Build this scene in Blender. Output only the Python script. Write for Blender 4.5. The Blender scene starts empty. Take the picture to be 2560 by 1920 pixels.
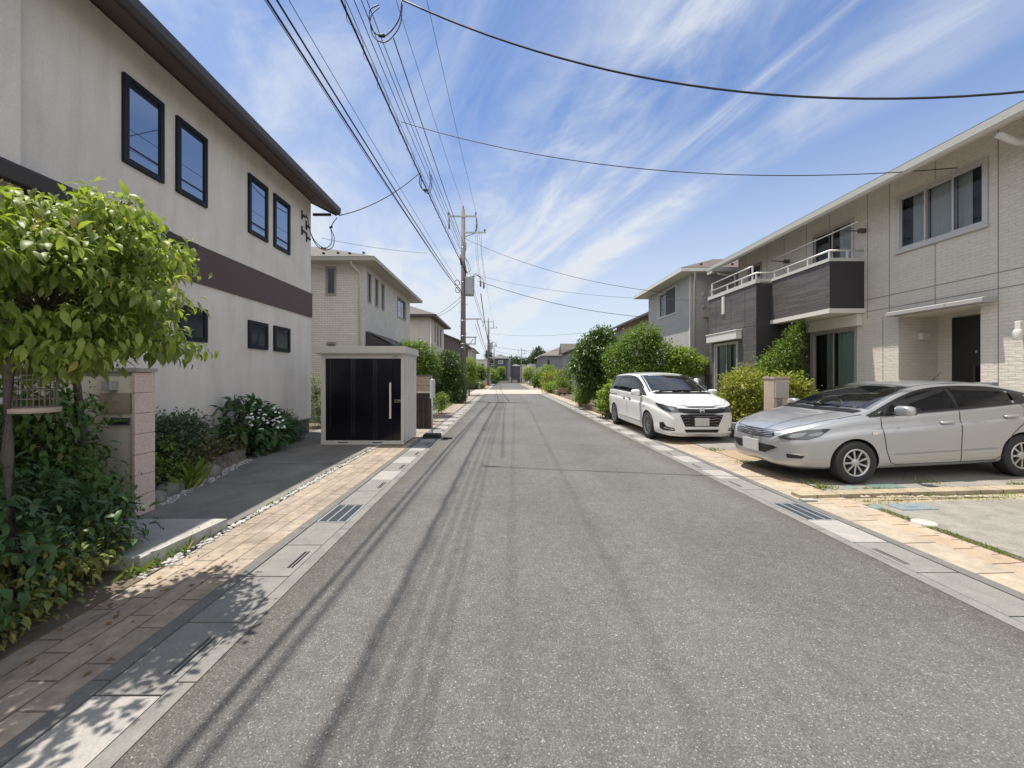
import bpy, bmesh, math, random
import numpy as np
from mathutils import Vector, Matrix
from mathutils.bvhtree import BVHTree
from mathutils.geometry import delaunay_2d_cdt

S = bpy.context.scene
COL = S.collection
R = math.radians

# ------------------------------------------------------------------ camera, sky, sun, exposure
cam_d = bpy.data.cameras.new("camera")
cam = bpy.data.objects.new("camera", cam_d)
COL.objects.link(cam)
cam.location = (0.0, 0.0, 1.6)
cam.rotation_euler = (R(90), 0, 0)
cam_d.sensor_width = 36.0
cam_d.lens = 13.5
cam_d.shift_x = 22 / 2560
cam_d.shift_y = -20 / 2560
cam_d.clip_start = 0.05
cam_d.clip_end = 3000
S.camera = cam

SUN = Vector((-0.265, 0.085, 1.0)).normalized()
SUN_EL = math.asin(SUN.z)
SUN_AZ = math.atan2(SUN.x, SUN.y)
sl = bpy.data.lights.new("sun", 'SUN')
sl.energy = 3.3
sl.angle = R(0.53)
sl.color = (1.0, 0.94, 0.84)
sun = bpy.data.objects.new("sun", sl)
COL.objects.link(sun)
sun.rotation_euler = (-SUN).to_track_quat('-Z', 'Y').to_euler()
sun.location = (-10, 5, 40)

world = bpy.data.worlds.new("World")
S.world = world
world.use_nodes = True
wt = world.node_tree
wt.nodes.clear()
def wn(t, **k):
    n = wt.nodes.new(t)
    for a, b in k.items(): setattr(n, a, b)
    return n
wo = wn('ShaderNodeOutputWorld')
bg = wn('ShaderNodeBackground')
bg.inputs['Strength'].default_value = 0.11
sky = wn('ShaderNodeTexSky', sky_type='NISHITA', sun_disc=False, sun_elevation=SUN_EL, sun_rotation=SUN_AZ,
         altitude=30, air_density=1.0, dust_density=0.25, ozone_density=3.0)
tc = wn('ShaderNodeTexCoord')
sep = wn('ShaderNodeSeparateXYZ')
wt.links.new(tc.outputs['Generated'], sep.inputs[0])
def wmath(op, a, b=None, clamp=False):
    n = wn('ShaderNodeMath', operation=op, use_clamp=clamp)
    for i, v in enumerate((a, b)):
        if v is None: continue
        if isinstance(v, (int, float)): n.inputs[i].default_value = v
        else: wt.links.new(v, n.inputs[i])
    return n.outputs[0]
zc = wmath('ADD', wmath('MAXIMUM', sep.outputs['Z'], 0.0), 0.10)
px = wmath('DIVIDE', sep.outputs['X'], zc)
py = wmath('DIVIDE', sep.outputs['Y'], zc)
cmb = wn('ShaderNodeCombineXYZ')
wt.links.new(px, cmb.inputs[0]); wt.links.new(py, cmb.inputs[1])
def clouds(rot, scale, loc, nscale, detail, rough, dist):
    m0 = wn('ShaderNodeMapping')
    m0.inputs['Rotation'].default_value = (0, 0, rot)
    wt.links.new(cmb.outputs[0], m0.inputs[0])
    mp = wn('ShaderNodeMapping')
    mp.inputs['Scale'].default_value = scale
    mp.inputs['Location'].default_value = loc
    nz = wn('ShaderNodeTexNoise')
    nz.inputs['Scale'].default_value = nscale
    nz.inputs['Detail'].default_value = detail
    nz.inputs['Roughness'].default_value = rough
    nz.inputs['Distortion'].default_value = dist
    wt.links.new(m0.outputs[0], mp.inputs[0])
    wt.links.new(mp.outputs[0], nz.inputs[0])
    return nz.outputs['Fac']
def wramp(v, a, b):
    n = wn('ShaderNodeMapRange', interpolation_type='SMOOTHSTEP')
    n.inputs['From Min'].default_value = a
    n.inputs['From Max'].default_value = b
    wt.links.new(v, n.inputs['Value'])
    return n.outputs[0]
CR = R(-18)
# position across the streaks, bent by noise, and a few long cirrus bands lying side by side
rotm = wn('ShaderNodeMapping')
rotm.inputs['Rotation'].default_value = (0, 0, CR)
wt.links.new(cmb.outputs[0], rotm.inputs[0])
rsep = wn('ShaderNodeSeparateXYZ')
wt.links.new(rotm.outputs[0], rsep.inputs[0])
bend = clouds(CR, (0.8, 0.55, 1), (4.1, 0.7, 0), 1.0, 4, 0.55, 0.3)
across = wmath('ADD', rsep.outputs['X'], wmath('MULTIPLY', wmath('SUBTRACT', bend, 0.5), 0.55))
def band(c, w):
    return wramp(wmath('ABSOLUTE', wmath('SUBTRACT', across, c)), w, 0.0)
fil = wramp(clouds(CR, (3.0, 0.55, 1), (3.5, 1.0, 0), 1.5, 10, 0.60, 1.1), 0.26, 0.80)
fine = wramp(clouds(CR, (6.0, 0.8, 1), (1.5, 6.0, 0), 1.5, 8, 0.6, 1.0), 0.35, 0.85)
wisp = wramp(clouds(CR, (1.3, 0.7, 1), (7.3, 2.1, 0), 1.9, 10, 0.62, 0.9), 0.36, 0.70)
patch = wramp(clouds(CR, (0.7, 0.5, 1), (2.4, 5.1, 0), 1.2, 4, 0.5, 0.4), 0.34, 0.64)
b1 = wmath('MULTIPLY', band(1.27, 0.27), wmath('ADD', wmath('MULTIPLY', fil, 0.5), wmath('ADD', wmath('MULTIPLY', wisp, 0.45), wmath('MULTIPLY', fine, 0.15))))
b2 = wmath('MULTIPLY', band(0.68, 0.42), wmath('ADD', wmath('MULTIPLY', fil, 0.45), wmath('MULTIPLY', wisp, 0.75)))
b3 = wmath('MULTIPLY', band(1.0, 0.10), wmath('MULTIPLY', fine, 0.6))
left = wmath('MULTIPLY', wramp(across, 0.75, -0.2), wmath('ADD', wmath('MULTIPLY', wisp, 0.5), wmath('MULTIPLY', patch, 0.26)))
cov = wmath('ADD', wmath('ADD', b1, b2), wmath('ADD', b3, left))
hz = wramp(sep.outputs['Z'], 0.60, 0.02)
cov = wmath('ADD', wmath('MULTIPLY', cov, 0.95), wmath('MULTIPLY', hz, 0.85), clamp=True)
cov = wmath('MINIMUM', cov, 0.93)
tint = wn('ShaderNodeMixRGB', blend_type='MULTIPLY')
tint.inputs['Fac'].default_value = 1.0
wt.links.new(sky.outputs[0], tint.inputs['Color1'])
tint.inputs['Color2'].default_value = (0.60, 0.68, 0.80, 1)
mixc = wn('ShaderNodeMixRGB')
wt.links.new(cov, mixc.inputs['Fac'])
wt.links.new(tint.outputs[0], mixc.inputs['Color1'])
mixc.inputs['Color2'].default_value = (3.6, 3.8, 4.05, 1)
# unseen bright white added to the sky behind the camera to lift shaded sides
rear_fill = wmath('MULTIPLY', wramp(sep.outputs['Y'], 0.05, -0.45), 0.85)
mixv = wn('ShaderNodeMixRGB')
wt.links.new(rear_fill, mixv.inputs['Fac'])
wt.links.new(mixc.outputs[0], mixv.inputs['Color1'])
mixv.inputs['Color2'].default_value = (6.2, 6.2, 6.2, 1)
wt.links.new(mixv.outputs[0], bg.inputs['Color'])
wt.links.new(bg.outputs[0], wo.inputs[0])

S.view_settings.view_transform = 'Standard'
S.view_settings.look = 'None'
S.view_settings.gamma = 1.0
S.view_settings.exposure = 1.0
S.render.engine = 'CYCLES'
S.cycles.max_bounces = 8
S.cycles.transparent_max_bounces = 12
S.cycles.use_denoising = True

F, U0, V0, H0 = 960.0, 1258.0, 940.0, 1.6
def W(u, v, d):
    return Vector(((u - U0) * d / F, d, H0 - (v - V0) * d / F))

# ------------------------------------------------------------------ materials
MATS = {}
def _nt(name):
    m = bpy.data.materials.new(name); m.use_nodes = True
    nt = m.node_tree
    return m, nt, nt.nodes['Principled BSDF']
def N(nt, t, **k):
    n = nt.nodes.new(t)
    for a, b in k.items(): setattr(n, a, b)
    return n
def rgba(c): return (c[0], c[1], c[2], 1.0)
def ramp(nt, src, stops):
    r = N(nt, 'ShaderNodeValToRGB')
    e = r.color_ramp.elements
    while len(e) > 1: e.remove(e[-1])
    e[0].position, e[0].color = stops[0][0], rgba(stops[0][1])
    for p, c in stops[1:]:
        x = e.new(p); x.color = rgba(c)
    nt.links.new(src, r.inputs[0])
    return r.outputs[0]
def mixrgb(nt, fac, a, b, mode='MIX'):
    m = N(nt, 'ShaderNodeMixRGB', blend_type=mode)
    for i, v in enumerate((fac, a, b)):
        if hasattr(v, 'links') or hasattr(v, 'is_output'): nt.links.new(v, m.inputs[i])
        elif isinstance(v, (int, float)): m.inputs[i].default_value = v
        else: m.inputs[i].default_value = rgba(v)
    return m.outputs[0]
def noise(nt, vec, scale, detail=4, rough=0.55, dist=0.0):
    n = N(nt, 'ShaderNodeTexNoise')
    n.inputs['Scale'].default_value = scale
    n.inputs['Detail'].default_value = detail
    n.inputs['Roughness'].default_value = rough
    n.inputs['Distortion'].default_value = dist
    if vec is not None: nt.links.new(vec, n.inputs['Vector'])
    return n.outputs['Fac']
def bump(nt, h, strength, dist, bs):
    b = N(nt, 'ShaderNodeBump')
    b.inputs['Strength'].default_value = strength
    b.inputs['Distance'].default_value = dist
    nt.links.new(h, b.inputs['Height'])
    nt.links.new(b.outputs[0], bs.inputs['Normal'])
    return b
def objco(nt, scale=(1, 1, 1), obj=True):
    t = N(nt, 'ShaderNodeTexCoord')
    m = N(nt, 'ShaderNodeMapping')
    m.inputs['Scale'].default_value = scale
    nt.links.new(t.outputs['Object'], m.inputs[0])
    return m.outputs[0]
def worldco(nt):
    return N(nt, 'ShaderNodeNewGeometry').outputs['Position']
def M(name, col, rough=0.6, var=0.0, vscale=6.0, bmp=0.0, bscale=40.0, bdist=0.01, metal=0.0, spec=0.5, col2=None, coat=0.0, stretch=(1, 1, 1)):
    if name in MATS: return MATS[name]
    m, nt, b = _nt(name)
    b.inputs['Base Color'].default_value = rgba(col)
    b.inputs['Roughness'].default_value = rough
    b.inputs['Metallic'].default_value = metal
    b.inputs['Specular IOR Level'].default_value = spec
    b.inputs['Coat Weight'].default_value = coat
    b.inputs['Coat Roughness'].default_value = 0.04
    if var or col2:
        v = objco(nt, stretch)
        c2 = col2 or tuple(max(0, x * (1 - var)) for x in col)
        f = noise(nt, v, vscale, 6, 0.6)
        o = ramp(nt, f, [(0.3, c2), (0.7, col)])
        nt.links.new(o, b.inputs['Base Color'])
    if bmp:
        v = objco(nt)
        bump(nt, noise(nt, v, bscale, 5, 0.6), bmp, bdist, b)
    MATS[name] = m
    return m
def wall_uv(nt):
    """(along the wall, height, 0) for upright walls, (x, y) for level faces"""
    g = N(nt, 'ShaderNodeNewGeometry')
    sp = N(nt, 'ShaderNodeSeparateXYZ'); nt.links.new(g.outputs['Position'], sp.inputs[0])
    sn = N(nt, 'ShaderNodeSeparateXYZ'); nt.links.new(g.outputs['True Normal'], sn.inputs[0])
    ab = N(nt, 'ShaderNodeMath', operation='ABSOLUTE'); nt.links.new(sn.outputs[0], ab.inputs[0])
    gt = N(nt, 'ShaderNodeMath', operation='GREATER_THAN'); nt.links.new(ab.outputs[0], gt.inputs[0]); gt.inputs[1].default_value = 0.5
    mx = N(nt, 'ShaderNodeMix', data_type='FLOAT')
    nt.links.new(gt.outputs[0], mx.inputs[0]); nt.links.new(sp.outputs[0], mx.inputs[2]); nt.links.new(sp.outputs[1], mx.inputs[3])
    c = N(nt, 'ShaderNodeCombineXYZ')
    nt.links.new(mx.outputs[0], c.inputs[0]); nt.links.new(sp.outputs[2], c.inputs[1])
    return c.outputs[0]
def brick_mat(name, c1, c2, mortar, bw, bh, ms=0.006, bmp=0.6, bdist=0.01, rough=0.75, smooth=0.1, off=0.5, sq=1.0, sqf=2, face=0.0, facesc=(6, 14, 1), swap=None, dirt=0.15, bias=0.0):
    if name in MATS: return MATS[name]
    m, nt, b = _nt(name)
    if swap is None: v = wall_uv(nt)
    else:                                  # laid flat: rows run along the road (Y)
        g = N(nt, 'ShaderNodeNewGeometry')
        sp = N(nt, 'ShaderNodeSeparateXYZ'); nt.links.new(g.outputs['Position'], sp.inputs[0])
        ax = N(nt, 'ShaderNodeMath', operation='SUBTRACT'); nt.links.new(sp.outputs[0], ax.inputs[0]); ax.inputs[1].default_value = swap
        c = N(nt, 'ShaderNodeCombineXYZ')
        nt.links.new(sp.outputs[1], c.inputs[0]); nt.links.new(ax.outputs[0], c.inputs[1])
        v = c.outputs[0]
    br = N(nt, 'ShaderNodeTexBrick', offset=off, squash=sq, squash_frequency=sqf)
    nt.links.new(v, br.inputs['Vector'])
    br.inputs['Color1'].default_value = rgba(c1); br.inputs['Color2'].default_value = rgba(c2); br.inputs['Mortar'].default_value = rgba(mortar)
    br.inputs['Scale'].default_value = 1.0
    br.inputs['Brick Width'].default_value = bw; br.inputs['Row Height'].default_value = bh
    br.inputs['Mortar Size'].default_value = ms; br.inputs['Mortar Smooth'].default_value = smooth; br.inputs['Bias'].default_value = bias
    f = noise(nt, worldco(nt), 2.0, 6, 0.65)
    d = ramp(nt, f, [(0.3, (1 - dirt,) * 3), (0.65, (1, 1, 1))])
    col = mixrgb(nt, 1.0, br.outputs['Color'], d, 'MULTIPLY')
    f3 = noise(nt, worldco(nt), 11.0, 5, 0.7)
    col = mixrgb(nt, 1.0, col, ramp(nt, f3, [(0.32, (1 - dirt * 0.8,) * 3), (0.6, (1.0,) * 3)]), 'MULTIPLY')
    f2 = noise(nt, worldco(nt), 60.0, 3, 0.6)
    col = mixrgb(nt, 1.0, col, ramp(nt, f2, [(0.3, (0.86,) * 3), (0.7, (1.0,) * 3)]), 'MULTIPLY')
    nt.links.new(col, b.inputs['Base Color'])
    b.inputs['Roughness'].default_value = rough
    inv = N(nt, 'ShaderNodeMath', operation='SUBTRACT'); inv.inputs[0].default_value = 1.0
    nt.links.new(br.outputs['Fac'], inv.inputs[1])
    h = inv.outputs[0]
    if face:
        mp = N(nt, 'ShaderNodeMapping'); mp.inputs['Scale'].default_value = facesc
        nt.links.new(v, mp.inputs[0])
        fn = noise(nt, mp.outputs[0], 1.6, 4, 0.6)
        a = N(nt, 'ShaderNodeMath', operation='MULTIPLY_ADD')
        nt.links.new(fn, a.inputs[0]); a.inputs[1].default_value = face; nt.links.new(h, a.inputs[2])
        h = a.outputs[0]
    bump(nt, h, bmp, bdist, b)
    MATS[name] = m
    return m
def stucco(name, c1, c2, streaks=0.12, bsc=90.0, bstr=0.35):
    if name in MATS: return MATS[name]
    m, nt, b = _nt(name)
    p = worldco(nt)
    col = ramp(nt, noise(nt, p, 0.8, 7, 0.65), [(0.3, c2), (0.68, c1)])
    mp = N(nt, 'ShaderNodeMapping'); mp.inputs['Scale'].default_value = (2.4, 2.4, 0.30)
    nt.links.new(p, mp.inputs[0])
    st = ramp(nt, noise(nt, mp.outputs[0], 1.6, 6, 0.6), [(0.46, (1, 1, 1)), (0.78, (1 - streaks,) * 3)])
    col = mixrgb(nt, 1.0, col, st, 'MULTIPLY')
    fine = ramp(nt, noise(nt, p, 45.0, 4, 0.7), [(0.3, (0.88,) * 3), (0.7, (1.03,) * 3)])
    col = mixrgb(nt, 1.0, col, fine, 'MULTIPLY')
    nt.links.new(col, b.inputs['Base Color'])
    b.inputs['Roughness'].default_value = 0.9
    b.inputs['Specular IOR Level'].default_value = 0.2
    bump(nt, noise(nt, p, bsc, 4, 0.65), bstr, 0.012, b)
    MATS[name] = m
    return m
def rib_mat(name, c1, c2, pitch=0.035, axis=2, bstr=0.8, rough=0.6):
    if name in MATS: return MATS[name]
    m, nt, b = _nt(name)
    p = wall_uv(nt)
    br = N(nt, 'ShaderNodeTexBrick', offset=0.37)
    nt.links.new(p, br.inputs['Vector'])
    br.inputs['Color1'].default_value = rgba(c1); br.inputs['Color2'].default_value = rgba(c2)
    br.inputs['Mortar'].default_value = rgba(tuple(x * 0.45 for x in c1))
    br.inputs['Scale'].default_value = 1; br.inputs['Brick Width'].default_value = 0.62; br.inputs['Row Height'].default_value = pitch
    br.inputs['Mortar Size'].default_value = pitch * 0.12; br.inputs['Mortar Smooth'].default_value = 0.6
    nt.links.new(br.outputs['Color'], b.inputs['Base Color'])
    b.inputs['Roughness'].default_value = rough
    inv = N(nt, 'ShaderNodeMath', operation='SUBTRACT'); inv.inputs[0].default_value = 1.0
    nt.links.new(br.outputs['Fac'], inv.inputs[1])
    bump(nt, inv.outputs[0], bstr, 0.008, b)
    MATS[name] = m
    return m
def leaf_mat(name, c1, c2, c3, rough=0.42, trans=0.35, spec=0.4):
    if name in MATS: return MATS[name]
    m, nt, b = _nt(name)
    c1, c2, c3 = [tuple(min(0.6, x * 1.45) for x in c) for c in (c1, c2, c3)]
    g = N(nt, 'ShaderNodeNewGeometry')
    col = ramp(nt, g.outputs['Random Per Island'], [(0.0, c1), (0.55, c2), (0.955, c2), (1.0, c3)])
    nt.links.new(col, b.inputs['Base Color'])
    b.inputs['Roughness'].default_value = rough
    b.inputs['Specular IOR Level'].default_value = spec
    t = N(nt, 'ShaderNodeBsdfTranslucent')
    tcn = mixrgb(nt, 1.0, col, (1.15, 1.25, 0.5), 'MULTIPLY')
    nt.links.new(tcn, t.inputs['Color'])
    mx = N(nt, 'ShaderNodeMixShader'); mx.inputs[0].default_value = trans
    nt.links.new(b.outputs[0], mx.inputs[1]); nt.links.new(t.outputs[0], mx.inputs[2])
    nt.links.new(mx.outputs[0], nt.nodes['Material Output'].inputs[0])
    MATS[name] = m
    return m
def glass_mat(name, tint=(0.02, 0.025, 0.03), refl=0.25, rough=0.02, clear=0.0, rcol=(1, 1, 1), ior=1.45):
    """window glass: mirrors the sky and street, the rest is see-through or dark"""
    if name in MATS: return MATS[name]
    m, nt, b = _nt(name)
    out = nt.nodes['Material Output']
    nt.nodes.remove(b)
    gl = N(nt, 'ShaderNodeBsdfGlossy'); gl.inputs['Roughness'].default_value = rough; gl.inputs['Color'].default_value = rgba(rcol)
    df = N(nt, 'ShaderNodeBsdfDiffuse'); df.inputs['Color'].default_value = rgba(tint)
    tr = N(nt, 'ShaderNodeBsdfTransparent'); tr.inputs['Color'].default_value = (0.86, 0.9, 0.9, 1)
    m1 = N(nt, 'ShaderNodeMixShader'); m1.inputs[0].default_value = clear
    nt.links.new(df.outputs[0], m1.inputs[1]); nt.links.new(tr.outputs[0], m1.inputs[2])
    fr = N(nt, 'ShaderNodeFresnel'); fr.inputs['IOR'].default_value = ior
    ad = N(nt, 'ShaderNodeMath', operation='ADD', use_clamp=True); nt.links.new(fr.outputs[0], ad.inputs[0]); ad.inputs[1].default_value = refl
    mx = N(nt, 'ShaderNodeMixShader'); nt.links.new(ad.outputs[0], mx.inputs[0])
    nt.links.new(m1.outputs[0], mx.inputs[1]); nt.links.new(gl.outputs[0], mx.inputs[2])
    nt.links.new(mx.outputs[0], out.inputs[0])
    MATS[name] = m
    return m
def asphalt_mat():
    m, nt, b = _nt("asphalt")
    p = worldco(nt)
    vo = N(nt, 'ShaderNodeTexVoronoi'); vo.inputs['Scale'].default_value = 165.0
    nt.links.new(p, vo.inputs['Vector'])
    sp = N(nt, 'ShaderNodeSeparateXYZ'); nt.links.new(vo.outputs['Color'], sp.inputs[0])
    stones = ramp(nt, sp.outputs[0], [(0.0, (0.102, 0.10, 0.096)), (0.6, (0.138, 0.135, 0.13)), (0.9, (0.168, 0.164, 0.158)), (0.97, (0.225, 0.22, 0.21)), (1.0, (0.35, 0.342, 0.325))])
    gap = ramp(nt, vo.outputs['Distance'], [(0.0, (1, 1, 1)), (0.6, (0.98,) * 3), (0.95, (0.6,) * 3)])
    col = mixrgb(nt, 1.0, stones, gap, 'MULTIPLY')
    big = ramp(nt, noise(nt, p, 0.45, 7, 0.65), [(0.28, (0.78,) * 3), (0.5, (0.97,) * 3), (0.72, (1.12,) * 3)])
    col = mixrgb(nt, 1.0, col, big, 'MULTIPLY')
    mid = ramp(nt, noise(nt, p, 9.0, 5, 0.7), [(0.3, (0.84,) * 3), (0.7, (1.1,) * 3)])
    col = mixrgb(nt, 1.0, col, mid, 'MULTIPLY')
    mp = N(nt, 'ShaderNodeMapping'); mp.inputs['Scale'].default_value = (1.2, 0.05, 1)
    nt.links.new(p, mp.inputs[0])
    tracks = ramp(nt, noise(nt, mp.outputs[0], 1.0, 3, 0.5), [(0.35, (0.93,) * 3), (0.65, (1.05,) * 3)])
    col = mixrgb(nt, 1.0, col, tracks, 'MULTIPLY')
    # oil drips and scuffs, grit gathered along both edges
    oil = ramp(nt, noise(nt, p, 2.3, 3, 0.5, 0.6), [(0.70, (1, 1, 1)), (0.78, (0.72,) * 3)])
    col = mixrgb(nt, 1.0, col, oil, 'MULTIPLY')
    sx = N(nt, 'ShaderNodeSeparateXYZ'); nt.links.new(p, sx.inputs[0])
    dx = N(nt, 'ShaderNodeMath', operation='SUBTRACT'); nt.links.new(sx.outputs[0], dx.inputs[0]); dx.inputs[1].default_value = 0.825
    ab = N(nt, 'ShaderNodeMath', operation='ABSOLUTE'); nt.links.new(dx.outputs[0], ab.inputs[0])
    wv = N(nt, 'ShaderNodeMath', operation='MULTIPLY_ADD'); nt.links.new(noise(nt, p, 1.5, 5, 0.6), wv.inputs[0]); wv.inputs[1].default_value = 0.5; nt.links.new(ab.outputs[0], wv.inputs[2])
    mr = N(nt, 'ShaderNodeMapRange'); nt.links.new(wv.outputs[0], mr.inputs['Value']); mr.inputs['From Min'].default_value = 2.25; mr.inputs['From Max'].default_value = 2.7
    col = mixrgb(nt, mr.outputs[0], col, mixrgb(nt, 1.0, col, (0.80, 0.77, 0.70), 'MULTIPLY'))
    nt.links.new(col, b.inputs['Base Color'])
    b.inputs['Roughness'].default_value = 0.85
    b.inputs['Specular IOR Level'].default_value = 0.25
    bump(nt, vo.outputs['Distance'], 0.5, 0.006, b)
    return m
def concrete_mat(name, c1, c2, sc=3.0, speck=0.15):
    if name in MATS: return MATS[name]
    m, nt, b = _nt(name)
    p = worldco(nt)
    col = ramp(nt, noise(nt, p, sc, 8, 0.7, 0.4), [(0.3, c2), (0.68, c1)])
    col = mixrgb(nt, 1.0, col, ramp(nt, noise(nt, p, 85.0, 4, 0.75), [(0.3, (1 - speck,) * 3), (0.7, (1 + speck * 0.4,) * 3)]), 'MULTIPLY')
    nt.links.new(col, b.inputs['Base Color'])
    b.inputs['Roughness'].default_value = 0.85
    b.inputs['Specular IOR Level'].default_value = 0.25
    bump(nt, noise(nt, p, 70.0, 5, 0.7), 0.3, 0.006, b)
    MATS[name] = m
    return m
def shingle_mat(name, c1, c2, rh=0.25):
    if name in MATS: return MATS[name]
    m, nt, b = _nt(name)
    p = worldco(nt)
    sp = N(nt, 'ShaderNodeSeparateXYZ'); nt.links.new(p, sp.inputs[0])
    k = N(nt, 'ShaderNodeMath', operation='MULTIPLY'); nt.links.new(sp.outputs[2], k.inputs[0]); k.inputs[1].default_value = 1.0 / (rh * 0.37)
    fr = N(nt, 'ShaderNodeMath', operation='FRACT'); nt.links.new(k.outputs[0], fr.inputs[0])
    col = ramp(nt, noise(nt, p, 5.0, 5, 0.7), [(0.3, c2), (0.7, c1)])
    col = mixrgb(nt, 1.0, col, ramp(nt, fr.outputs[0], [(0.0, (0.45,) * 3), (0.14, (0.95,) * 3), (1.0, (1.05,) * 3)]), 'MULTIPLY')
    nt.links.new(col, b.inputs['Base Color'])
    b.inputs['Roughness'].default_value = 0.8
    bump(nt, fr.outputs[0], 0.5, 0.02, b)
    MATS[name] = m
    return m

# ------------------------------------------------------------------ mesh builder
class MB:
    def __init__(s): s.v = []; s.f = []; s.m = []; s.sm = []
    def add(s, vs, fs, mi=0, smooth=False):
        o = len(s.v); s.v += [tuple(x) for x in vs]
        for f in fs:
            s.f.append(tuple(i + o for i in f)); s.m.append(mi); s.sm.append(smooth)
        return s
    def quad(s, a, b, c, d, mi=0): return s.add([a, b, c, d], [(0, 1, 2, 3)], mi)
    def box(s, x0, x1, y0, y1, z0, z1, mi=0):
        if x0 > x1: x0, x1 = x1, x0
        if y0 > y1: y0, y1 = y1, y0
        if z0 > z1: z0, z1 = z1, z0
        vs = [(x0, y0, z0), (x1, y0, z0), (x1, y1, z0), (x0, y1, z0), (x0, y0, z1), (x1, y0, z1), (x1, y1, z1), (x0, y1, z1)]
        return s.add(vs, [(3, 2, 1, 0), (4, 5, 6, 7), (0, 1, 5, 4), (1, 2, 6, 5), (2, 3, 7, 6), (3, 0, 4, 7)], mi)
    def prism(s, poly, ax, a0, a1, mi=0):
        """poly: 2-D outline; ax: axis it is pushed along"""
        n = len(poly)
        def p3(p, a):
            return {'x': (a, p[0], p[1]), 'y': (p[0], a, p[1]), 'z': (p[0], p[1], a)}[ax]
        vs = [p3(p, a0) for p in poly] + [p3(p, a1) for p in poly]
        fs = [tuple(range(n - 1, -1, -1)), tuple(range(n, 2 * n))]
        fs += [(i, (i + 1) % n, (i + 1) % n + n, i + n) for i in range(n)]
        return s.add(vs, fs, mi)
    def tube(s, pts, r, n=8, mi=0, cap=True, smooth=True):
        pts = [Vector(p) for p in pts]
        rs = r if isinstance(r, (list, tuple)) else [r] * len(pts)
        vs = []; fs = []
        up = Vector((0, 0, 1))
        for i, p in enumerate(pts):
            t = (pts[min(i + 1, len(pts) - 1)] - pts[max(i - 1, 0)])
            if t.length < 1e-9: t = Vector((0, 0, 1))
            t.normalize()
            a = t.cross(up)
            if a.length < 1e-3: a = t.cross(Vector((1, 0, 0)))
            a.normalize(); b = a.cross(t).normalized()
            for k in range(n):
                w = 2 * math.pi * k / n
                vs.append(p + (a * math.cos(w) + b * math.sin(w)) * rs[i])
        for i in range(len(pts) - 1):
            for k in range(n):
                fs.append((i * n + k, i * n + (k + 1) % n, (i + 1) * n + (k + 1) % n, (i + 1) * n + k))
        if cap:
            fs.append(tuple(range(n - 1, -1, -1))); fs.append(tuple(range((len(pts) - 1) * n, len(pts) * n)))
        return s.add(vs, fs, mi, smooth)
    def lathe(s, prof, c=(0, 0, 0), n=24, axis='z', mi=0, smooth=True):
        vs = []; fs = []
        for (r, h) in prof:
            for k in range(n):
                w = 2 * math.pi * k / n
                x, y = r * math.cos(w), r * math.sin(w)
                p = {'z': (x, y, h), 'y': (x, h, y), 'x': (h, x, y)}[axis]
                vs.append((p[0] + c[0], p[1] + c[1], p[2] + c[2]))
        for i in range(len(prof) - 1):
            for k in range(n):
                fs.append((i * n + k, i * n + (k + 1) % n, (i + 1) * n + (k + 1) % n, (i + 1) * n + k))
        return s.add(vs, fs, mi, smooth)
def obj(name, mb, mats, parent=None, local=False, bevel=0.0, segs=2):
    if not isinstance(mats, (list, tuple)): mats = [mats]
    me = bpy.data.meshes.new(name)
    vs = mb.v
    if parent is not None and not local:
        o0 = parent_origin(parent)
        vs = [(v[0] - o0[0], v[1] - o0[1], v[2] - o0[2]) for v in vs]
    me.from_pydata(vs, [], mb.f)
    for m in mats: me.materials.append(m)
    me.polygons.foreach_set('material_index', mb.m)
    me.polygons.foreach_set('use_smooth', mb.sm)
    me.update()
    o = bpy.data.objects.new(name, me)
    COL.objects.link(o)
    if parent is not None: o.parent = parent
    if bevel:
        b = o.modifiers.new('edge', 'BEVEL'); b.width = bevel; b.segments = segs; b.limit_method = 'ANGLE'
    return o
def parent_origin(p):
    v = Vector((0, 0, 0))
    while p is not None:
        v = v + p.location; p = p.parent
    return v
def tag(o, label=None, cat=None, group=None, kind=None):
    if label: o['label'] = label
    if cat: o['category'] = cat
    if group: o['group'] = group
    if kind: o['kind'] = kind
    return o
def thing(name, label, cat, loc=(0, 0, 0), group=None, rz=0.0):
    o = bpy.data.objects.new(name, None); COL.objects.link(o)
    o.location = loc; o.rotation_euler = (0, 0, rz); o.empty_display_size = 0.2
    return tag(o, label, cat, group)
def struct(name, mb, mats):
    o = obj(name, mb, mats); o['kind'] = 'structure'; return o
def copy_tree(o, parent=None):
    c = o.copy(); COL.objects.link(c)
    if parent is not None: c.parent = parent
    for ch in list(o.children): copy_tree(ch, c)
    return c
rng = random.Random(7)
# ================================================================== THE SETTING
M_ASPH = asphalt_mat()
M_EARTH = concrete_mat("earth", (0.17, 0.14, 0.10), (0.10, 0.085, 0.06), 4.0, 0.3)
M_CURB = concrete_mat("curb_concrete", (0.24, 0.23, 0.215), (0.165, 0.16, 0.15), 4.0, 0.25)
M_CURBD = concrete_mat("gutter_wall_concrete", (0.185, 0.18, 0.17), (0.125, 0.122, 0.116), 4.0, 0.25)
M_SLABW = concrete_mat("pale_cover_concrete", (0.37, 0.35, 0.325), (0.29, 0.277, 0.26), 5.0, 0.2)
M_SLABG = concrete_mat("grey_cover_concrete", (0.245, 0.238, 0.22), (0.18, 0.176, 0.165), 5.0, 0.2)
M_DRIVE = concrete_mat("driveway_concrete", (0.29, 0.27, 0.24), (0.19, 0.18, 0.16), 1.4, 0.22)
M_PADR = concrete_mat("rough_pad_concrete", (0.31, 0.295, 0.26), (0.19, 0.18, 0.16), 6.0, 0.35)
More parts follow.
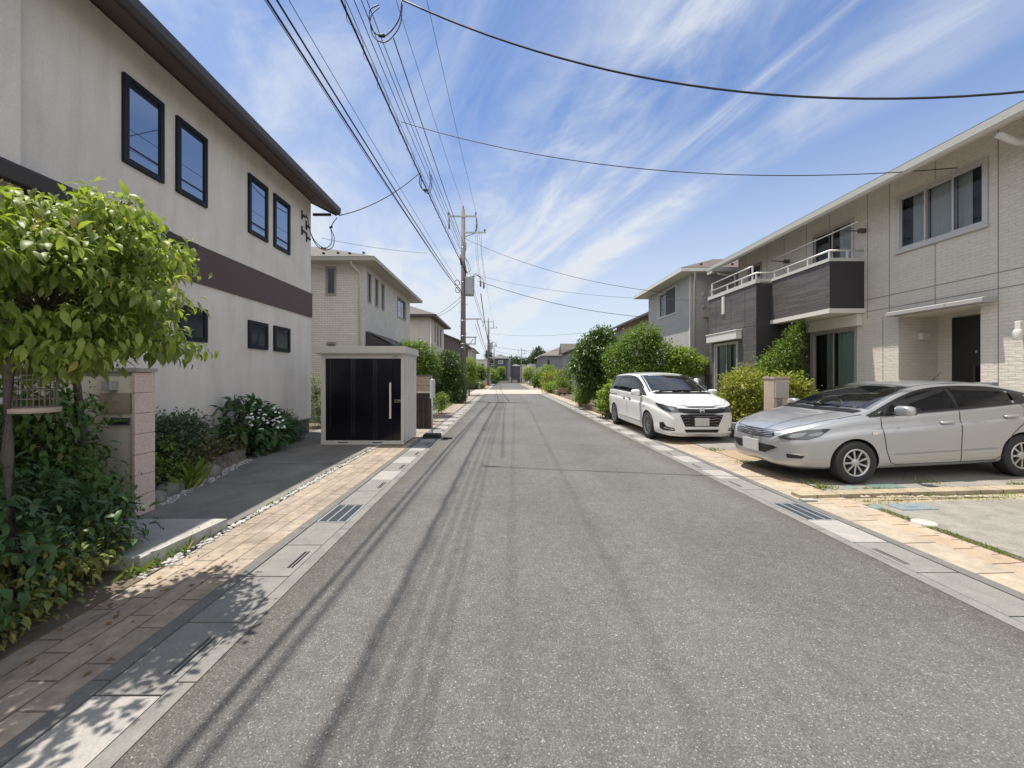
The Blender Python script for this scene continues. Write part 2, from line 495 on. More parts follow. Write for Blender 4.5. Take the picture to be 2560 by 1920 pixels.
M_TILE_L = brick_mat("pavement_tile_left", (0.46, 0.37, 0.28), (0.39, 0.325, 0.262), (0.19, 0.15, 0.12), 0.55, 0.167, ms=0.0065, bmp=0.4, bdist=0.006, swap=-2.81, off=0.37, sq=0.55, sqf=3, dirt=0.42, smooth=0.05)
M_TILE_R1 = brick_mat("pavement_tile_wide", (0.48, 0.40, 0.30), (0.44, 0.375, 0.29), (0.16, 0.11, 0.075), 0.56, 0.5, ms=0.008, bmp=0.4, bdist=0.006, swap=3.70, off=0.5, dirt=0.3, smooth=0.05)
M_TILE_R2 = brick_mat("pavement_tile_small", (0.50, 0.375, 0.245), (0.44, 0.36, 0.275), (0.16, 0.11, 0.075), 0.28, 0.5, ms=0.008, bmp=0.4, bdist=0.006, swap=4.0, off=0.5, dirt=0.25, smooth=0.05)
M_TILE_R3 = brick_mat("pavement_tile_edge", (0.52, 0.36, 0.26), (0.46, 0.375, 0.30), (0.14, 0.10, 0.07), 0.15, 0.5, ms=0.006, bmp=0.4, bdist=0.006, swap=4.2, off=0.5, dirt=0.25, smooth=0.05)
M_PINK = brick_mat("pink_paving", (0.64, 0.47, 0.40), (0.58, 0.44, 0.37), (0.44, 0.33, 0.28), 0.2, 0.1, ms=0.004, bmp=0.2, bdist=0.004, swap=0.0, dirt=0.2)
M_STEEL = M("galvanised_steel", (0.42, 0.44, 0.46), 0.42, 0.3, 9.0, metal=0.85)
M_DARK = M("dark_void", (0.012, 0.012, 0.013), 0.9)
M_GRATE = M("grate_steel", (0.10, 0.12, 0.135), 0.5, 0.3, 20.0, metal=0.3)

YN, YF = -6.0, 77.0
ground = MB(); ground.quad((-900, -300, -0.06), (900, -300, -0.06), (900, 1500, -0.06), (-900, 1500, -0.06))
struct("ground", ground, M_EARTH)
# the road: a subdivided sheet
rd = MB()
rd.quad((-1.60, YN, 0), (3.25, YN, 0), (3.25, 34.6, 0), (-1.60, 34.6, 0))
rd.quad((-1.60, 44.9, 0), (3.25, 44.9, 0), (3.25, YF, 0), (-1.60, YF, 0))
rd.quad((-60, YF, 0), (60, YF, 0), (60, 83, 0), (-60, 83, 0))
rd.quad((-60, 34.6, -0.004), (-3.2, 34.6, -0.004), (-3.2, 44.9, -0.004), (-60, 44.9, -0.004))
struct("road", rd, M_ASPH)
cw = MB(); cw.quad((-3.2, 34.6, 0.0), (4.6, 34.6, 0.0), (4.6, 44.9, 0.0), (-3.2, 44.9, 0.0))
struct("pink_crossing_road", cw, M_PINK)
# narrow road-side edge strips and dark outer gutter walls
def strips(x0, x1, z, m, name):
    mb = MB()
    for a, b in ((YN, 34.6), (44.9, YF)):
        y = a
        while y < b - 0.01:
            y2 = min(b, y + 2.0)
            mb.box(x0, x1, y + 0.004, y2 - 0.004, -0.05, z); y = y2
    return struct(name, mb, m)
strips(-1.70, -1.60, 0.006, M_CURB, "gutter_edge_kerb_left")
strips(3.25, 3.35, 0.006, M_CURB, "gutter_edge_kerb_right")
strips(-2.14, -2.045, 0.016, M_CURBD, "gutter_wall_kerb_left")
strips(3.69, 3.79, 0.016, M_CURBD, "gutter_wall_kerb_right")

# pavements of tile
pl = MB()
for a, b in ((YN, 34.6), (44.9, YF)): pl.box(-2.81, -2.14, a, b, -0.05, 0.014)
struct("tiled_pavement_left", pl, M_TILE_L)
pr = MB()
def slope_strip(mb, x0, x1, z0, z1, a, b, mi):
    vs = [(x0, a, z0), (x1, a, z1), (x1, b, z1), (x0, b, z0), (x0, a, -0.06), (x1, a, -0.06), (x1, b, -0.06), (x0, b, -0.06)]
    mb.add(vs, [(0, 1, 2, 3), (4, 5, 1, 0), (5, 6, 2, 1), (6, 7, 3, 2), (7, 4, 0, 3)], mi)
for a, b in ((YN, 34.6), (44.9, YF)):
    slope_strip(pr, 3.79, 4.10, 0.014, 0.024, a, b, 0)
    slope_strip(pr, 4.10, 4.29, 0.024, 0.032, a, b, 1)
    slope_strip(pr, 4.29, 4.37, 0.032, 0.036, a, b, 2)
struct("tiled_pavement_right", pr, [M_TILE_R1, M_TILE_R2, M_TILE_R3])

# ---- drain covers over the gutters: every one lies loose in its bed
def cover_mesh(kind):
    mb = MB(); L = 0.556; w = 0.335
    x0, x1 = -w / 2, w / 2
    if kind == 'grey':                      # a pair of slots near the road edge
        sx0, sx1, sy0, sy1 = 0.075, 0.125, -0.15, 0.15
        mb.box(x0, sx0, -L / 2, L / 2, -0.06, 0.008); mb.box(sx1, x1, -L / 2, L / 2, -0.06, 0.008)
        mb.box(sx0, sx1, -L / 2, sy0, -0.06, 0.008); mb.box(sx0, sx1, sy1, L / 2, -0.06, 0.008)
        mb.box(sx0, sx1, sy0, sy1, -0.06, -0.02, 1)
        mb.box(0.095, 0.105, sy0, sy1, -0.02, 0.006)
    else:
        mb.box(x0, x1, -L / 2, L / 2, -0.06, 0.008)
    return mb
def grate(name, label, x, y, flip):
    t = thing(name, label, "drain grate", (x, y, 0))
    L, w = 0.556, 0.335
    b = MB(); b.box(-w / 2, w / 2, -L / 2, L / 2, -0.08, -0.02); obj("drain_bed", b, M_DARK, t, True)
    f = MB()
    f.box(-w / 2, -w / 2 + 0.02, -L / 2, L / 2, -0.02, 0.010); f.box(w / 2 - 0.02, w / 2, -L / 2, L / 2, -0.02, 0.010)
    f.box(-0.065, -0.05, -L / 2, L / 2, -0.02, 0.010); f.box(0.05, 0.065, -L / 2, L / 2, -0.02, 0.010)
    f.box(-w / 2 + 0.02, w / 2 - 0.02, -L / 2, -L / 2 + 0.012, -0.02, 0.008); f.box(-w / 2 + 0.02, w / 2 - 0.02, L / 2 - 0.012, L / 2, -0.02, 0.008)
    obj("frame_bars", f, M("grate_bright_bar", (0.5, 0.52, 0.54), 0.4, metal=0.6), t, True)
    g = MB()
    n = 40
    for i in range(1, n):
        y2 = -L / 2 + L * i / n
        g.box(-w / 2 + 0.021, w / 2 - 0.021, y2 - 0.004, y2 + 0.004, -0.02, 0.004)
    obj("grating", g, M_GRATE, t, True)
    return t
PITCH = 0.568
cg = obj("drain_cover", cover_mesh('grey'), [M_SLABG, M_DARK])
cp = obj("drain_cover", cover_mesh('pale'), [M_SLABW])
cg2 = obj("drain_cover", cover_mesh('pale'), [M_SLABG])
first = {}
def put_cover(src, x, y, label, group, flip):
    if src not in first: o = src; first[src] = 1
    else:
        o = src.copy(); COL.objects.link(o)
    o.location = (x, y, 0); o.rotation_euler = (0, 0, math.pi if flip else 0)
    tag(o, label, "drain cover", group)
for side, xc, gy, flip in (('left', -1.872, 4.47, False), ('right', 3.52, 4.53, True)):
    txt = ("along the shed side of the road", "covers over the gutter on the shed side") if side == 'left' else ("along the parked cars' side of the road", "covers over the gutter on the cars' side")
    grate("gutter_grate", "steel drain grate with bright bars in the gutter " + ("in front of the shed driveway" if side == 'left' else "before the silver car's driveway"), xc, gy, flip)
    for i in range(-9, 53):
        if i == 0: continue
        y = gy + i * PITCH
        if y > 34.2: break
        if i in (1, -1) and side == 'left': s, lab = cg2, "plain grey concrete drain cover beside the grate, shed side"
        elif i == -1: s, lab = cp, "pale concrete drain cover " + txt[0]
        elif i == 1: s, lab = cg2, "plain grey concrete drain cover beyond the grate, cars' side"
        elif i < -2 and side == 'right': s, lab = (cg, "slotted grey concrete drain cover " + txt[0]) if i % 2 == 0 else (cg2, "plain grey drain cover nearest the photographer, cars' side")
        elif i == -5 and side == 'left': s, lab = cp, "pale concrete drain cover " + txt[0]
        elif i < -1 and side == 'left': s, lab = (cg, "slotted grey concrete drain cover " + txt[0]) if i % 2 == 0 else (cp if i < -4 else cg2, "pale concrete drain cover " + txt[0] if i < -4 else "plain grey drain cover under the leafy tree's shadow")
        elif i % 2 == 0: s, lab = cg, "slotted grey concrete drain cover " + txt[0]
        else: s, lab = cp, "pale concrete drain cover " + txt[0]
        put_cover(s, xc, y, lab, txt[1], flip)
gb = MB(); gb.box(-2.045, -1.70, YN, 34.6, -0.3, -0.062); gb.box(3.35, 3.69, YN, 34.6, -0.3, -0.062)
struct("gutter_bed_ground", gb, M_DARK)
far = MB()
far.box(-2.04, -1.705, 44.9, YF, -0.05, 0.004); far.box(3.355, 3.685, 44.9, YF, -0.05, 0.004)
struct("far_gutter_road", far, M_SLABW)

# ---- left plot surfaces
dl = MB()
dl.box(-5.38, -2.88, 6.86, 13.6, -0.05, 0.035); dl.box(-5.38, -2.88, 4.05, 6.84, -0.05, 0.032)
dl.box(-5.38, -2.88, 6.84, 6.86, -0.05, 0.02, 1)
struct("driveway_left", dl, [concrete_mat("driveway_grey", (0.26, 0.245, 0.22), (0.15, 0.143, 0.13), 1.3, 0.22), M_DARK])
dl2 = MB(); dl2.box(-8, -2.815, 13.6, 34.6, -0.05, 0.03)
struct("driveway_left_far", dl2, M_DRIVE)
bl = MB(); bl.box(-8, -2.815, -6, 3.2, -0.05, 0.02)
struct("garden_ground_left", bl, M_EARTH)
lf = MB(); lf.box(-9, -2.815, 44.9, YF, -0.05, 0.02); lf.box(4.38, 12, 44.9, YF, -0.05, 0.02)
struct("garden_ground_far", lf, M_EARTH)
# raised entrance step: pale concrete
st = MB()
st.prism([(-2.86, 3.98), (-5.3, 3.98), (-5.3, 3.12), (-2.95, 3.12)], 'z', -0.05, 0.12)
struct("entrance_path_slab", st, concrete_mat("pale_step_concrete", (0.50, 0.485, 0.445), (0.30, 0.29, 0.27), 3.0, 0.25))

# ---- right plot: sloping drives
def gz(x): return 0.036 + 0.030 * (x - 4.37) if x > 4.37 else 0.03
def sheet(x0, x1, y0, y1, dz=0.0):
    mb = MB()
    vs = [(x0, y0, gz(x0) + dz), (x1, y0, gz(x1) + dz), (x1, y1, gz(x1) + dz), (x0, y1, gz(x0) + dz)]
    lo = [(v[0], v[1], -0.1) for v in vs]
    mb.add(vs + lo, [(0, 1, 2, 3), (4, 5, 1, 0), (5, 6, 2, 1), (6, 7, 3, 2), (7, 4, 0, 3)])
    return mb
struct("driveway_right", sheet(4.40, 16.0, 5.14, 7.05, 0.006), M_DRIVE)
struct("gravel_ground_right", sheet(4.40, 16.0, 7.052, 8.05, 0.0), concrete_mat("pea_gravel", (0.46, 0.36, 0.25), (0.24, 0.17, 0.11), 55.0, 0.4))
struct("parking_ground_right", sheet(4.40, 16.0, 8.054, 14.4, 0.004), concrete_mat("parking_concrete", (0.30, 0.285, 0.26), (0.20, 0.19, 0.175), 1.8, 0.22))
struct("weedy_ground_right", sheet(4.40, 16.0, 4.70, 4.93, -0.012), concrete_mat("weedy_soil", (0.44, 0.38, 0.28), (0.22, 0.18, 0.11), 28.0, 0.35))
struct("concrete_pad_right", sheet(4.47, 16.0, -6.0, 4.696, 0.002), M_PADR)
struct("grass_strip_ground", sheet(4.372, 4.468, -6.0, 4.696, -0.006), M_EARTH)
kb = sheet(3.84, 16.0, 4.95, 5.12, 0.03)
struct("tile_border_kerb", kb, brick_mat("border_tile", (0.46, 0.385, 0.27), (0.40, 0.335, 0.24), (0.14, 0.10, 0.07), 0.3, 0.5, ms=0.006, bmp=0.4, bdist=0.006, dirt=0.35))
struct("garden_ground_right", sheet(4.40, 16.0, 14.404, 34.6, -0.01), M_EARTH)
# ================================================================== HOUSE PARTS
M_GLASS_SKY = glass_mat("sky_mirror_glass", (0.015, 0.025, 0.05), 0.34, 0.01, 0.0, (0.75, 0.85, 1.0))
M_GLASS_CLR = glass_mat("clear_glass", (0.02, 0.025, 0.03), 0.0, 0.01, 0.97, ior=1.35)
M_GLASS_DK = glass_mat("dark_glass", (0.02, 0.03, 0.04), 0.10, 0.03, 0.0)
M_BLACKF = M("black_window_frame", (0.012, 0.014, 0.02), 0.5, spec=0.25)
M_SILVERF = M("silver_window_frame", (0.50, 0.48, 0.46), 0.38, metal=0.35)
M_TAUPEF = M("taupe_window_frame", (0.30, 0.275, 0.26), 0.45)
M_CURT = M("sheer_curtain", (0.50, 0.50, 0.49), 0.9, spec=0.1)
M_GREENC = M("pale_green_curtain", (0.34, 0.40, 0.36), 0.9, spec=0.1)
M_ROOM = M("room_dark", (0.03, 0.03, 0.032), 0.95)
M_WHITEP = M("white_pipe", (0.62, 0.60, 0.57), 0.45)
M_BROWN = M("brown_siding_board", (0.088, 0.052, 0.044), 0.55, 0.25, 14.0, stretch=(1, 1, 6))
M_DKMETAL = M("dark_roof_metal", (0.045, 0.04, 0.04), 0.42)
M_SOFFB = M("brown_soffit", (0.105, 0.066, 0.054), 0.65, 0.2, 8.0)
M_FASCIA = M("grey_fascia", (0.50, 0.49, 0.45), 0.5)
M_SOFFW = M("pale_soffit", (0.62, 0.60, 0.55), 0.7)

class Fr:
    """a wall frame: n outwards from the wall, a along it, z up"""
    def __init__(s, ax, c, out): s.ax, s.c, s.out = ax, c, out
    def p(s, n, a, z):
        return (s.c + s.out * n, a, z) if s.ax == 'x' else (a, s.c + s.out * n, z)
    def box(s, mb, n0, n1, a0, a1, z0, z1, mi=0):
        p, q = s.p(n0, a0, z0), s.p(n1, a1, z1)
        mb.box(p[0], q[0], p[1], q[1], p[2], q[2], mi)
def holed_wall(mb, fr, a0, a1, z0, z1, holes, depth=0.2, mi=0, inner=1, thick=0.0):
    """a wall face cut by window openings; each opening gets reveals and a dark room behind it"""
    A = sorted({a0, a1, *[h[0] for h in holes], *[h[1] for h in holes]})
    Z = sorted({z0, z1, *[h[2] for h in holes], *[h[3] for h in holes]})
    def face(q, m):
        # wind outward
        e1 = Vector(q[1]) - Vector(q[0]); e2 = Vector(q[2]) - Vector(q[0])
        nrm = e1.cross(e2); o = Vector(fr.p(1, 0, 0)) - Vector(fr.p(0, 0, 0))
        mb.quad(*(q if nrm.dot(o) > 0 else q[::-1]), mi=m)
    for i in range(len(A) - 1):
        for j in range(len(Z) - 1):
            ca, cz = (A[i] + A[i + 1]) / 2, (Z[j] + Z[j + 1]) / 2
            if any(h[0] < ca < h[1] and h[2] < cz < h[3] for h in holes): continue
            face([fr.p(0, A[i], Z[j]), fr.p(0, A[i + 1], Z[j]), fr.p(0, A[i + 1], Z[j + 1]), fr.p(0, A[i], Z[j + 1])], mi)
    for h in holes:
        b0, b1, y0, y1 = h[:4]
        mb.quad(fr.p(0, b0, y0), fr.p(-depth, b0, y0), fr.p(-depth, b0, y1), fr.p(0, b0, y1), mi)
        mb.quad(fr.p(0, b1, y0), fr.p(-depth, b1, y0), fr.p(-depth, b1, y1), fr.p(0, b1, y1), mi)
        mb.quad(fr.p(0, b0, y0), fr.p(0, b1, y0), fr.p(-depth, b1, y0), fr.p(-depth, b0, y0), mi)
        mb.quad(fr.p(0, b0, y1), fr.p(0, b1, y1), fr.p(-depth, b1, y1), fr.p(-depth, b0, y1), mi)
        face([fr.p(-depth, b0, y0), fr.p(-depth, b1, y0), fr.p(-depth, b1, y1), fr.p(-depth, b0, y1)], inner)
def window(par, fr, a0, a1, z0, z1, fm, gm, cols=1, fw=0.05, proud=0.03, curtain=None, cspan=None, rows=1, sash=0.03, label=None, sill=False, name="window", set_in=0.022):
    mb = MB()
    g = 0.003
    fr.box(mb, -0.07, proud, a0 + g, a0 + fw, z0 + g, z1 - g); fr.box(mb, -0.07, proud, a1 - fw, a1 - g, z0 + g, z1 - g)
    fr.box(mb, -0.07, proud, a0 + fw, a1 - fw, z0 + g, z0 + fw); fr.box(mb, -0.07, proud, a0 + fw, a1 - fw, z1 - fw, z1 - g)
    if sill: fr.box(mb, proud, proud + 0.03, a0 - 0.02, a1 + 0.02, z0 - 0.03, z0 + 0.015)
    cw = (a1 - a0 - 2 * fw) / cols
    for i in range(cols):
        n = -0.052 if i % 2 else -set_in
        b0, b1 = a0 + fw + i * cw - (0.012 if i else 0), a0 + fw + (i + 1) * cw + (0.012 if i < cols - 1 else 0)
        if cols > 1 or sash:
            s = sash
            for q in ((b0, b0 + s, z0 + fw, z1 - fw), (b1 - s, b1, z0 + fw, z1 - fw), (b0 + s, b1 - s, z0 + fw, z0 + fw + s * 1.2), (b0 + s, b1 - s, z1 - fw - s, z1 - fw)):
                fr.box(mb, n - 0.012, n + 0.012, *q)
    w = obj(name, mb, fm, par)
    if label: w['label'] = label
    for i in range(cols):
        n = -0.052 if i % 2 else -set_in
        b0, b1 = a0 + fw + i * cw, a0 + fw + (i + 1) * cw
        pb = MB()
        q = [fr.p(n, b0, z0 + fw), fr.p(n, b1, z0 + fw), fr.p(n, b1, z1 - fw), fr.p(n, b0, z1 - fw)]
        outward = Vector(fr.p(1, 0, 0)) - Vector(fr.p(0, 0, 0))
        if (Vector(q[1]) - Vector(q[0])).cross(Vector(q[2]) - Vector(q[0])).dot(outward) < 0: q = q[::-1]
        pb.quad(*q)
        obj("pane", pb, gm, w)
    if curtain:
        for (c0, c1) in (cspan or [(0.0, 1.0)]):
            cb = MB(); k0 = a0 + fw + (a1 - a0 - 2 * fw) * c0; k1 = a0 + fw + (a1 - a0 - 2 * fw) * c1
            nn = max(10, int((k1 - k0) / 0.02)); vs = []
            for i in range(nn + 1):
                a = k0 + (k1 - k0) * i / nn
                dn = -0.12 + 0.018 * math.sin(i * 1.13 + 2 * math.sin(i * 0.31)) + 0.008 * math.sin(i * 0.43)
                vs += [fr.p(dn, a, z0 + 0.03), fr.p(dn * 0.6 - 0.048, a, z1 - 0.03)]
            cb.add(vs, [(2 * i, 2 * i + 2, 2 * i + 3, 2 * i + 1) for i in range(nn)], 0, True)
            obj("curtain", cb, curtain, w)
    return w
def downpipe(par, pts, r=0.035, m=None, name="downpipe"):
    mb = MB(); mb.tube(pts, r, 8); return obj(name, mb, m or M_WHITEP, par)
def hip_roof(mb, x0, x1, y0, y1, z, pitch, mi=0, th=0.0):
    """hipped roof over a rectangle of eaves; ridge along the longer side"""
    w, d = x1 - x0, y1 - y0
    if w >= d:
        h = d / 2 * pitch; r = [(x0 + d / 2, (y0 + y1) / 2, z + h), (x1 - d / 2, (y0 + y1) / 2, z + h)]
        c = [(x0, y0, z), (x1, y0, z), (x1, y1, z), (x0, y1, z)]
        mb.add(c + r, [(0, 1, 5, 4), (1, 2, 5), (2, 3, 4, 5), (3, 0, 4)], mi)
    else:
        h = w / 2 * pitch; r = [((x0 + x1) / 2, y0 + w / 2, z + h), ((x0 + x1) / 2, y1 - w / 2, z + h)]
        c = [(x0, y0, z), (x1, y0, z), (x1, y1, z), (x0, y1, z)]
        mb.add(c + r, [(0, 1, 4), (1, 2, 5, 4), (2, 3, 5), (3, 0, 4, 5)], mi)
def ring_box(mb, x0, x1, y0, y1, z0, z1, t, mi=0):
    mb.box(x0, x1, y0, y0 + t, z0, z1, mi); mb.box(x0, x1, y1 - t, y1, z0, z1, mi)
    mb.box(x0, x0 + t, y0 + t, y1 - t, z0, z1, mi); mb.box(x1 - t, x1, y0 + t, y1 - t, z0, z1, mi)
def eaves(par, x0, x1, y0, y1, z, wx0, wx1, wy0, wy1, gm, sm, gh=0.12):
    """gutter round the edge and a level soffit back to the walls"""
    mb = MB(); ring_box(mb, x0, x1, y0, y1, z - gh, z, 0.10); obj("gutter", mb, gm, par)
    sb = MB(); sb.box(x0 + 0.10, x1 - 0.10, y0 + 0.10, y1 - 0.10, z - gh + 0.02, z - 0.02); obj("soffit", sb, sm, par)
def snow_guards(par, pts, m):
    mb = MB()
    for p in pts: mb.box(p[0] - 0.04, p[0] + 0.04, p[1] - 0.04, p[1] + 0.04, p[2], p[2] + 0.06)
    obj("snow_guard", mb, m, par)

# ================================================================== LEFT HOUSE: stucco, dark trim
M_STUC = stucco("warm_stucco", (0.75, 0.705, 0.64), (0.64, 0.60, 0.545), 0.16)
HL = thing("stucco_house", "pale stucco two-storey house with black framed windows and a brown band, beside the leafy tree", "house", (-5.4, 4.0, 0))
XW = -5.40
fl = Fr('x', XW, 1)
ups = [(5.43, 6.08, 4.64, 5.91), (6.32, 6.97, 4.64, 5.90), (8.11, 8.77, 4.64, 5.90), (9.01, 9.68, 4.64, 5.90)]
los = [(5.43, 6.08, 2.2, 2.80), (6.32, 6.97, 2.2, 2.80), (8.11, 8.77, 2.19, 2.79), (9.01, 9.68, 2.19, 2.79)]
mb = MB()
holed_wall(mb, fl, 4.2, 10.78, 0.43, 6.5, ups + los, 0.12)
mb.quad((-13.4, 10.78, 0), (-13.4, 10.78, 6.5), (XW, 10.78, 6.5), (XW, 10.78, 0.43))
mb.add([(-13.4, 10.78, 6.5), (XW, 10.78, 6.5), (-9.4, 10.78, 8.5)], [(0, 1, 2)])
mb.box(-13.4, -5.28, -5.0, 4.2, 0.0, 6.42)
mb.box(-13.4, -13.38, 4.21, 10.78, 0, 6.5)
obj("wall", mb, [M_STUC, M_ROOM], HL)
fb = MB(); fb.box(-13.39, XW - 0.03, 4.21, 10.75, 0.0, 0.43); fb.box(XW - 0.03, XW + 0.012, 4.21, 10.79, 0.40, 0.43); obj("foundation", fb, concrete_mat("dark_foundation", (0.15, 0.135, 0.13), (0.10, 0.095, 0.09), 3.0), HL)
bb = MB(); bb.box(XW, XW + 0.035, 4.205, 10.80, 3.24, 3.91); obj("wall_band", bb, M_BROWN, HL)
for i, h in enumerate(ups): window(HL, fl, *h, M_BLACKF, M_GLASS_SKY, 1, 0.075, 0.045, sash=0.012, set_in=-0.022)
for i, h in enumerate(los): window(HL, fl, *h, M_BLACKF, M_GLASS_DK, 1, 0.07, 0.045, sash=0.012, set_in=-0.022)
# sloping eave with its gutter
eb = MB(); eb.prism([(XW - 0.02, 6.53), (-4.80, 6.23), (-4.80, 6.40), (XW - 0.02, 6.70)], 'y', -5.0, 11.05); obj("soffit", eb, M_SOFFB, HL)
gb2 = MB(); gb2.prism([(-4.80, 6.24), (-4.74, 6.24), (-4.69, 6.30), (-4.68, 6.43), (-4.80, 6.44)], 'y', -5.0, 11.09); obj("gutter", gb2, M_DKMETAL, HL)
rb = MB()
rb.quad((-4.79, -5.0, 6.45), (-4.79, 11.08, 6.45), (-9.4, 11.08, 8.75), (-9.4, -5.0, 8.75))
rb.quad((-14.0, -5.0, 6.45), (-9.4, -5.0, 8.75), (-9.4, 11.08, 8.75), (-14.0, 11.08, 6.45))
rb.prism([(XW + 0.6, 6.20), (XW + 0.6, 6.44), (-9.4, 8.74), (-9.4, 8.5)], 'y', 10.98, 11.06)
obj("roof", rb, M_DKMETAL, HL)
cb = MB(); cb.box(-5.36, -4.86, 10.80, 10.86, 6.12, 6.18); obj("bracket_bar", cb, M_DKMETAL, HL)
# lean-to canopy over the entrance side
kb2 = MB(); kb2.prism([(XW + 0.04, 3.90), (-4.80, 3.62), (-4.80, 3.48), (XW + 0.04, 3.74)], 'y', -5.0, 5.90)
kb2.prism([(-4.80, 3.50), (-4.73, 3.50), (-4.70, 3.63), (-4.80, 3.64)], 'y', -5.0, 5.94)
for q in (0.25, 0.5, 0.75):
    xx = XW + 0.04 + (0.56) * q; kb2.box(xx - 0.012, xx + 0.012, -5.0, 5.9, 3.92 - 0.28 * q, 3.945 - 0.28 * q)
obj("canopy", kb2, M_DKMETAL, HL)
db = MB(); db.box(-5.279, -5.24, 2.3, 3.2, 0.14, 2.3); dd = obj("door", db, M("dark_wood_door", (0.05, 0.03, 0.02), 0.5), HL)
# cable fittings at the far upper corner
cf = MB()
for (a, z) in ((10.28, 5.92), (10.28, 5.50), (10.5, 5.72), (10.52, 5.40)):
    cf.box(XW, XW + 0.03, a - 0.015, a + 0.015, z - 0.12, z + 0.12); cf.box(XW, XW + 0.06, a, a + 0.16, z - 0.02, z + 0.01)
obj("cable_fitting", cf, M("cable_black", (0.02, 0.02, 0.02), 0.5), HL)

# ================================================================== SECOND LEFT HOUSE: white brick, hipped roof
M_WBRICK = brick_mat("white_brick", (0.78, 0.75, 0.68), (0.72, 0.69, 0.625), (0.46, 0.44, 0.40), 0.21, 0.068, ms=0.008, bmp=0.6, bdist=0.008, dirt=0.12)
HB = thing("white_brick_house", "white brick two-storey house with a hipped grey roof, behind the black-doored shed", "house", (-5.3, 14.66, 0))
x0, x1, y0, y1 = -14.0, -5.30, 14.66, 21.8
fx = Fr('x', x1, 1); fy = Fr('y', y0, -1)
side = [(960 * 5.3 / (1258 - a), 960 * 5.3 / (1258 - b)) for a, b in ((918.5, 927.5), (937, 945), (953, 960), (993, 1014))]
sh = [(side[0][0], side[0][1], 4.48, 5.66), (side[1][0], side[1][1], 4.48, 5.66), (side[2][0], side[2][1], 4.48, 5.66), (side[3][0], side[3][1], 4.55, 5.62)]
fw_ = [(-6.78, -6.37, 4.67, 5.78), (-6.75, -6.37, 1.9, 2.9)]
mb = MB()
holed_wall(mb, fx, y0, y1, 0, 6.0, sh, 0.14)
holed_wall(mb, fy, x0, x1, 0, 6.0, fw_, 0.14)
mb.box(x0, x1 - 0.01, y1 - 0.02, y1, 0, 6.0); mb.box(x0, x0 + 0.02, y0 + 0.01, y1 - 0.02, 0, 6.0)
obj("wall", mb, [M_WBRICK, M_ROOM], HB)
for h in sh[:3]: window(HB, fx, *h, M_TAUPEF, M_GLASS_DK, 1, 0.045, 0.03, sash=0.0)
window(HB, fx, *sh[3], M_TAUPEF, M_GLASS_DK, 2, 0.06, 0.03)
for h in fw_: window(HB, fy, *h, M_TAUPEF, M_GLASS_DK, 1, 0.06, 0.03)
rf = MB(); hip_roof(rf, -14.5, -4.74, 14.15, 22.45, 6.02, 0.42)
M_SHG = shingle_mat("grey_shingle", (0.125, 0.112, 0.10), (0.08, 0.072, 0.064))
rfo = obj("roof", rf, M_SHG, HB)
snow_guards(rfo, [(-6.9 + 0.5 * i, 14.15 + 0.6 + 0.12 * (i % 2), 6.04 + 0.25 + 0.05 * (i % 2)) for i in range(4)], M_DKMETAL)
eaves(HB, -14.52, -4.72, 14.13, 22.47, 6.0, 0, 0, 0, 0, M("taupe_gutter", (0.34, 0.32, 0.27), 0.5), M("taupe_soffit", (0.44, 0.41, 0.36), 0.7), 0.14)
downpipe(HB, [(-5.65, 14.2, 5.86), (-5.65, 14.3, 5.78), (-5.44, 14.58, 5.5), (-5.44, 14.6, 0.1)], 0.04, M("cream_pipe", (0.58, 0.54, 0.47), 0.5))
lb = MB(); lb.quad((-5.27, 14.75, 3.35), (-5.27, 18.6, 3.35), (-4.25, 18.6, 2.82), (-4.25, 14.75, 2.82)); lb.box(-4.32, -4.22, 14.7, 18.65, 2.68, 2.82); lb.box(-5.29, -4.33, 14.78, 18.58, 2.72, 2.78)
lb.prism([(-5.29, 2.80), (-4.30, 2.80), (-5.29, 3.3)], 'y', 14.80, 18.55)
obj("lean_to_roof", lb, M_DKMETAL, HB)

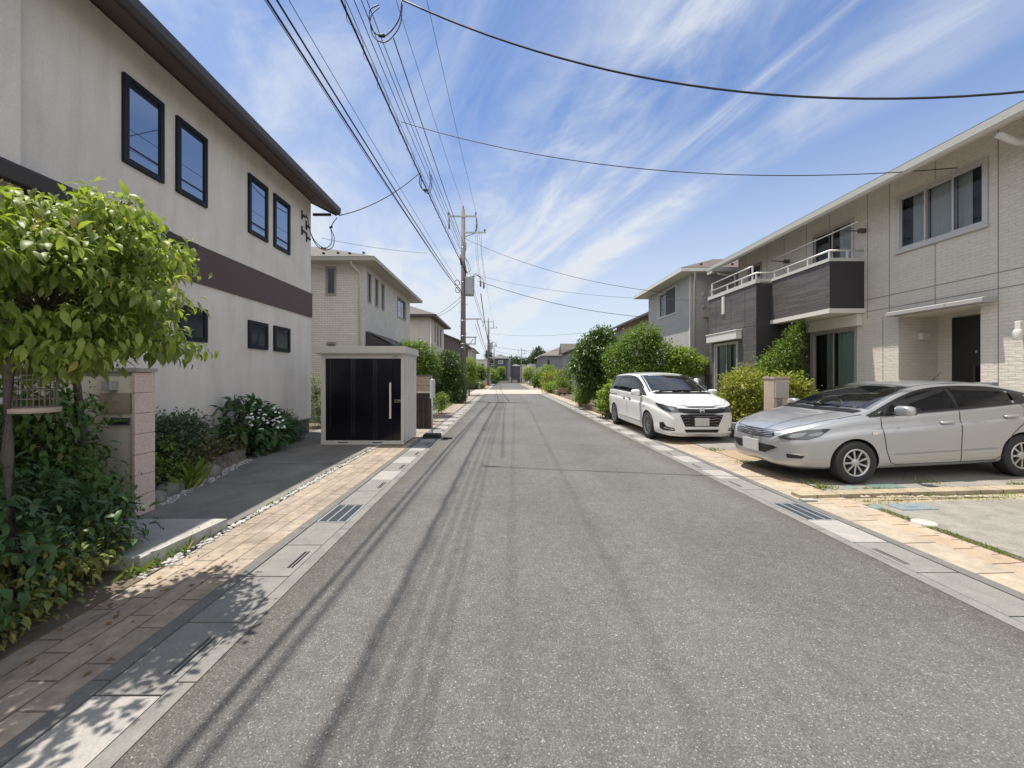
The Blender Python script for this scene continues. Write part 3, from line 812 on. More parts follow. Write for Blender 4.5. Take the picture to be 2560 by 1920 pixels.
# ================================================================== THIRD, FOURTH, FIFTH LEFT HOUSES
def simple_house(name, label, x0, x1, y0, y1, zt, wallm, roofm, gutm, soffm, ov=0.55, pitch=0.42, roof='hip', sidewin=(), frontwin=(), out=1, fm=None, gm=None, base=0.0):
    """out=+1: the street lies towards +X"""
    xs = x1 if out > 0 else x0
    t = thing(name, label, "house", (xs, y0, base))
    a = Fr('x', xs, out); b = Fr('y', y0, -1)
    mb = MB()
    holed_wall(mb, a, y0, y1, base, zt, list(sidewin), 0.12)
    holed_wall(mb, b, x0, x1, base, zt, list(frontwin), 0.12)
    xo = x0 if out > 0 else x1
    mb.box(min(xo, xo + out * 0.02), max(xo, xo + out * 0.02), y0 + 0.01, y1 - 0.02, base, zt)
    mb.box(x0 + 0.011, x1 - 0.011, y1 - 0.02, y1, base, zt)
    if roof == 'gable':                      # ridge along the street
        xm = (x0 + x1) / 2; h = (x1 - x0) / 2 * pitch
        mb.add([(x0, y0, zt), (x1, y0, zt), (xm, y0, zt + h)], [(0, 1, 2)])
        mb.add([(x0, y1, zt), (x1, y1, zt), (xm, y1, zt + h)], [(0, 1, 2)])
    obj("wall", mb, [wallm, M_ROOM], t)
    for h in sidewin: window(t, a, *h[:4], fm or M_TAUPEF, gm or M_GLASS_DK, h[4] if len(h) > 4 else 1, 0.06, 0.03)
    for h in frontwin: window(t, b, *h[:4], fm or M_TAUPEF, gm or M_GLASS_DK, h[4] if len(h) > 4 else 1, 0.06, 0.03)
    rf = MB()
    if roof == 'hip': hip_roof(rf, x0 - ov, x1 + ov, y0 - ov, y1 + ov, zt + 0.03, pitch)
    else:
        xm = (x0 + x1) / 2; hh = ((x1 - x0) / 2 + ov) * pitch; z = zt - ov * pitch + 0.06
        for s in (0, 1):
            xa = x0 - ov if s == 0 else x1 + ov
            rf.add([(xa, y0 - ov * 0.7, z), (xa, y1 + ov * 0.7, z), (xm, y1 + ov * 0.7, z + hh), (xm, y0 - ov * 0.7, z + hh),
                    (xa, y0 - ov * 0.7, z - 0.12), (xa, y1 + ov * 0.7, z - 0.12), (xm, y1 + ov * 0.7, z + hh - 0.12), (xm, y0 - ov * 0.7, z + hh - 0.12)],
                   [(0, 1, 2, 3), (4, 7, 6, 5), (0, 3, 7, 4), (1, 5, 6, 2), (0, 4, 5, 1)])
    obj("roof", rf, roofm, t)
    if roof == 'hip': eaves(t, x0 - ov - 0.02, x1 + ov + 0.02, y0 - ov - 0.02, y1 + ov + 0.02, zt + 0.01, 0, 0, 0, 0, gutm, soffm, 0.14)
    else:
        g = MB()
        z = zt - ov * pitch + 0.06
        g.box(x1 + ov, x1 + ov + 0.1, y0 - ov * 0.7, y1 + ov * 0.7, z - 0.14, z + 0.01); obj("gutter", g, gutm, t); g = MB(); g.box(x0 - ov - 0.1, x0 - ov, y0 - ov * 0.7, y1 + ov * 0.7, z - 0.14, z + 0.01)
        obj("gutter", g, gutm, t)
    return t
M_BGSTUC = stucco("beige_grey_siding", (0.58, 0.55, 0.50), (0.50, 0.475, 0.435), 0.1, 60)
def yz(u, X=5.3): return 960 * X / (1258 - u)
HC = simple_house("beige_house", "beige grey house with a dark hipped roof, left of the utility pole", -13, -5.3, 27.65, 34.3, 5.95, M_BGSTUC, M_SHG, M_DKMETAL, M_SOFFB, 0.55,
    sidewin=[(yz(1087), yz(1089.2), 4.2, 5.6), (yz(1092.5), yz(1096), 4.0, 5.6), (yz(1099.5), yz(1103), 4.0, 5.6), (29.2, 30.6, 1.6, 2.6)])
HC['label'] = "beige grey house with dark eaves and three tall narrow windows, beyond the white brick house"
downpipe(HC, [(-5.22, 27.6, 5.8), (-5.22, 27.6, 0.1)], 0.05)
HD = simple_house("plum_house", "dark plum sided house with a sloping roof end, seen left of the nearest utility pole", -13, -5.3, 45.8, 57.5, 5.9, rib_mat("plum_siding", (0.085, 0.072, 0.078), (0.075, 0.063, 0.068), 0.12), M_SHG, M_DKMETAL, M_SOFFB, 0.6, 0.4, 'gable',
    sidewin=[(47.5, 49, 3.9, 5.2), (52, 54, 3.9, 5.2)])
HE = simple_house("far_beige_house", "far beige house with a curved-edge grey roof behind the nearest utility pole's foot", -13, -5.2, 61.5, 74, 6.0, M_BGSTUC, M_SHG, M_DKMETAL, M_SOFFW, 0.6,
    sidewin=[(63, 64.2, 3.2, 5.2), (66, 68, 3.8, 5.2), (70, 71.5, 3.4, 5.2)], frontwin=[(-7, -6, 3.9, 5.2)])
HE['label'] = "far beige house with pale eaves, right of the nearest utility pole beyond the plum house"
HF = simple_house("flat_white_house", "small flat-topped pale house between the beige house and the slate blue house", -9.0, -3.4, 86, 96, 5.3, M_BGSTUC, M_SHG, M_FASCIA, M_SOFFW, 0.1, 0.05,
    frontwin=[(-4.9, -4.3, 2.6, 4.4)])
M_SLATE = stucco("slate_blue_siding", (0.105, 0.105, 0.135), (0.09, 0.09, 0.115), 0.08)
HG = simple_house("slate_blue_house", "slate blue two-storey house with a pyramid roof facing down the street's end", -2.35, 1.0, 92, 99, 5.9, M_SLATE, shingle_mat("green_grey_shingle", (0.15, 0.16, 0.155), (0.10, 0.11, 0.105)), M_FASCIA, M_SOFFW, 0.4, 0.5,
    frontwin=[(-1.25, -0.05, 4.55, 5.35, 2), (-1.1, 0.1, 2.4, 3.1, 2)], fm=M_WHITEP)
wb = MB(); wb.box(1.003, 1.75, 92.6, 98.9, 0, 5.6); obj("wall", wb, stucco("pale_slate_siding", (0.30, 0.30, 0.34), (0.25, 0.25, 0.29)), HG)
wb = MB(); wb.box(1.753, 4.2, 93.5, 99, 0, 4.0); obj("side_wing", wb, M_SLATE, HG)
wb = MB(); hip_roof(wb, 1.6, 4.5, 93.2, 99.2, 4.02, 0.4); obj("roof", wb, MATS["green_grey_shingle"], HG)
simple_house("gabled_far_house", "far tan house with a wide grey gable under the wooded hill", 3.4, 8.6, 112, 122, 3.9, M_BGSTUC, shingle_mat("pale_grey_shingle", (0.3, 0.3, 0.3), (0.22, 0.22, 0.22)), M_FASCIA, M_SOFFW, 0.5, 0.5, 'gable', out=-1)

# ================================================================== RIGHT HOUSE: cream tile siding, dark balcony
M_CREAM = brick_mat("cream_tile_siding", (0.72, 0.67, 0.59), (0.69, 0.645, 0.57), (0.62, 0.575, 0.505), 0.19, 0.066, ms=0.006, bmp=0.6, bdist=0.012, face=1.5, facesc=(5, 13, 1), dirt=0.08, smooth=0.35)
M_RIB = rib_mat("dark_ribbed_siding", (0.125, 0.112, 0.112), (0.075, 0.067, 0.069), 0.04)
M_CHAR = M("charcoal_panel", (0.033, 0.031, 0.035), 0.55)
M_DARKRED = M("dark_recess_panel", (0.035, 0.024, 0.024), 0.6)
HR = thing("cream_tile_house", "cream tile-clad two-storey house with dark balconies behind the two parked cars", "house", (9.0, 8.0, 0.17))
XR = 9.0
fr = Fr('x', XR, -1)
big = (7.12, 8.79, 4.40, 5.68)
w2 = (9.85, 11.2, 3.55, 5.68)
w3 = (13.35, 14.1, 3.9, 5.6)
slid = (9.77, 11.2, 0.62, 2.85)
porch = (7.24, 8.74, 0.2, 2.94)
mb = MB()
holed_wall(mb, fr, 3.2, 11.66, 0.1, 6.12, [big, w2, slid, porch], 0.16)
holed_wall(mb, fr, 11.66, 14.7, 3.0, 6.12, [w3], 0.16)
n0 = len(mb.f)
# drop the plain back of the porch opening (its recess is built below)
keep = [i for i, f in enumerate(mb.f) if not (mb.m[i] == 1 and all(abs(mb.v[k][0] - 9.16) < 1e-6 and 7.2 < mb.v[k][1] < 8.8 and mb.v[k][2] < 2.95 for k in f))]
mb.f = [mb.f[i] for i in keep]; mb.m = [mb.m[i] for i in keep]; mb.sm = [mb.sm[i] for i in keep]
mb.quad((9.16, 8.74, 0.2), (9.90, 8.74, 0.2), (9.90, 8.74, 2.94), (9.16, 8.74, 2.94)); mb.quad((9.16, 7.24, 0.2), (9.16, 7.24, 2.94), (9.90, 7.24, 2.94), (9.90, 7.24, 0.2))
mb.quad((9.90, 8.74, 0.2), (9.90, 8.46, 0.2), (9.90, 8.46, 2.94), (9.90, 8.74, 2.94)); mb.quad((9.90, 8.46, 2.88), (9.90, 7.24, 2.88), (9.90, 7.24, 2.94), (9.90, 8.46, 2.94))
mb.quad((9.16, 7.24, 2.94), (9.16, 8.74, 2.94), (9.9, 8.74, 2.94), (9.9, 7.24, 2.94))
mb.box(9.01, 16.5, 14.68, 14.70, 0.1, 6.12); mb.box(9.01, 16.5, 3.2, 3.22, 0.1, 6.12); mb.box(16.48, 16.5, 3.22, 14.68, 0.1, 6.12)
mb.add([(9.0, 14.70, 6.12), (16.5, 14.70, 6.12), (12.75, 14.70, 7.75)], [(0, 1, 2)])
obj("wall", mb, [M_CREAM, M_ROOM], HR)
pf = MB(); pf.box(8.75, 9.9, 7.0, 9.0, 0.0, 0.20); obj("porch_step", pf, M_SLABG, HR)
window(HR, fr, *big, M_SILVERF, M_GLASS_CLR, 3, 0.08, 0.02, M_CURT, [(0.17, 0.33), (0.34, 0.66), (0.67, 0.88)], label="wide triple window with white curtains", sill=True)
window(HR, fr, *w2, M_SILVERF, M_GLASS_CLR, 2, 0.06, 0.02, M_CURT, [(0.0, 0.42)])
window(HR, fr, *w3, M_TAUPEF, M_GLASS_DK, 1, 0.06, 0.02)
window(HR, fr, *slid, M_TAUPEF, M_GLASS_CLR, 2, 0.06, 0.02, M_GREENC, [(0.0, 0.47), (0.55, 0.75)])
# panel joints
jb = MB()
for a in (3.9, 5.6, 6.98, 8.0, 8.95, 9.48, 10.6, 11.4, 12.3, 13.1, 14.2):
    for (za, zb) in (((2.85, 6.1),) if a > 9.5 else ((3.02, 6.1),)):
        segs = [(za, zb)]
        for (b0, b1, y0, y1) in (big, w2, w3, slid):
            if b0 - 0.02 < a < b1 + 0.02: segs = [(za, y0 - 0.05), (y1 + 0.02, zb)] if y0 > za else [(y1 + 0.02, zb)]
        for s in segs:
            if s[1] > s[0]: jb.box(XR - 0.003, XR, a - 0.007, a + 0.007, s[0], s[1])
for z in (3.48, 3.19): jb.box(XR - 0.0035, XR - 0.0005, 3.2, 9.56, z - 0.008, z + 0.008)
for a in (6.98, 9.1): jb.box(XR - 0.003, XR, a - 0.007, a + 0.007, 0.2, 3.0)
obj("wall_joint", jb, M("joint_line", (0.24, 0.215, 0.18), 0.8), HR)
# roof with sloping soffit and deep white fascia
sb = MB(); sb.prism([(XR + 0.02, 6.08), (8.18, 5.74), (8.18, 5.80), (XR + 0.02, 6.2)], 'y', 2.6, 15.2); obj("soffit", sb, M_SOFFW, HR)
sb = MB(); sb.prism([(8.18, 5.69), (8.12, 5.69), (8.08, 5.74), (8.07, 5.87), (8.18, 5.88)], 'y', 2.55, 15.26); sb.box(8.09, 8.17, 14.9, 15.24, 5.60, 5.69); obj("fascia", sb, M_FASCIA, HR)
sb = MB()
sb.quad((8.09, 2.6, 5.89), (12.75, 2.6, 7.9), (12.75, 15.24, 7.9), (8.09, 15.24, 5.89)); sb.quad((17.4, 2.6, 5.89), (17.4, 15.24, 5.89), (12.75, 15.24, 7.9), (12.75, 2.6, 7.9))
obj("roof", sb, M("dark_brown_roof_tile", (0.06, 0.045, 0.04), 0.6), HR)
# dark storey-high bay with a roof balcony
bay = [(12.55, 13.95, 0.62, 2.75)]
bf = Fr('x', 7.68, -1)
bb = MB(); holed_wall(bb, bf, 11.664, 14.34, 0.1, 4.42, bay, 0.14)
bb.box(7.683, 8.998, 14.32, 14.34, 0.1, 4.42); bb.quad((7.69, 11.67, 3.5), (7.69, 14.33, 3.5), (8.99, 14.33, 3.5), (8.99, 11.67, 3.5), 1)
obj("bay_wall", bb, [M_RIB, M_ROOM], HR)
bs = MB(); bs.box(7.68, 8.998, 11.655, 11.664, 0.1, 4.42); obj("bay_side_panel", bs, M_CHAR, HR)
window(HR, bf, *bay[0], M_SILVERF, M_GLASS_CLR, 2, 0.06, 0.03, M_GREENC, [(0.05, 0.3), (0.42, 0.62), (0.7, 0.97)])
sx = MB(); sx.box(7.48, 7.676, 12.35, 14.15, 2.80, 3.06); sx.box(7.46, 7.676, 12.33, 14.17, 3.06, 3.10); obj("shutter_box", sx, M_WHITEP, HR, bevel=0.01)
jb = MB()
for a in (12.2, 12.95, 13.85, 14.25): jb.box(7.677, 7.68, a - 0.007, a + 0.007, 3.12, 4.4)
jb.box(7.6765, 7.6795, 11.67, 14.33, 3.15, 3.165)
obj("wall_joint", jb, M_CHAR, HR)
vs = MB(); vs.box(7.63, 7.679, 13.3, 13.42, 3.75, 4.36); obj("slot_drain", vs, M_WHITEP, HR)
vc = MB(); vc.box(8.25, 8.37, 11.60, 11.656, 3.55, 3.72); obj("vent_cap", vc, M_WHITEP, HR, bevel=0.02)
# front balcony
fb = MB(); fb.box(8.14, 8.20, 9.578, 11.652, 3.28, 4.46); obj("balcony_front", fb, M_RIB, HR)
fb = MB(); fb.box(8.142, 8.998, 9.57, 9.578, 3.28, 4.46); obj("balcony_side", fb, M_CHAR, HR)
fb = MB(); fb.box(8.10, 8.998, 9.54, 11.653, 3.17, 3.28); obj("balcony_floor", fb, M_SOFFW, HR)
fb = MB(); fb.box(8.11, 8.23, 9.55, 11.652, 4.46, 4.54); fb.box(8.23, 8.998, 9.55, 9.63, 4.46, 4.54)
fb.box(7.65, 7.78, 11.63, 14.36, 4.42, 4.54); fb.box(7.78, 8.11, 11.63, 11.74, 4.46, 4.54); fb.box(7.78, 8.998, 14.26, 14.36, 4.42, 4.54)
obj("balcony_cap", fb, M_FASCIA, HR)
fb = MB()
fb.tube([(8.17, 11.66, 4.74), (8.17, 9.60, 4.74), (8.99, 9.60, 4.74)], 0.024, 8)
fb.tube([(7.71, 14.3, 4.74), (7.71, 11.68, 4.74), (8.17, 11.68, 4.74)], 0.024, 8)
for (x, y) in ((8.17, 9.62), (8.17, 10.3), (8.17, 11.0), (8.17, 11.55), (8.6, 9.60), (7.71, 11.7), (7.71, 12.4), (7.71, 13.2), (7.71, 14.2)): fb.box(x - 0.015, x + 0.015, y - 0.02, y + 0.02, 4.54, 4.73)
fb.tube([(7.73, 14.2, 5.0), (7.73, 12.9, 5.0), (7.73, 11.9, 5.0)], 0.022, 8); fb.box(7.715, 7.745, 14.16, 14.24, 4.54, 5.0); fb.box(7.715, 7.745, 11.88, 11.93, 4.54, 5.0)
obj("balcony_rail", fb, M("rail_grey", (0.6, 0.6, 0.58), 0.35, metal=0.3), HR)
lp = MB()
for a in (9.55, 12.1):
    lp.box(8.84, 8.999, a - 0.04, a + 0.04, 5.16, 5.26); lp.tube([(8.86, a, 5.2), (8.45, a + 0.03, 5.24)], 0.014, 6)
obj("clothes_pole_bracket", lp, M("bracket_brown", (0.10, 0.075, 0.06), 0.5), HR)
lp = MB(); lp.tube([(8.5, 9.2, 5.30), (8.5, 12.2, 5.26)], 0.016, 6); obj("clothes_pole", lp, M_WHITEP, HR)
# porch
pc = MB(); pc.box(8.76, 8.999, 7.02, 8.70, 2.97, 3.0); pc.prism([(8.70, 2.95), (8.76, 2.95), (8.76, 3.05), (8.70, 3.03)], 'y', 6.98, 8.74); pc.box(8.76, 8.998, 6.98, 7.02, 2.95, 3.05); pc.box(8.76, 8.998, 8.70, 8.74, 2.95, 3.05); obj("door_canopy", pc, M("canopy_grey", (0.36, 0.345, 0.33), 0.45), HR, bevel=0.008)
dr = MB(); dr.box(9.86, 9.899, 7.26, 8.44, 0.55, 2.87); dr.box(9.80, 9.899, 7.26, 8.44, 0.2, 0.55); dro = obj("door", dr, M("black_door", (0.016, 0.014, 0.016), 0.35, 0.3, 30.0, stretch=(1, 8, 0.4)), HR)
hd = MB(); hd.box(9.81, 9.86, 7.98, 8.02, 1.35, 1.8); obj("handle", hd, M_DKMETAL, dro); kh = MB(); kh.box(9.845, 9.86, 7.97, 8.01, 2.08, 2.13); obj("lock", kh, M_STEEL, dro)
pl2 = MB(); pl2.box(9.42, 9.60, 8.64, 8.735, 2.42, 2.58); obj("porch_lamp", pl2, M_WHITEP, HR, bevel=0.015)
wl = MB(); wl.box(8.86, 8.999, 6.58, 6.66, 2.3, 2.55); wl.lathe([(0.0, 2.22), (0.05, 2.22), (0.06, 2.34), (0.05, 2.4), (0, 2.4)], (8.87, 6.62, 0), 12); obj("security_lamp", wl, M_WHITEP, HR, bevel=0.01)
downpipe(HR, [(8.3, 14.9, 5.6), (8.4, 14.9, 5.55), (8.9, 14.75, 5.45), (8.94, 14.74, 0.2)], 0.035)
downpipe(HR, [(8.75, 11.5, 3.16), (8.75, 11.5, 3.05), (8.75, 11.56, 3.0), (8.75, 11.58, 0.2)], 0.03, M("brown_pipe", (0.10, 0.06, 0.05), 0.5))
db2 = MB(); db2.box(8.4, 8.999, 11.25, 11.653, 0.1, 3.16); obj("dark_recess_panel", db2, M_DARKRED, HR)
gp = MB(); gp.tube([(8.2, 6.36, 5.6), (8.55, 6.4, 5.5), (8.95, 6.42, 5.5)], 0.05, 10); obj("gutter_elbow", gp, M_WHITEP, HR)
hb3 = MB(); hb3.box(8.86, 8.999, 9.62, 11.24, 2.87, 3.15); hb3.box(8.84, 8.999, 9.60, 11.26, 3.10, 3.16); obj("shutter_header", hb3, M_SOFFW, HR, bevel=0.01)
sp2 = MB(); sp2.box(7.3, 7.67, 12.4, 14.1, 0.05, 0.42); obj("deck_step", sp2, M_SLABG, HR)
# aircon unit on the roof balcony
ac = thing("aircon_unit", "white air conditioner outdoor unit on the dark bay's roof balcony", "air conditioner", (8.62, 13.7, 3.51))
ab = MB(); ab.box(-0.15, 0.15, -0.4, 0.4, 0.55, 1.13); obj("casing", ab, M_WHITEP, ac, True, bevel=0.02)
ab = MB(); ab.lathe([(0.0, -0.165), (0.2, -0.165), (0.22, -0.15)], (0, 0.1, 0.84), 20, 'x'); obj("fan_grille", ab, M_CHAR, ac, True)
ab = MB(); ab.box(-0.14, 0.14, -0.34, -0.3, 0, 0.55); ab.box(-0.14, 0.14, 0.3, 0.34, 0, 0.55); obj("stand", ab, M_STEEL, ac, True)

# ================================================================== SECOND RIGHT HOUSE: pale grey panels, brown hip roof
M_PGREY = brick_mat("pale_grey_panel", (0.50, 0.49, 0.475), (0.47, 0.46, 0.45), (0.38, 0.37, 0.36), 0.45, 0.16, ms=0.004, bmp=0.35, bdist=0.006, face=0.5, facesc=(5, 6, 1), dirt=0.06)
HS = thing("pale_grey_house", "pale grey house with brown hipped roof and corner window, behind the trees by the van", "house", (7.8, 16, 0.1))
fs = Fr('x', 7.8, -1); fq = Fr('y', 16.0, -1)
cw2 = [(960 * 7.8 / (1691 - 1258), 960 * 7.8 / (1645.6 - 1258), 4.43, 5.70)]
mb = MB(); holed_wall(mb, fs, 16.0, 20.6, 0.0, 5.95, cw2, 0.12); holed_wall(mb, fq, 7.8, 15.5, 0.0, 5.95, [], 0.12)
mb.box(7.81, 15.5, 20.58, 20.6, 0, 5.95); mb.box(15.48, 15.5, 16.01, 20.58, 0, 5.95)
obj("wall", mb, [M_PGREY, M_ROOM], HS)
window(HS, fs, *cw2[0], M_WHITEP, M_GLASS_CLR, 2, 0.07, 0.03, M_CURT, [(0.5, 1.0)], label="corner window with a dark screen on its near half")
so = MB(); so.box(7.75, 7.775, cw2[0][0] + 0.06, (cw2[0][0] + cw2[0][1]) / 2, 4.5, 5.63); obj("insect_screen", so, M("screen_mesh", (0.06, 0.06, 0.065), 0.7), HS)
rf = MB(); hip_roof(rf, 7.2, 16.1, 15.5, 21.15, 5.99, 0.42); rfo = obj("roof", rf, shingle_mat("brown_shingle", (0.135, 0.098, 0.085), (0.085, 0.06, 0.052)), HS)
snow_guards(rfo, [(8.3 + 0.65 * i, 16.1, 6.26) for i in range(4)], M_DKMETAL)
eaves(HS, 7.18, 16.12, 15.48, 21.17, 5.97, 0, 0, 0, 0, M_WHITEP, M_SOFFW, 0.14)
downpipe(HS, [(7.75, 15.55, 5.85), (7.85, 15.7, 5.75), (7.92, 15.92, 5.5), (7.92, 15.93, 0.1)], 0.04)
downpipe(HS, [(9.45, 15.9, 5.6), (9.45, 15.9, 0.1)], 0.045)
cb = MB(); cb.box(7.77, 7.8, 15.98, 16.06, 0.1, 5.9); obj("corner_trim", cb, M_WHITEP, HS)
mt = MB()
for (x, z) in ((8.35, 5.0), (8.75, 5.0), (8.35, 4.5), (8.75, 4.5)):
    mt.lathe([(0, 15.95), (0.07, 15.95), (0.09, 15.98), (0.09, 16.0)], (x, 0, z), 12, 'y')
mt.box(8.33, 8.56, 15.9, 15.998, 4.05, 4.3); mt.tube([(8.0, 15.9, 4.7), (8.25, 15.88, 4.6), (8.4, 15.92, 4.95)], 0.015, 6); mt.tube([(8.45, 15.9, 4.05), (8.42, 15.9, 3.85), (8.6, 15.9, 3.95), (8.75, 15.95, 4.45)], 0.012, 6)
obj("meter_fitting", mt, M("meter_grey", (0.42, 0.42, 0.41), 0.5), HS)

# ================================================================== MORE RIGHT HOUSES
M_TANB = brick_mat("tan_brick_siding", (0.40, 0.36, 0.31), (0.36, 0.325, 0.28), (0.22, 0.2, 0.175), 0.22, 0.075, bmp=0.4)
HT = simple_house("tan_house", "tan brick house with a long grey eave rising behind the street trees", 10.2, 18, 24, 34.5, 6.0, M_TANB, M_SHG, M_DKMETAL, M_SOFFB, 0.6, 0.42, 'gable', out=-1,
    sidewin=[(25.3, 26.2, 4.0, 5.0), (28.2, 29.6, 3.9, 5.2, 2), (31.5, 33, 3.9, 5.2, 2)])
HT['label'] = "tan brick house with a long eave, next beyond the pale grey house"
HU = simple_house("grey_gable_house", "grey house with small dark upper windows behind the large leafy tree", 10.2, 18, 38, 50, 5.7, stucco("cool_grey_siding", (0.46, 0.45, 0.45), (0.40, 0.39, 0.39)), M_SHG, M_DKMETAL, M_SOFFW, 0.55, 0.42, 'gable', out=-1,
    sidewin=[(41, 42, 3.7, 5.0), (45, 45.8, 3.6, 5.0), (47.5, 48.6, 3.6, 5.0)])
gg = MB(); gg.prism([(50.5, 5.9), (55.5, 5.9), (53, 9.1)], 'x', 9.6, 14.0)
HV = simple_house("wide_grey_house", "wide grey house with white shutters and a steep front gable, far right of the street", 10.0, 18, 51.5, 65, 5.5, stucco("mid_grey_siding", (0.36, 0.35, 0.345), (0.31, 0.30, 0.30)), M_SHG, M_DKMETAL, M_SOFFW, 0.5, 0.5, 'gable', out=-1,
    sidewin=[(53, 55, 1.6, 3.4), (57, 58.5, 1.6, 3.2)])
gg = MB(); gg.box(9.92, 9.998, 55.2, 56.9, 1.2, 3.3); obj("white_shutter", gg, M_WHITEP, HV)
gg = MB(); gg.prism([(61.0, 5.2), (64.6, 5.2), (62.8, 6.9)], 'x', 9.3, 13.5); obj("gable", gg, M_SHG, HV)
simple_house("blue_grey_far_house", "blue grey far house with dark upper windows, left of the wide grey house", 7.4, 16, 72, 84, 5.5, stucco("blue_grey_siding", (0.24, 0.25, 0.28), (0.2, 0.21, 0.235)), shingle_mat("tan_shingle", (0.17, 0.14, 0.12), (0.12, 0.10, 0.085)), M_FASCIA, M_SOFFW, 0.5, 0.42, 'hip', out=-1,
    sidewin=[(74, 75.4, 3.2, 5.0), (78, 79, 3.2, 5.0)], frontwin=[(8.2, 8.8, 3.2, 4.8)])
wh = thing("white_far_house", "narrow white flat-roofed house at the street end, left of the blue grey house", "house", (6.9, 84, 0))
gg = MB(); gg.box(5.7, 7.3, 84.5, 92, 0, 4.2); obj("wall", gg, stucco("white_render", (0.70, 0.70, 0.70), (0.62, 0.62, 0.62)), wh)
gg = MB(); gg.box(5.65, 7.35, 84.45, 92.05, 4.2, 4.28); obj("roof", gg, M_FASCIA, wh)
# ================================================================== CARS
def pchip(xs, ys):
    xs = np.array(xs, float); ys = np.array(ys, float)
    o = np.argsort(xs); xs, ys = xs[o], ys[o]
    h = np.diff(xs); d = np.diff(ys) / h
    m = np.zeros_like(ys)
    m[0], m[-1] = d[0], d[-1]
    for i in range(1, len(xs) - 1):
        if d[i - 1] * d[i] <= 0: m[i] = 0
        else:
            w1, w2 = 2 * h[i] + h[i - 1], h[i] + 2 * h[i - 1]
            m[i] = (w1 + w2) / (w1 / d[i - 1] + w2 / d[i])
    def f(x):
        x = min(max(x, xs[0]), xs[-1])
        i = min(max(int(np.searchsorted(xs, x)) - 1, 0), len(xs) - 2)
        t = (x - xs[i]) / h[i]
        return ((1 + 2 * t) * (1 - t) ** 2 * ys[i] + t * (1 - t) ** 2 * h[i] * m[i] + t * t * (3 - 2 * t) * ys[i + 1] + t * t * (t - 1) * h[i] * m[i + 1])
    return f
def catmull(P, n):
    P = [np.array(p, float) for p in P]
    Q = [2 * P[0] - P[1]] + P + [2 * P[-1] - P[-2]]
    out = []
    for i in range(1, len(Q) - 2):
        p0, p1, p2, p3 = Q[i - 1], Q[i], Q[i + 1], Q[i + 2]
        a, b, c = [max(np.linalg.norm(v) ** 0.5, 1e-4) for v in (p1 - p0, p2 - p1, p3 - p2)]
        t0, t1, t2, t3 = 0, a, a + b, a + b + c
        for k in range(n):
            t = t1 + (t2 - t1) * k / n
            A1 = (t1 - t) / (t1 - t0) * p0 + (t - t0) / (t1 - t0) * p1
            A2 = (t2 - t) / (t2 - t1) * p1 + (t - t1) / (t2 - t1) * p2
            A3 = (t3 - t) / (t3 - t2) * p2 + (t - t2) / (t3 - t2) * p3
            B1 = (t2 - t) / (t2 - t0) * A1 + (t - t0) / (t2 - t0) * A2
            B2 = (t3 - t) / (t3 - t1) * A2 + (t - t1) / (t3 - t1) * A3
            out.append((t2 - t) / (t2 - t1) * B1 + (t - t1) / (t2 - t1) * B2)
    out.append(P[-1]); return out

M_TYRE = M("tyre_rubber", (0.022, 0.022, 0.023), 0.8, bmp=0.2, bscale=60)
M_RIM = M("alloy_rim", (0.48, 0.485, 0.49), 0.3, metal=0.9)
M_RIMD = M("dark_alloy_rim", (0.30, 0.31, 0.33), 0.28, metal=0.9)
M_HUBD = M("wheel_backing", (0.015, 0.015, 0.016), 0.7)
M_ARCH = M("arch_liner", (0.010, 0.010, 0.010), 0.9)
M_TRIM = M("black_trim", (0.012, 0.012, 0.013), 0.35)
M_CHROME = M("chrome", (0.75, 0.76, 0.78), 0.12, metal=1.0)
M_BARS = M("satin_bar", (0.42, 0.425, 0.43), 0.35, metal=0.8)
M_LAMP = glass_mat("lamp_lens", (0.10, 0.105, 0.105), 0.06, 0.02, 0.82)
M_LAMPDK = M("lamp_bowl_dark", (0.11, 0.115, 0.12), 0.3, metal=0.5)
M_LAMPIN = M("lamp_reflector", (0.55, 0.56, 0.57), 0.2, metal=0.8)
M_PLATE = M("blank_plate", (0.47, 0.47, 0.46), 0.6)
M_SEAM = M("panel_seam", (0.035, 0.035, 0.037), 0.6)
M_CARGL = glass_mat("tinted_car_glass", (0.006, 0.006, 0.008), 0.0, 0.01, 0.35, ior=1.4)
M_WIND = glass_mat("windscreen_glass", (0.012, 0.015, 0.017), 0.05, 0.01, 0.75)
M_INT = M("car_interior", (0.06, 0.06, 0.062), 0.8)
M_SEATG = M("seat_fabric", (0.16, 0.16, 0.165), 0.85)
def paint(name, col, metal, rough, coat=1.0, flake=0.0):
    m, nt, b = _nt(name)
    b.inputs['Base Color'].default_value = rgba(col); b.inputs['Metallic'].default_value = metal
    b.inputs['Roughness'].default_value = rough; b.inputs['Coat Weight'].default_value = coat; b.inputs['Coat Roughness'].default_value = 0.03
    g = N(nt, 'ShaderNodeTexCoord')
    dirt = noise(nt, g.outputs['Object'], 3.0, 6, 0.65)
    sp = N(nt, 'ShaderNodeSeparateXYZ'); nt.links.new(g.outputs['Object'], sp.inputs[0])
    r = ramp(nt, dirt, [(0.35, (rough,) * 3), (0.8, (min(1, rough + 0.14),) * 3)])
    nt.links.new(r, b.inputs['Roughness'])
    MATS[name] = m
    return m
M_WHITE = paint("white_car_paint", (0.70, 0.70, 0.69), 0.0, 0.3)
M_SILVER = paint("silver_car_paint", (0.40, 0.405, 0.42), 0.6, 0.30)

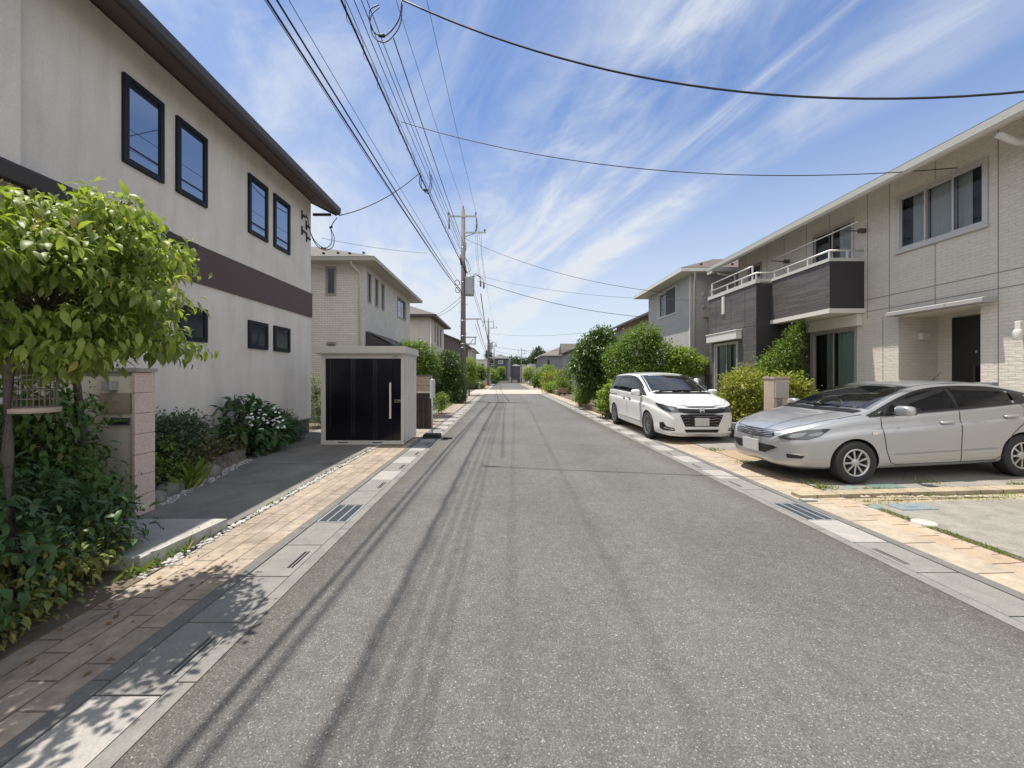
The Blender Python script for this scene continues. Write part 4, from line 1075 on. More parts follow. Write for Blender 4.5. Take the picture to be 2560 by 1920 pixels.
class Car:
    def __init__(s, spec):
        s.sp = spec
        s.f = {k: pchip(*zip(*spec[k])) for k in ('zt', 'zs', 'w', 'zb')}
        s.tum = spec.get('tum', 0.36); s.crown = spec.get('crown', 0.05)
        s.L = spec['L']
    def sec(s, x):
        zt, zs, w, zb = [s.f[k](x) for k in ('zt', 'zs', 'w', 'zb')]
        zs = min(zs, zt - 0.02)
        ys = w * 0.965
        hh = zt - zs
        yr = max(ys - hh * s.tum - 0.02, ys * 0.55)
        cr = min(s.crown, hh * 0.35)
        zr = zt - cr - 0.015
        fl = s.sp.get('flare', 0.0)
        zm = zb + 0.45 * (zs - zb)
        zl = zm + 0.60 * (zs - zm)
        k = s.sp.get('crease', 0.02)
        return dict(zt=zt, zs=zs, w=w, zb=zb, ys=ys, yr=yr, zr=zr, P=[(0, zb), (0.80 * w, zb), (0.95 * w, zb + 0.05), (0.985 * w, zb + 0.16), (w * (1 - k * 0.6), zm - 0.10), (w, zl - 0.014), (w * (1 - k), zl + 0.016), (ys, zs - 0.012), (ys - 0.012, zs + 0.01 * min(1, hh / 0.2)),
                ((ys * 0.52 + yr * 0.48) + 0.008, zs + 0.52 * (zr - zs)), (yr + 0.012, zr - 0.02), (yr - 0.035, zr + cr * 0.42), (yr * 0.55, zt - cr * 0.22), (0, zt)])
    def body(s, parent, paintm, arches):
        L = s.L; n = 84
        xs = []
        for i in range(n + 1):
            t = i / n
            xs.append(-L / 2 + L * (0.5 - 0.5 * math.cos(math.pi * t)) * 0.55 + L * t * 0.45)
        vs = []; fs = []
        for x in xs:
            c = catmull(s.sec(x)['P'], 4)
            half = [(p[0], p[1]) for p in c]
            m = len(half)
            ring = [(x, y, z) for y, z in half] + [(x, -y, z) for y, z in half[-2:0:-1]]
            vs += ring
        m = len(ring)
        for i in range(len(xs) - 1):
            for k in range(m):
                fs.append((i * m + k, (i + 1) * m + k, (i + 1) * m + (k + 1) % m, i * m + (k + 1) % m))
        fs.append(tuple(range(m))); fs.append(tuple(range((len(xs) - 1) * m + m - 1, (len(xs) - 1) * m - 1, -1)))
        me = bpy.data.meshes.new("body"); me.from_pydata(vs, [], fs); me.update()
        bm = bmesh.new(); bm.from_mesh(me); bmesh.ops.recalc_face_normals(bm, faces=bm.faces); bm.to_mesh(me); bm.free()
        for p in me.polygons: p.use_smooth = True
        s.bvh = BVHTree.FromPolygons([v.co.copy() for v in me.vertices], [tuple(p.vertices) for p in me.polygons])
        me.materials.append(paintm); me.materials.append(M_ARCH)
        o = bpy.data.objects.new("body", me); COL.objects.link(o); o.parent = parent
        # wheel arches
        for (ax, r, w) in arches:
            for sgn in (1, -1):
                cb = MB(); cb.lathe([(0.0001, sgn * (w - 0.30)), (r, sgn * (w - 0.30)), (r, sgn * (w + 0.2)), (0.0001, sgn * (w + 0.2))], (ax, 0, s.sp['rw']), 40, 'y')
                cm = bpy.data.meshes.new("cut"); cm.from_pydata(cb.v, [], cb.f); cm.materials.append(M_ARCH)
                bm = bmesh.new(); bm.from_mesh(cm); bmesh.ops.remove_doubles(bm, verts=bm.verts, dist=0.0005); bmesh.ops.recalc_face_normals(bm, faces=bm.faces); bm.to_mesh(cm); bm.free()
                co = bpy.data.objects.new("cut", cm); COL.objects.link(co); co.parent = parent
                bpy.context.view_layer.update()
                md = o.modifiers.new("c", 'BOOLEAN'); md.operation = 'DIFFERENCE'; md.object = co; md.solver = 'EXACT'
                try: md.material_mode = 'TRANSFER'
                except Exception: pass
                dg = bpy.context.evaluated_depsgraph_get()
                nm = bpy.data.meshes.new_from_object(o.evaluated_get(dg))
                o.modifiers.clear(); o.data = nm; nm.name = "body"
                bpy.data.objects.remove(co)
        # keep arch edges crisp
        bm = bmesh.new(); bm.from_mesh(o.data)
        for e in bm.edges:
            if len(e.link_faces) == 2 and e.calc_face_angle(0) > R(38): e.smooth = False
        bm.to_mesh(o.data); bm.free()
        return o
    def decal(s, name, poly, frame, mat, parent, off=0.004, step=0.05, thick=0.004, smooth=True):
        """a panel lying on the body: poly in the (a, b) plane of frame = (origin, right, up, dir)"""
        o, rt, up, d = [Vector(q) for q in frame]
        d = d.normalized()
        pts = []
        n = len(poly)
        for i in range(n):
            p, q = Vector(poly[i]), Vector(poly[(i + 1) % n])
            k = max(1, int((q - p).length / step))
            for j in range(k): pts.append(p.lerp(q, j / k))
        nb = len(pts)
        edges = [(i, (i + 1) % nb) for i in range(nb)]
        x0, x1 = min(p.x for p in pts), max(p.x for p in pts); y0, y1 = min(p.y for p in pts), max(p.y for p in pts)
        def inside(x, y):
            c = False; j = nb - 1
            for i in range(nb):
                if (pts[i].y > y) != (pts[j].y > y) and x < (pts[j].x - pts[i].x) * (y - pts[i].y) / (pts[j].y - pts[i].y) + pts[i].x: c = not c
                j = i
            return c
        grid = []
        gx = x0 + step / 2
        while gx < x1:
            gy = y0 + step / 2
            while gy < y1:
                if inside(gx, gy) and min((Vector((gx, gy)) - p).length for p in pts) > step * 0.45: grid.append(Vector((gx, gy)))
                gy += step
            gx += step
        r = delaunay_2d_cdt(pts + grid, edges, [], 1, 1e-5)
        V2, F2 = r[0], r[2]
        vs = []; ok = []
        for p in V2:
            st = o + rt * p.x + up * p.y - d * 3.0
            h = s.bvh.ray_cast(st, d)
            if h[0] is None: vs.append(None); ok.append(False); continue
            nr = h[1]
            if nr.dot(d) > 0: nr = -nr
            vs.append(h[0] + nr * off); ok.append(True)
        fs = [f for f in F2 if all(ok[i] for i in f)]
        remap = {}; nv = []
        for f in fs:
            for i in f:
                if i not in remap: remap[i] = len(nv); nv.append(vs[i])
        mb = MB()
        ff = []
        for f in fs:
            f = [remap[i] for i in f]
            nrm = (nv[f[1]] - nv[f[0]]).cross(nv[f[2]] - nv[f[0]])
            ff.append(tuple(f if nrm.dot(d) < 0 else f[::-1]))
        mb.add(nv, ff, 0, smooth)
        return obj(name, mb, mat, parent, True)
    def strip(s, name, line, frame, width, mat, parent, off=0.003):
        """a thin line lying on the body"""
        pts = [Vector(p) for p in line]
        res = []
        for i in range(len(pts) - 1):
            k = max(1, int((pts[i + 1] - pts[i]).length / 0.03))
            for j in range(k): res.append(pts[i].lerp(pts[i + 1], j / k))
        res.append(pts[-1])
        o, rt, up, d = [Vector(q) for q in frame]; d = d.normalized()
        vs = []; fs = []
        last = None
        for i, p in enumerate(res):
            t = (res[min(i + 1, len(res) - 1)] - res[max(i - 1, 0)]).normalized(); nn = Vector((-t.y, t.x)) * width / 2
            row = []
            for q in (p + nn, p - nn):
                h = s.bvh.ray_cast(o + rt * q.x + up * q.y - d * 3.0, d)
                if h[0] is None: row = None; break
                nr = h[1] if h[1].dot(d) < 0 else -h[1]
                row.append(h[0] + nr * off)
            if row:
                vs += row
                if last is not None: fs.append((last, last + 1, len(vs) - 1, len(vs) - 2))
                last = len(vs) - 2
            else: last = None
        mb = MB(); mb.add(vs, fs, 0, True)
        return obj(name, mb, mat, parent, True)
    def hit(s, p, d):
        d = Vector(d).normalized(); h = s.bvh.ray_cast(Vector(p) - d * 3.0, d)
        return h[0], (h[1] if h[1].dot(d) < 0 else -h[1])
SIDE_L = ((0, 0, 0), (1, 0, 0), (0, 0, 1), (0, -1, 0))    # looking at the left flank from +y
SIDE_R = ((0, 0, 0), (1, 0, 0), (0, 0, 1), (0, 1, 0))
FRONT = ((0, 0, 0), (0, 1, 0), (0, 0, 1), (-1, 0, 0))
REAR = ((0, 0, 0), (0, 1, 0), (0, 0, 1), (1, 0, 0))
TOP = ((0, 0, 0), (1, 0, 0), (0, 1, 0), (0, 0, -1))
def diag(sg, ang=50):
    a = R(ang); d = Vector((-math.cos(a), -sg * math.sin(a), 0)); rt = Vector((-math.sin(a) , sg * math.cos(a), 0))
    return ((0, 0, 0), rt, (0, 0, 1), d)
def wheel(car, x, y, r, rimr, spokes, rimm, steer=0.0, wdt=0.19, split=False):
    sg = 1 if y > 0 else -1
    e = bpy.data.objects.new("wheel", None); COL.objects.link(e); e.parent = car; e.location = (x, y, r); e.rotation_euler = (0, 0, steer)
    t = MB(); w = wdt / 2
    t.lathe([(rimr, -w), (r * 0.965, -w), (r, -w * 0.8), (r, w * 0.8), (r * 0.965, w), (rimr + 0.01, w), (rimr, w * 0.9)], (0, 0, 0), 44, 'y'); obj("tyre", t, M_TYRE, e, True)
    q = MB()
    o = sg * w
    q.lathe([(rimr, o * 0.9), (rimr, o * 1.0), (rimr - 0.022, o * 1.0), (rimr - 0.03, o * 0.8), (rimr - 0.03, -o * 0.4)], (0, 0, 0), 44, 'y')
    for k in range(spokes):
        a0 = 2 * math.pi * k / spokes
        pairs = (-0.10, 0.10) if split else (0.0,)
        for da in pairs:
            a = a0 + da * 0.4; b = a0 + da * 1.5
            wi, wo = 0.010, 0.015 if not split else 0.013
            ci, si, ci2, si2 = math.cos(a), math.sin(a), math.cos(b), math.sin(b)
            r0, r1 = 0.045, rimr - 0.02
            def pt(rr, c, s_, off, yy): return (rr * c - off * s_, yy, rr * s_ + off * c)
            vs = [pt(r0, ci, si, -wi, o * 0.86), pt(r0, ci, si, wi, o * 0.86), pt(r1, ci2, si2, wo, o * 0.93), pt(r1, ci2, si2, -wo, o * 0.93),
                  pt(r0, ci, si, -wi, o * 0.55), pt(r0, ci, si, wi, o * 0.55), pt(r1, ci2, si2, wo, o * 0.6), pt(r1, ci2, si2, -wo, o * 0.6)]
            q.add(vs, [(0, 1, 2, 3), (7, 6, 5, 4), (0, 3, 7, 4), (1, 5, 6, 2), (0, 4, 5, 1), (3, 2, 6, 7)])
    q.lathe([(0.0, o * 0.9), (0.03, o * 0.9), (0.06, o * 0.84), (0.062, o * 0.5)], (0, 0, 0), 20, 'y')
    for k in range(5):
        a = 2 * math.pi * k / 5 + 0.3; q.lathe([(0, o * 0.9), (0.008, o * 0.9), (0.008, o * 0.7)], (0.045 * math.cos(a), 0, 0.045 * math.sin(a)), 8, 'y')
    obj("rim", q, rimm, e, True)
    dsk = MB(); dsk.lathe([(0, o * 0.25), (rimr - 0.03, o * 0.25), (rimr - 0.03, o * 0.1)], (0, 0, 0), 32, 'y'); dsk.lathe([(0.05, o * 0.42), (rimr * 0.62, o * 0.42), (rimr * 0.62, o * 0.3)], (0, 0, 0), 28, 'y')
    obj("brake_disc", dsk, M_HUBD, e, True)
    return e
def badge(car, c, nrm, size, parent):
    """the chrome letter badge: an H in a rounded upright frame"""
    mb = MB()
    n = Vector(nrm).normalized(); rt = Vector((0, 0, 1)).cross(n).normalized(); up = n.cross(rt).normalized()
    def P(a, b, k): return Vector(c) + rt * a * size + up * b * size + n * k
    def bar(poly, k0=0.0, k1=0.008):
        m = len(poly); vs = [P(a, b, k0) for a, b in poly] + [P(a, b, k1) for a, b in poly]
        mb.add(vs, [tuple(range(m, 2 * m))] + [(i, (i + 1) % m, (i + 1) % m + m, i + m) for i in range(m)])
    fr_o = [(-0.52, 0.42), (-0.45, 0.5), (0.45, 0.5), (0.52, 0.42), (0.42, -0.42), (0.34, -0.5), (-0.34, -0.5), (-0.42, -0.42)]
    fr_i = [(a * 0.84, b * 0.84) for a, b in fr_o]
    for i in range(8):
        j = (i + 1) % 8; bar([fr_o[i], fr_o[j], fr_i[j], fr_i[i]])
    bar([(-0.36, 0.40), (-0.18, 0.40), (-0.16, 0.06), (-0.2, -0.36), (-0.32, -0.36)]); bar([(0.36, 0.40), (0.32, -0.36), (0.2, -0.36), (0.16, 0.06), (0.18, 0.40)]); bar([(-0.18, 0.08), (0.18, 0.08), (0.2, -0.1), (-0.2, -0.1)])
    return obj("badge", mb, M_CHROME, parent, True)
def boxpart(name, parent, mat, b, bevel=0.0):
    mb = MB(); mb.box(*b); return obj(name, mb, mat, parent, True, bevel)
def mirror_mesh(name, car, base, sg, size, paintm):
    """a door mirror: rounded shell on a short arm"""
    sx, sy, sz = size
    m = MB(); vs = []; fs = []; nu, nv = 12, 16
    for i in range(nu + 1):
        th = math.pi * i / nu
        for k in range(nv):
            ph = 2 * math.pi * k / nv
            def se(c, e): return math.copysign(abs(c) ** e, c)
            x = se(math.cos(th), 0.6) ; y = se(math.sin(th), 0.6) * se(math.cos(ph), 0.55); z = se(math.sin(th), 0.6) * se(math.sin(ph), 0.6)
            vs.append((x * sx, y * sy, z * sz))
    for i in range(nu):
        for k in range(nv): fs.append((i * nv + k, (i + 1) * nv + k, (i + 1) * nv + (k + 1) % nv, i * nv + (k + 1) % nv))
    m.add([(base[0] + v[0], base[1] + sg * (sy * 1.15) + v[1], base[2] + v[2]) for v in vs], fs, 0, True)
    o = obj("mirror", m, paintm, car, True)
    a = MB(); a.tube([(base[0] + 0.02, base[1] - sg * 0.10, base[2] - sz * 0.75), (base[0], base[1] + sg * sy * 0.7, base[2] - sz * 0.8)], 0.022, 8); obj("arm", a, M_TRIM, o, True)
    g = MB(); g.box(base[0] - sx * 1.02, base[0] - sx * 0.9, base[1] + sg * sy * 0.35 if sg > 0 else base[1] - sy * 1.95, base[1] + sg * sy * 1.95 if sg > 0 else base[1] - sy * 0.35, base[2] - sz * 0.75, base[2] + sz * 0.75); obj("mirror_glass", g, M_GLASS_DK, o, True)
    return o
def interior(e, x0, x1, w, zf, zseat, dash):
    d = MB(); d.box(x0, x1, -w, w, zf, zf + 0.02)
    d.prism([(dash + 0.42, zseat + 0.02), (dash - 0.05, zseat + 0.0), (dash - 0.05, zf), (dash + 0.42, zf)], 'y', -w + 0.02, w - 0.02)
    # (x, z) outline pushed along y
    o = obj("dashboard", d, M_INT, e, True)
    s = MB()
    for sx in (dash - 0.95, dash - 1.85):
        for sy in (-0.36, 0.36):
            s.box(sx - 0.10, sx + 0.38, sy - 0.24, sy + 0.24, zseat - 0.48, zseat - 0.32)
            s.prism([(sx - 0.10, zseat - 0.4), (sx + 0.05, zseat - 0.4), (sx - 0.08, zseat + 0.22), (sx - 0.2, zseat + 0.22)], 'y', sy - 0.22, sy + 0.22)
            s.box(sx - 0.21, sx - 0.11, sy - 0.12, sy + 0.12, zseat + 0.25, zseat + 0.43)
    obj("seats", s, M_SEATG, e, True)
    st = MB(); pts = []
    for k in range(21):
        a = 2 * math.pi * k / 20; pts.append((dash - 0.16 - 0.07 * math.sin(a), -0.36 + 0.18 * math.cos(a), zseat + 0.02 + 0.17 * math.sin(a)))
    st.tube(pts, 0.014, 6, cap=False); obj("steering_wheel", st, M_TRIM, e, True)

def cut_cabin(c, body, polys):
    """remove the body skin behind the windscreen and side glass"""
    bm = bmesh.new(); bm.from_mesh(body.data)
    dead = []
    for f in bm.faces:
        p = f.calc_center_median()
        for fn in polys:
            if fn(p, f.normal): dead.append(f); break
    bmesh.ops.delete(bm, geom=dead, context='FACES')
    bm.to_mesh(body.data); bm.free()

# ------------------------------------------------------------------ silver hatchback
def silver_car():
    e = thing("parked_hatchback", "silver five-door hatchback parked nose-out on the concrete drive in front of the cream house", "car")
    sp = dict(L=4.39, rw=0.305, tum=0.40, crown=0.055,
        zt=[(2.195, 0.60), (2.185, 0.66), (2.15, 0.715), (2.05, 0.775), (1.85, 0.845), (1.5, 0.935), (1.2, 0.992), (1.05, 1.03), (0.75, 1.155), (0.4, 1.292), (0.10, 1.378), (-0.15, 1.413), (-0.45, 1.425), (-0.9, 1.405), (-1.4, 1.318), (-1.8, 1.19), (-2.02, 1.10), (-2.15, 0.98), (-2.195, 0.75)],
        zs=[(2.195, 0.53), (2.1, 0.67), (1.85, 0.775), (1.5, 0.865), (1.15, 0.925), (0.8, 0.94), (0.2, 0.965), (-0.6, 1.005), (-1.3, 1.045), (-1.8, 1.06), (-2.05, 1.0), (-2.195, 0.7)],
        w=[(2.195, 0.38), (2.17, 0.46), (2.1, 0.565), (1.95, 0.685), (1.75, 0.772), (1.4, 0.832), (0.9, 0.8475), (-0.9, 0.8475), (-1.5, 0.83), (-1.9, 0.77), (-2.1, 0.70), (-2.195, 0.62)],
        zb=[(2.195, 0.34), (2.12, 0.24), (1.9, 0.20), (1.0, 0.175), (-1.2, 0.19), (-1.8, 0.24), (-2.195, 0.38)])
    c = Car(sp)
    body = c.body(e, M_SILVER, [(1.26, 0.345, 0.8475), (-1.29, 0.345, 0.8475)])
    # glass
    ws = []
    for x in np.linspace(1.02, 0.16, 12): s = c.sec(x); ws.append((x - 0.10 * ((s['yr'] - 0.055) / 0.75) ** 2, s['yr'] - 0.05))
    wpoly = ws + [(x, -y) for x, y in ws[::-1]]
    def wtest(p, n): 
        s = c.sec(p.x + 0.08 * (p.y / 0.75) ** 2); return 0.20 < p.x + 0.10 * (p.y / 0.75) ** 2 < 0.98 and abs(p.y) < s['yr'] - 0.08 and n.z > 0.3 and p.z > 0.95
    def stest(p, n):
        s = c.sec(p.x); return -1.45 < p.x < 0.72 and s['zs'] + 0.06 < p.z < s['zr'] - 0.06 and abs(n.y) > 0.4
    cut_cabin(c, body, [wtest, stest])
    c.decal("windscreen", wpoly, TOP, M_WIND, e, 0.004, 0.06)
    for sg, fr_ in ((1, SIDE_L), (-1, SIDE_R)):
        lo = lambda x: c.sec(x)['zs'] + 0.025
        hi = lambda x: c.sec(x)['zr'] - 0.030
        # black surround then panes
        xs = [x for x in np.linspace(1.08, -1.66, 34)]
        top = [(x, max(hi(x), lo(x) + 0.004)) for x in xs if x > -1.60]
        # frame ring: thin strips so the glass stays clear
        c.strip("window_trim", [(x, lo(x) - 0.006) for x in np.linspace(1.02, -1.58, 30)], fr_, 0.022, M_TRIM, e, 0.006)
        c.strip("window_trim", [(x, hi(x) + 0.004) for x in np.linspace(0.95, -1.58, 30)], fr_, 0.022, M_TRIM, e, 0.006)
        def pane(name, xa, xb, slant_a=0.0, slant_b=0.0):
            t = [(x, hi(x) - 0.005) for x in np.linspace(xa, xb, 10)]; b = [(x, lo(x) + 0.004) for x in np.linspace(xb - slant_b, xa + slant_a, 10)]
            return c.decal(name, t + b, fr_, M_CARGL, e, 0.005, 0.07)
        pane("front_window", 0.62, -0.30, 0.28, 0.03)
        pane("rear_window", -0.37, -1.20, 0.02, 0.0)
        pane("quarter_window", -1.24, -1.50, 0.0, -0.06)
        c.strip("door_pillar", [(-0.335, lo(-0.335)), (-0.335, hi(-0.335))], fr_, 0.075, M_TRIM, e, 0.0045)
        c.decal("corner_trim", [(1.06, lo(1.06)), (0.80, hi(0.80)), (0.60, hi(0.6)), (0.78, lo(0.78))], fr_, M_TRIM, e, 0.0065, 0.05)
        c.decal("door_visor", [(0.62, hi(0.62)), (-0.28, hi(-0.28)), (-0.28, hi(-0.28) - 0.05), (0.52, hi(0.62) - 0.05)], fr_, M_TRIM, e, 0.012, 0.06)
        c.decal("door_visor", [(-0.38, hi(-0.38)), (-1.20, hi(-1.2)), (-1.15, hi(-1.2) - 0.035), (-0.38, hi(-0.38) - 0.05)], fr_, M_TRIM, e, 0.012, 0.06)
        # doors
        c.strip("door_seam", [(0.86, 0.94), (0.855, 0.75), (0.80, 0.45), (0.74, 0.29), (0.66, 0.255), (-0.33, 0.255)], fr_, 0.010, M_SEAM, e)
        c.strip("door_seam", [(-0.34, 1.0), (-0.33, 0.255), (-0.86, 0.262), (-0.98, 0.33), (-1.12, 0.62), (-1.33, 0.80), (-1.37, 1.0), (-1.30, 1.06)], fr_, 0.010, M_SEAM, e)
        c.strip("side_moulding", [(0.68, 0.40), (-0.9, 0.43)], fr_, 0.02, M("dark_silver_strip", (0.30, 0.30, 0.31), 0.4, metal=0.5), e, 0.005)  # moulding line in a darker silver than the body
        for hx in (-0.13, -1.12):
            h, nr = c.hit((hx, 0, 0.83 if hx > -1 else 0.885), (0, -sg, 0))
            b = MB(); y = h.y + sg * 0.018
            b.tube([(hx + 0.105, h.y - sg * 0.01, h.z), (hx + 0.08, y, h.z), (hx - 0.08, y, h.z + 0.006), (hx - 0.105, h.y - sg * 0.01, h.z + 0.006)], [0.016, 0.022, 0.022, 0.016], 10); obj("door_handle", b, M_SILVER, e, True)
            c.decal("handle_cup", [(hx - 0.07, h.z - 0.035), (hx + 0.07, h.z - 0.035), (hx + 0.08, h.z + 0.02), (hx - 0.08, h.z + 0.02)], fr_, M("silver_cup", (0.33, 0.33, 0.34), 0.4, metal=0.6), e, 0.003, 0.03)
        c.decal("side_indicator", [(1.02, 0.70), (0.95, 0.70), (0.945, 0.735), (1.02, 0.735)], fr_, M("indicator_lens", (0.75, 0.62, 0.5), 0.2), e, 0.006, 0.02)
        mirror_mesh("mirror", e, (0.66, sg * 0.845, 1.035), sg, (0.075, 0.105, 0.072), M_SILVER)
        # headlamp
        dg_ = diag(sg, 48)
        rt, dd = Vector(dg_[1]), Vector(dg_[3])
        def pj(x, y, z): v = Vector((x, y, z)); return (v.dot(rt), z)
        A = [pj(2.11, sg * 0.47, 0.655), pj(2.03, sg * 0.57, 0.625), pj(1.86, sg * 0.73, 0.645), pj(1.74, sg * 0.79, 0.695), pj(1.60, sg * 0.80, 0.795), pj(1.80, sg * 0.70, 0.775), pj(2.0, sg * 0.58, 0.725)]
        hl = c.decal("headlamp", A, dg_, M_LAMP, e, 0.012, 0.03)
        B = [(a * 0.8 + 0.2 * sum(q[0] for q in A) / 7, z * 0.8 + 0.2 * sum(q[1] for q in A) / 7) for a, z in A]
        c.decal("lamp_bowl", A, dg_, M_LAMPDK, hl, 0.005, 0.03)
        c.decal("reflector", [(a * 0.45 + 0.55 * (A[1][0] * 0.7 + A[6][0] * 0.3), z * 0.5 + 0.5 * 0.68) for a, z in A], dg_, M_LAMPIN, hl, 0.008, 0.03)
        c.decal("reflector", [(a * 0.3 + 0.7 * A[3][0], z * 0.35 + 0.65 * 0.725) for a, z in A], dg_, M_LAMPIN, hl, 0.008, 0.03)
        c.strip("lamp_edge", A + [A[0]], dg_, 0.008, M_TRIM, hl, 0.010)
        # fog lamp recess
        A = [pj(2.06, sg * 0.56, 0.36), pj(1.95, sg * 0.70, 0.36), pj(1.92, sg * 0.72, 0.40), pj(2.06, sg * 0.55, 0.42)]
        c.decal("fog_lamp", A, dg_, M_TRIM, e, 0.006, 0.03)
        A = [pj(2.07, sg * 0.54, 0.425), pj(1.93, sg * 0.71, 0.405), pj(1.98, sg * 0.65, 0.44)]
        c.decal("fog_trim", A, dg_, M_CHROME, e, 0.007, 0.03)
    # nose
    c.decal("grille", [(-0.43, 0.66), (-0.2, 0.625), (0.2, 0.625), (0.43, 0.66), (0.41, 0.705), (0.2, 0.725), (-0.2, 0.725), (-0.41, 0.705)], FRONT, M_TRIM, e, 0.006, 0.04)
    for k in range(4):
        z = 0.64 + 0.022 * k
        c.strip("grille_bar", [(y, z + 0.022 * (abs(y) / 0.45) ** 2) for y in np.linspace(-0.40, 0.40, 15)], FRONT, 0.009, M_BARS, e, 0.013)
    h, nr = c.hit((0, 0, 0.672), (-1, 0, 0)); badge(c, h + nr * 0.016, Vector((1, 0, 0.35)), 0.088, e)
    c.decal("intake", [(-0.50, 0.50), (-0.30, 0.39), (0.30, 0.39), (0.50, 0.50), (0.42, 0.52), (-0.42, 0.52)], FRONT, M_TRIM, e, 0.006, 0.04)
    for k in range(3): c.strip("intake_bar", [(-0.40 + 0.03 * k, 0.49 - 0.03 * k), (0.40 - 0.03 * k, 0.49 - 0.03 * k)], FRONT, 0.008, M_SEAM, e, 0.011)
    boxpart("number_plate", e, M_PLATE, (2.205, 2.22, -0.18, 0.18, 0.385, 0.565), 0.004)
    c.strip("bonnet_seam", [(2.08, -0.46), (2.125, -0.2), (2.125, 0.2), (2.08, 0.46)], TOP, 0.010, M_SEAM, e)
    for sg in (1, -1): c.strip("bonnet_seam", [(2.08, sg * 0.47), (1.8, sg * 0.61), (1.4, sg * 0.72), (1.08, sg * 0.745)], TOP, 0.010, M_SEAM, e)
    c.decal("wiper_cowl", [(1.12, -0.66), (1.17, 0), (1.12, 0.66), (1.0, 0.68), (1.05, 0), (1.0, -0.68)], TOP, M_TRIM, e, 0.006, 0.05)
    for (ya, yb) in ((-0.62, 0.0), (-0.05, 0.60)):
        m = MB(); pts = []
        for t in np.linspace(0, 1, 8):
            y = ya + (yb - ya) * t; x = 1.07 - 0.16 * math.sin(t * 1.6) * (0.6 if ya < -0.3 else 0.5) - 0.05 * (y / 0.7) ** 2
            h, nr = c.hit((x, y, 0), (0, 0, -1)); pts.append(h + nr * 0.022)
        m.tube(pts, 0.011, 6); obj("wiper", m, M_TRIM, e, True)
    for k in (1,):
        c.strip("roof_seam", [(0.12, -0.56), (-0.5, -0.60), (-1.3, -0.56)], TOP, 0.012, M_SEAM, e); c.strip("roof_seam", [(0.12, 0.56), (-0.5, 0.60), (-1.3, 0.56)], TOP, 0.012, M_SEAM, e)
    a = MB(); h, nr = c.hit((-0.95, 0.0, 0), (0, 0, -1)); a.tube([h, h + Vector((-0.16, 0, 0.13))], [0.008, 0.004], 6); obj("antenna", a, M_TRIM, e, True)
    c.decal("tail_lamp", [(0.42, 0.78), (0.68, 0.80), (0.66, 0.95), (0.45, 0.95)], REAR, M("tail_red", (0.35, 0.02, 0.02), 0.2), e, 0.006, 0.04); c.decal("tail_lamp", [(-0.42, 0.78), (-0.68, 0.80), (-0.66, 0.95), (-0.45, 0.95)], REAR, MATS["tail_red"], e, 0.006, 0.04)
    c.decal("fuel_lid", [(-1.48, 0.86), (-1.62, 0.86), (-1.66, 0.93), (-1.62, 0.99), (-1.48, 0.99), (-1.45, 0.93)], SIDE_L, M_SILVER, e, 0.007, 0.03)
    interior(e, -1.7, 1.0, 0.68, 0.3, 0.93, 0.62)
    im = MB(); im.box(0.30, 0.34, -0.10, 0.10, 1.22, 1.28); obj("inner_mirror", im, M_TRIM, e, True)
    for x in (1.26, -1.29):
        for sg in (1, -1): wheel(e, x, sg * 0.755, 0.305, 0.200, 9, M_RIM, 0.0, 0.175)
    ub = MB(); ub.box(-1.9, 1.9, -0.6, 0.6, 0.17, 0.26); obj("underbody", ub, M_ARCH, e, True)
    return e
SC = silver_car()
# nose towards the street, turned a few degrees to the camera; the drive rises away from the road
ang = math.atan2(-0.13, -2.6)
SC.rotation_mode = 'XYZ'
fx_, fy_ = math.cos(ang), math.sin(ang)
mid = Vector(((5.0 + 7.6) / 2, (5.43 + 5.60) / 2, 0))
rn = Vector((fy_, -fx_, 0))           # towards the far side
ctr = mid + rn * 0.84 + Vector((fx_, fy_, 0)) * 0.015
SC.location = (ctr.x, ctr.y, gz(ctr.x) + 0.006)
SC.rotation_euler = (0, math.asin(0.030), ang)

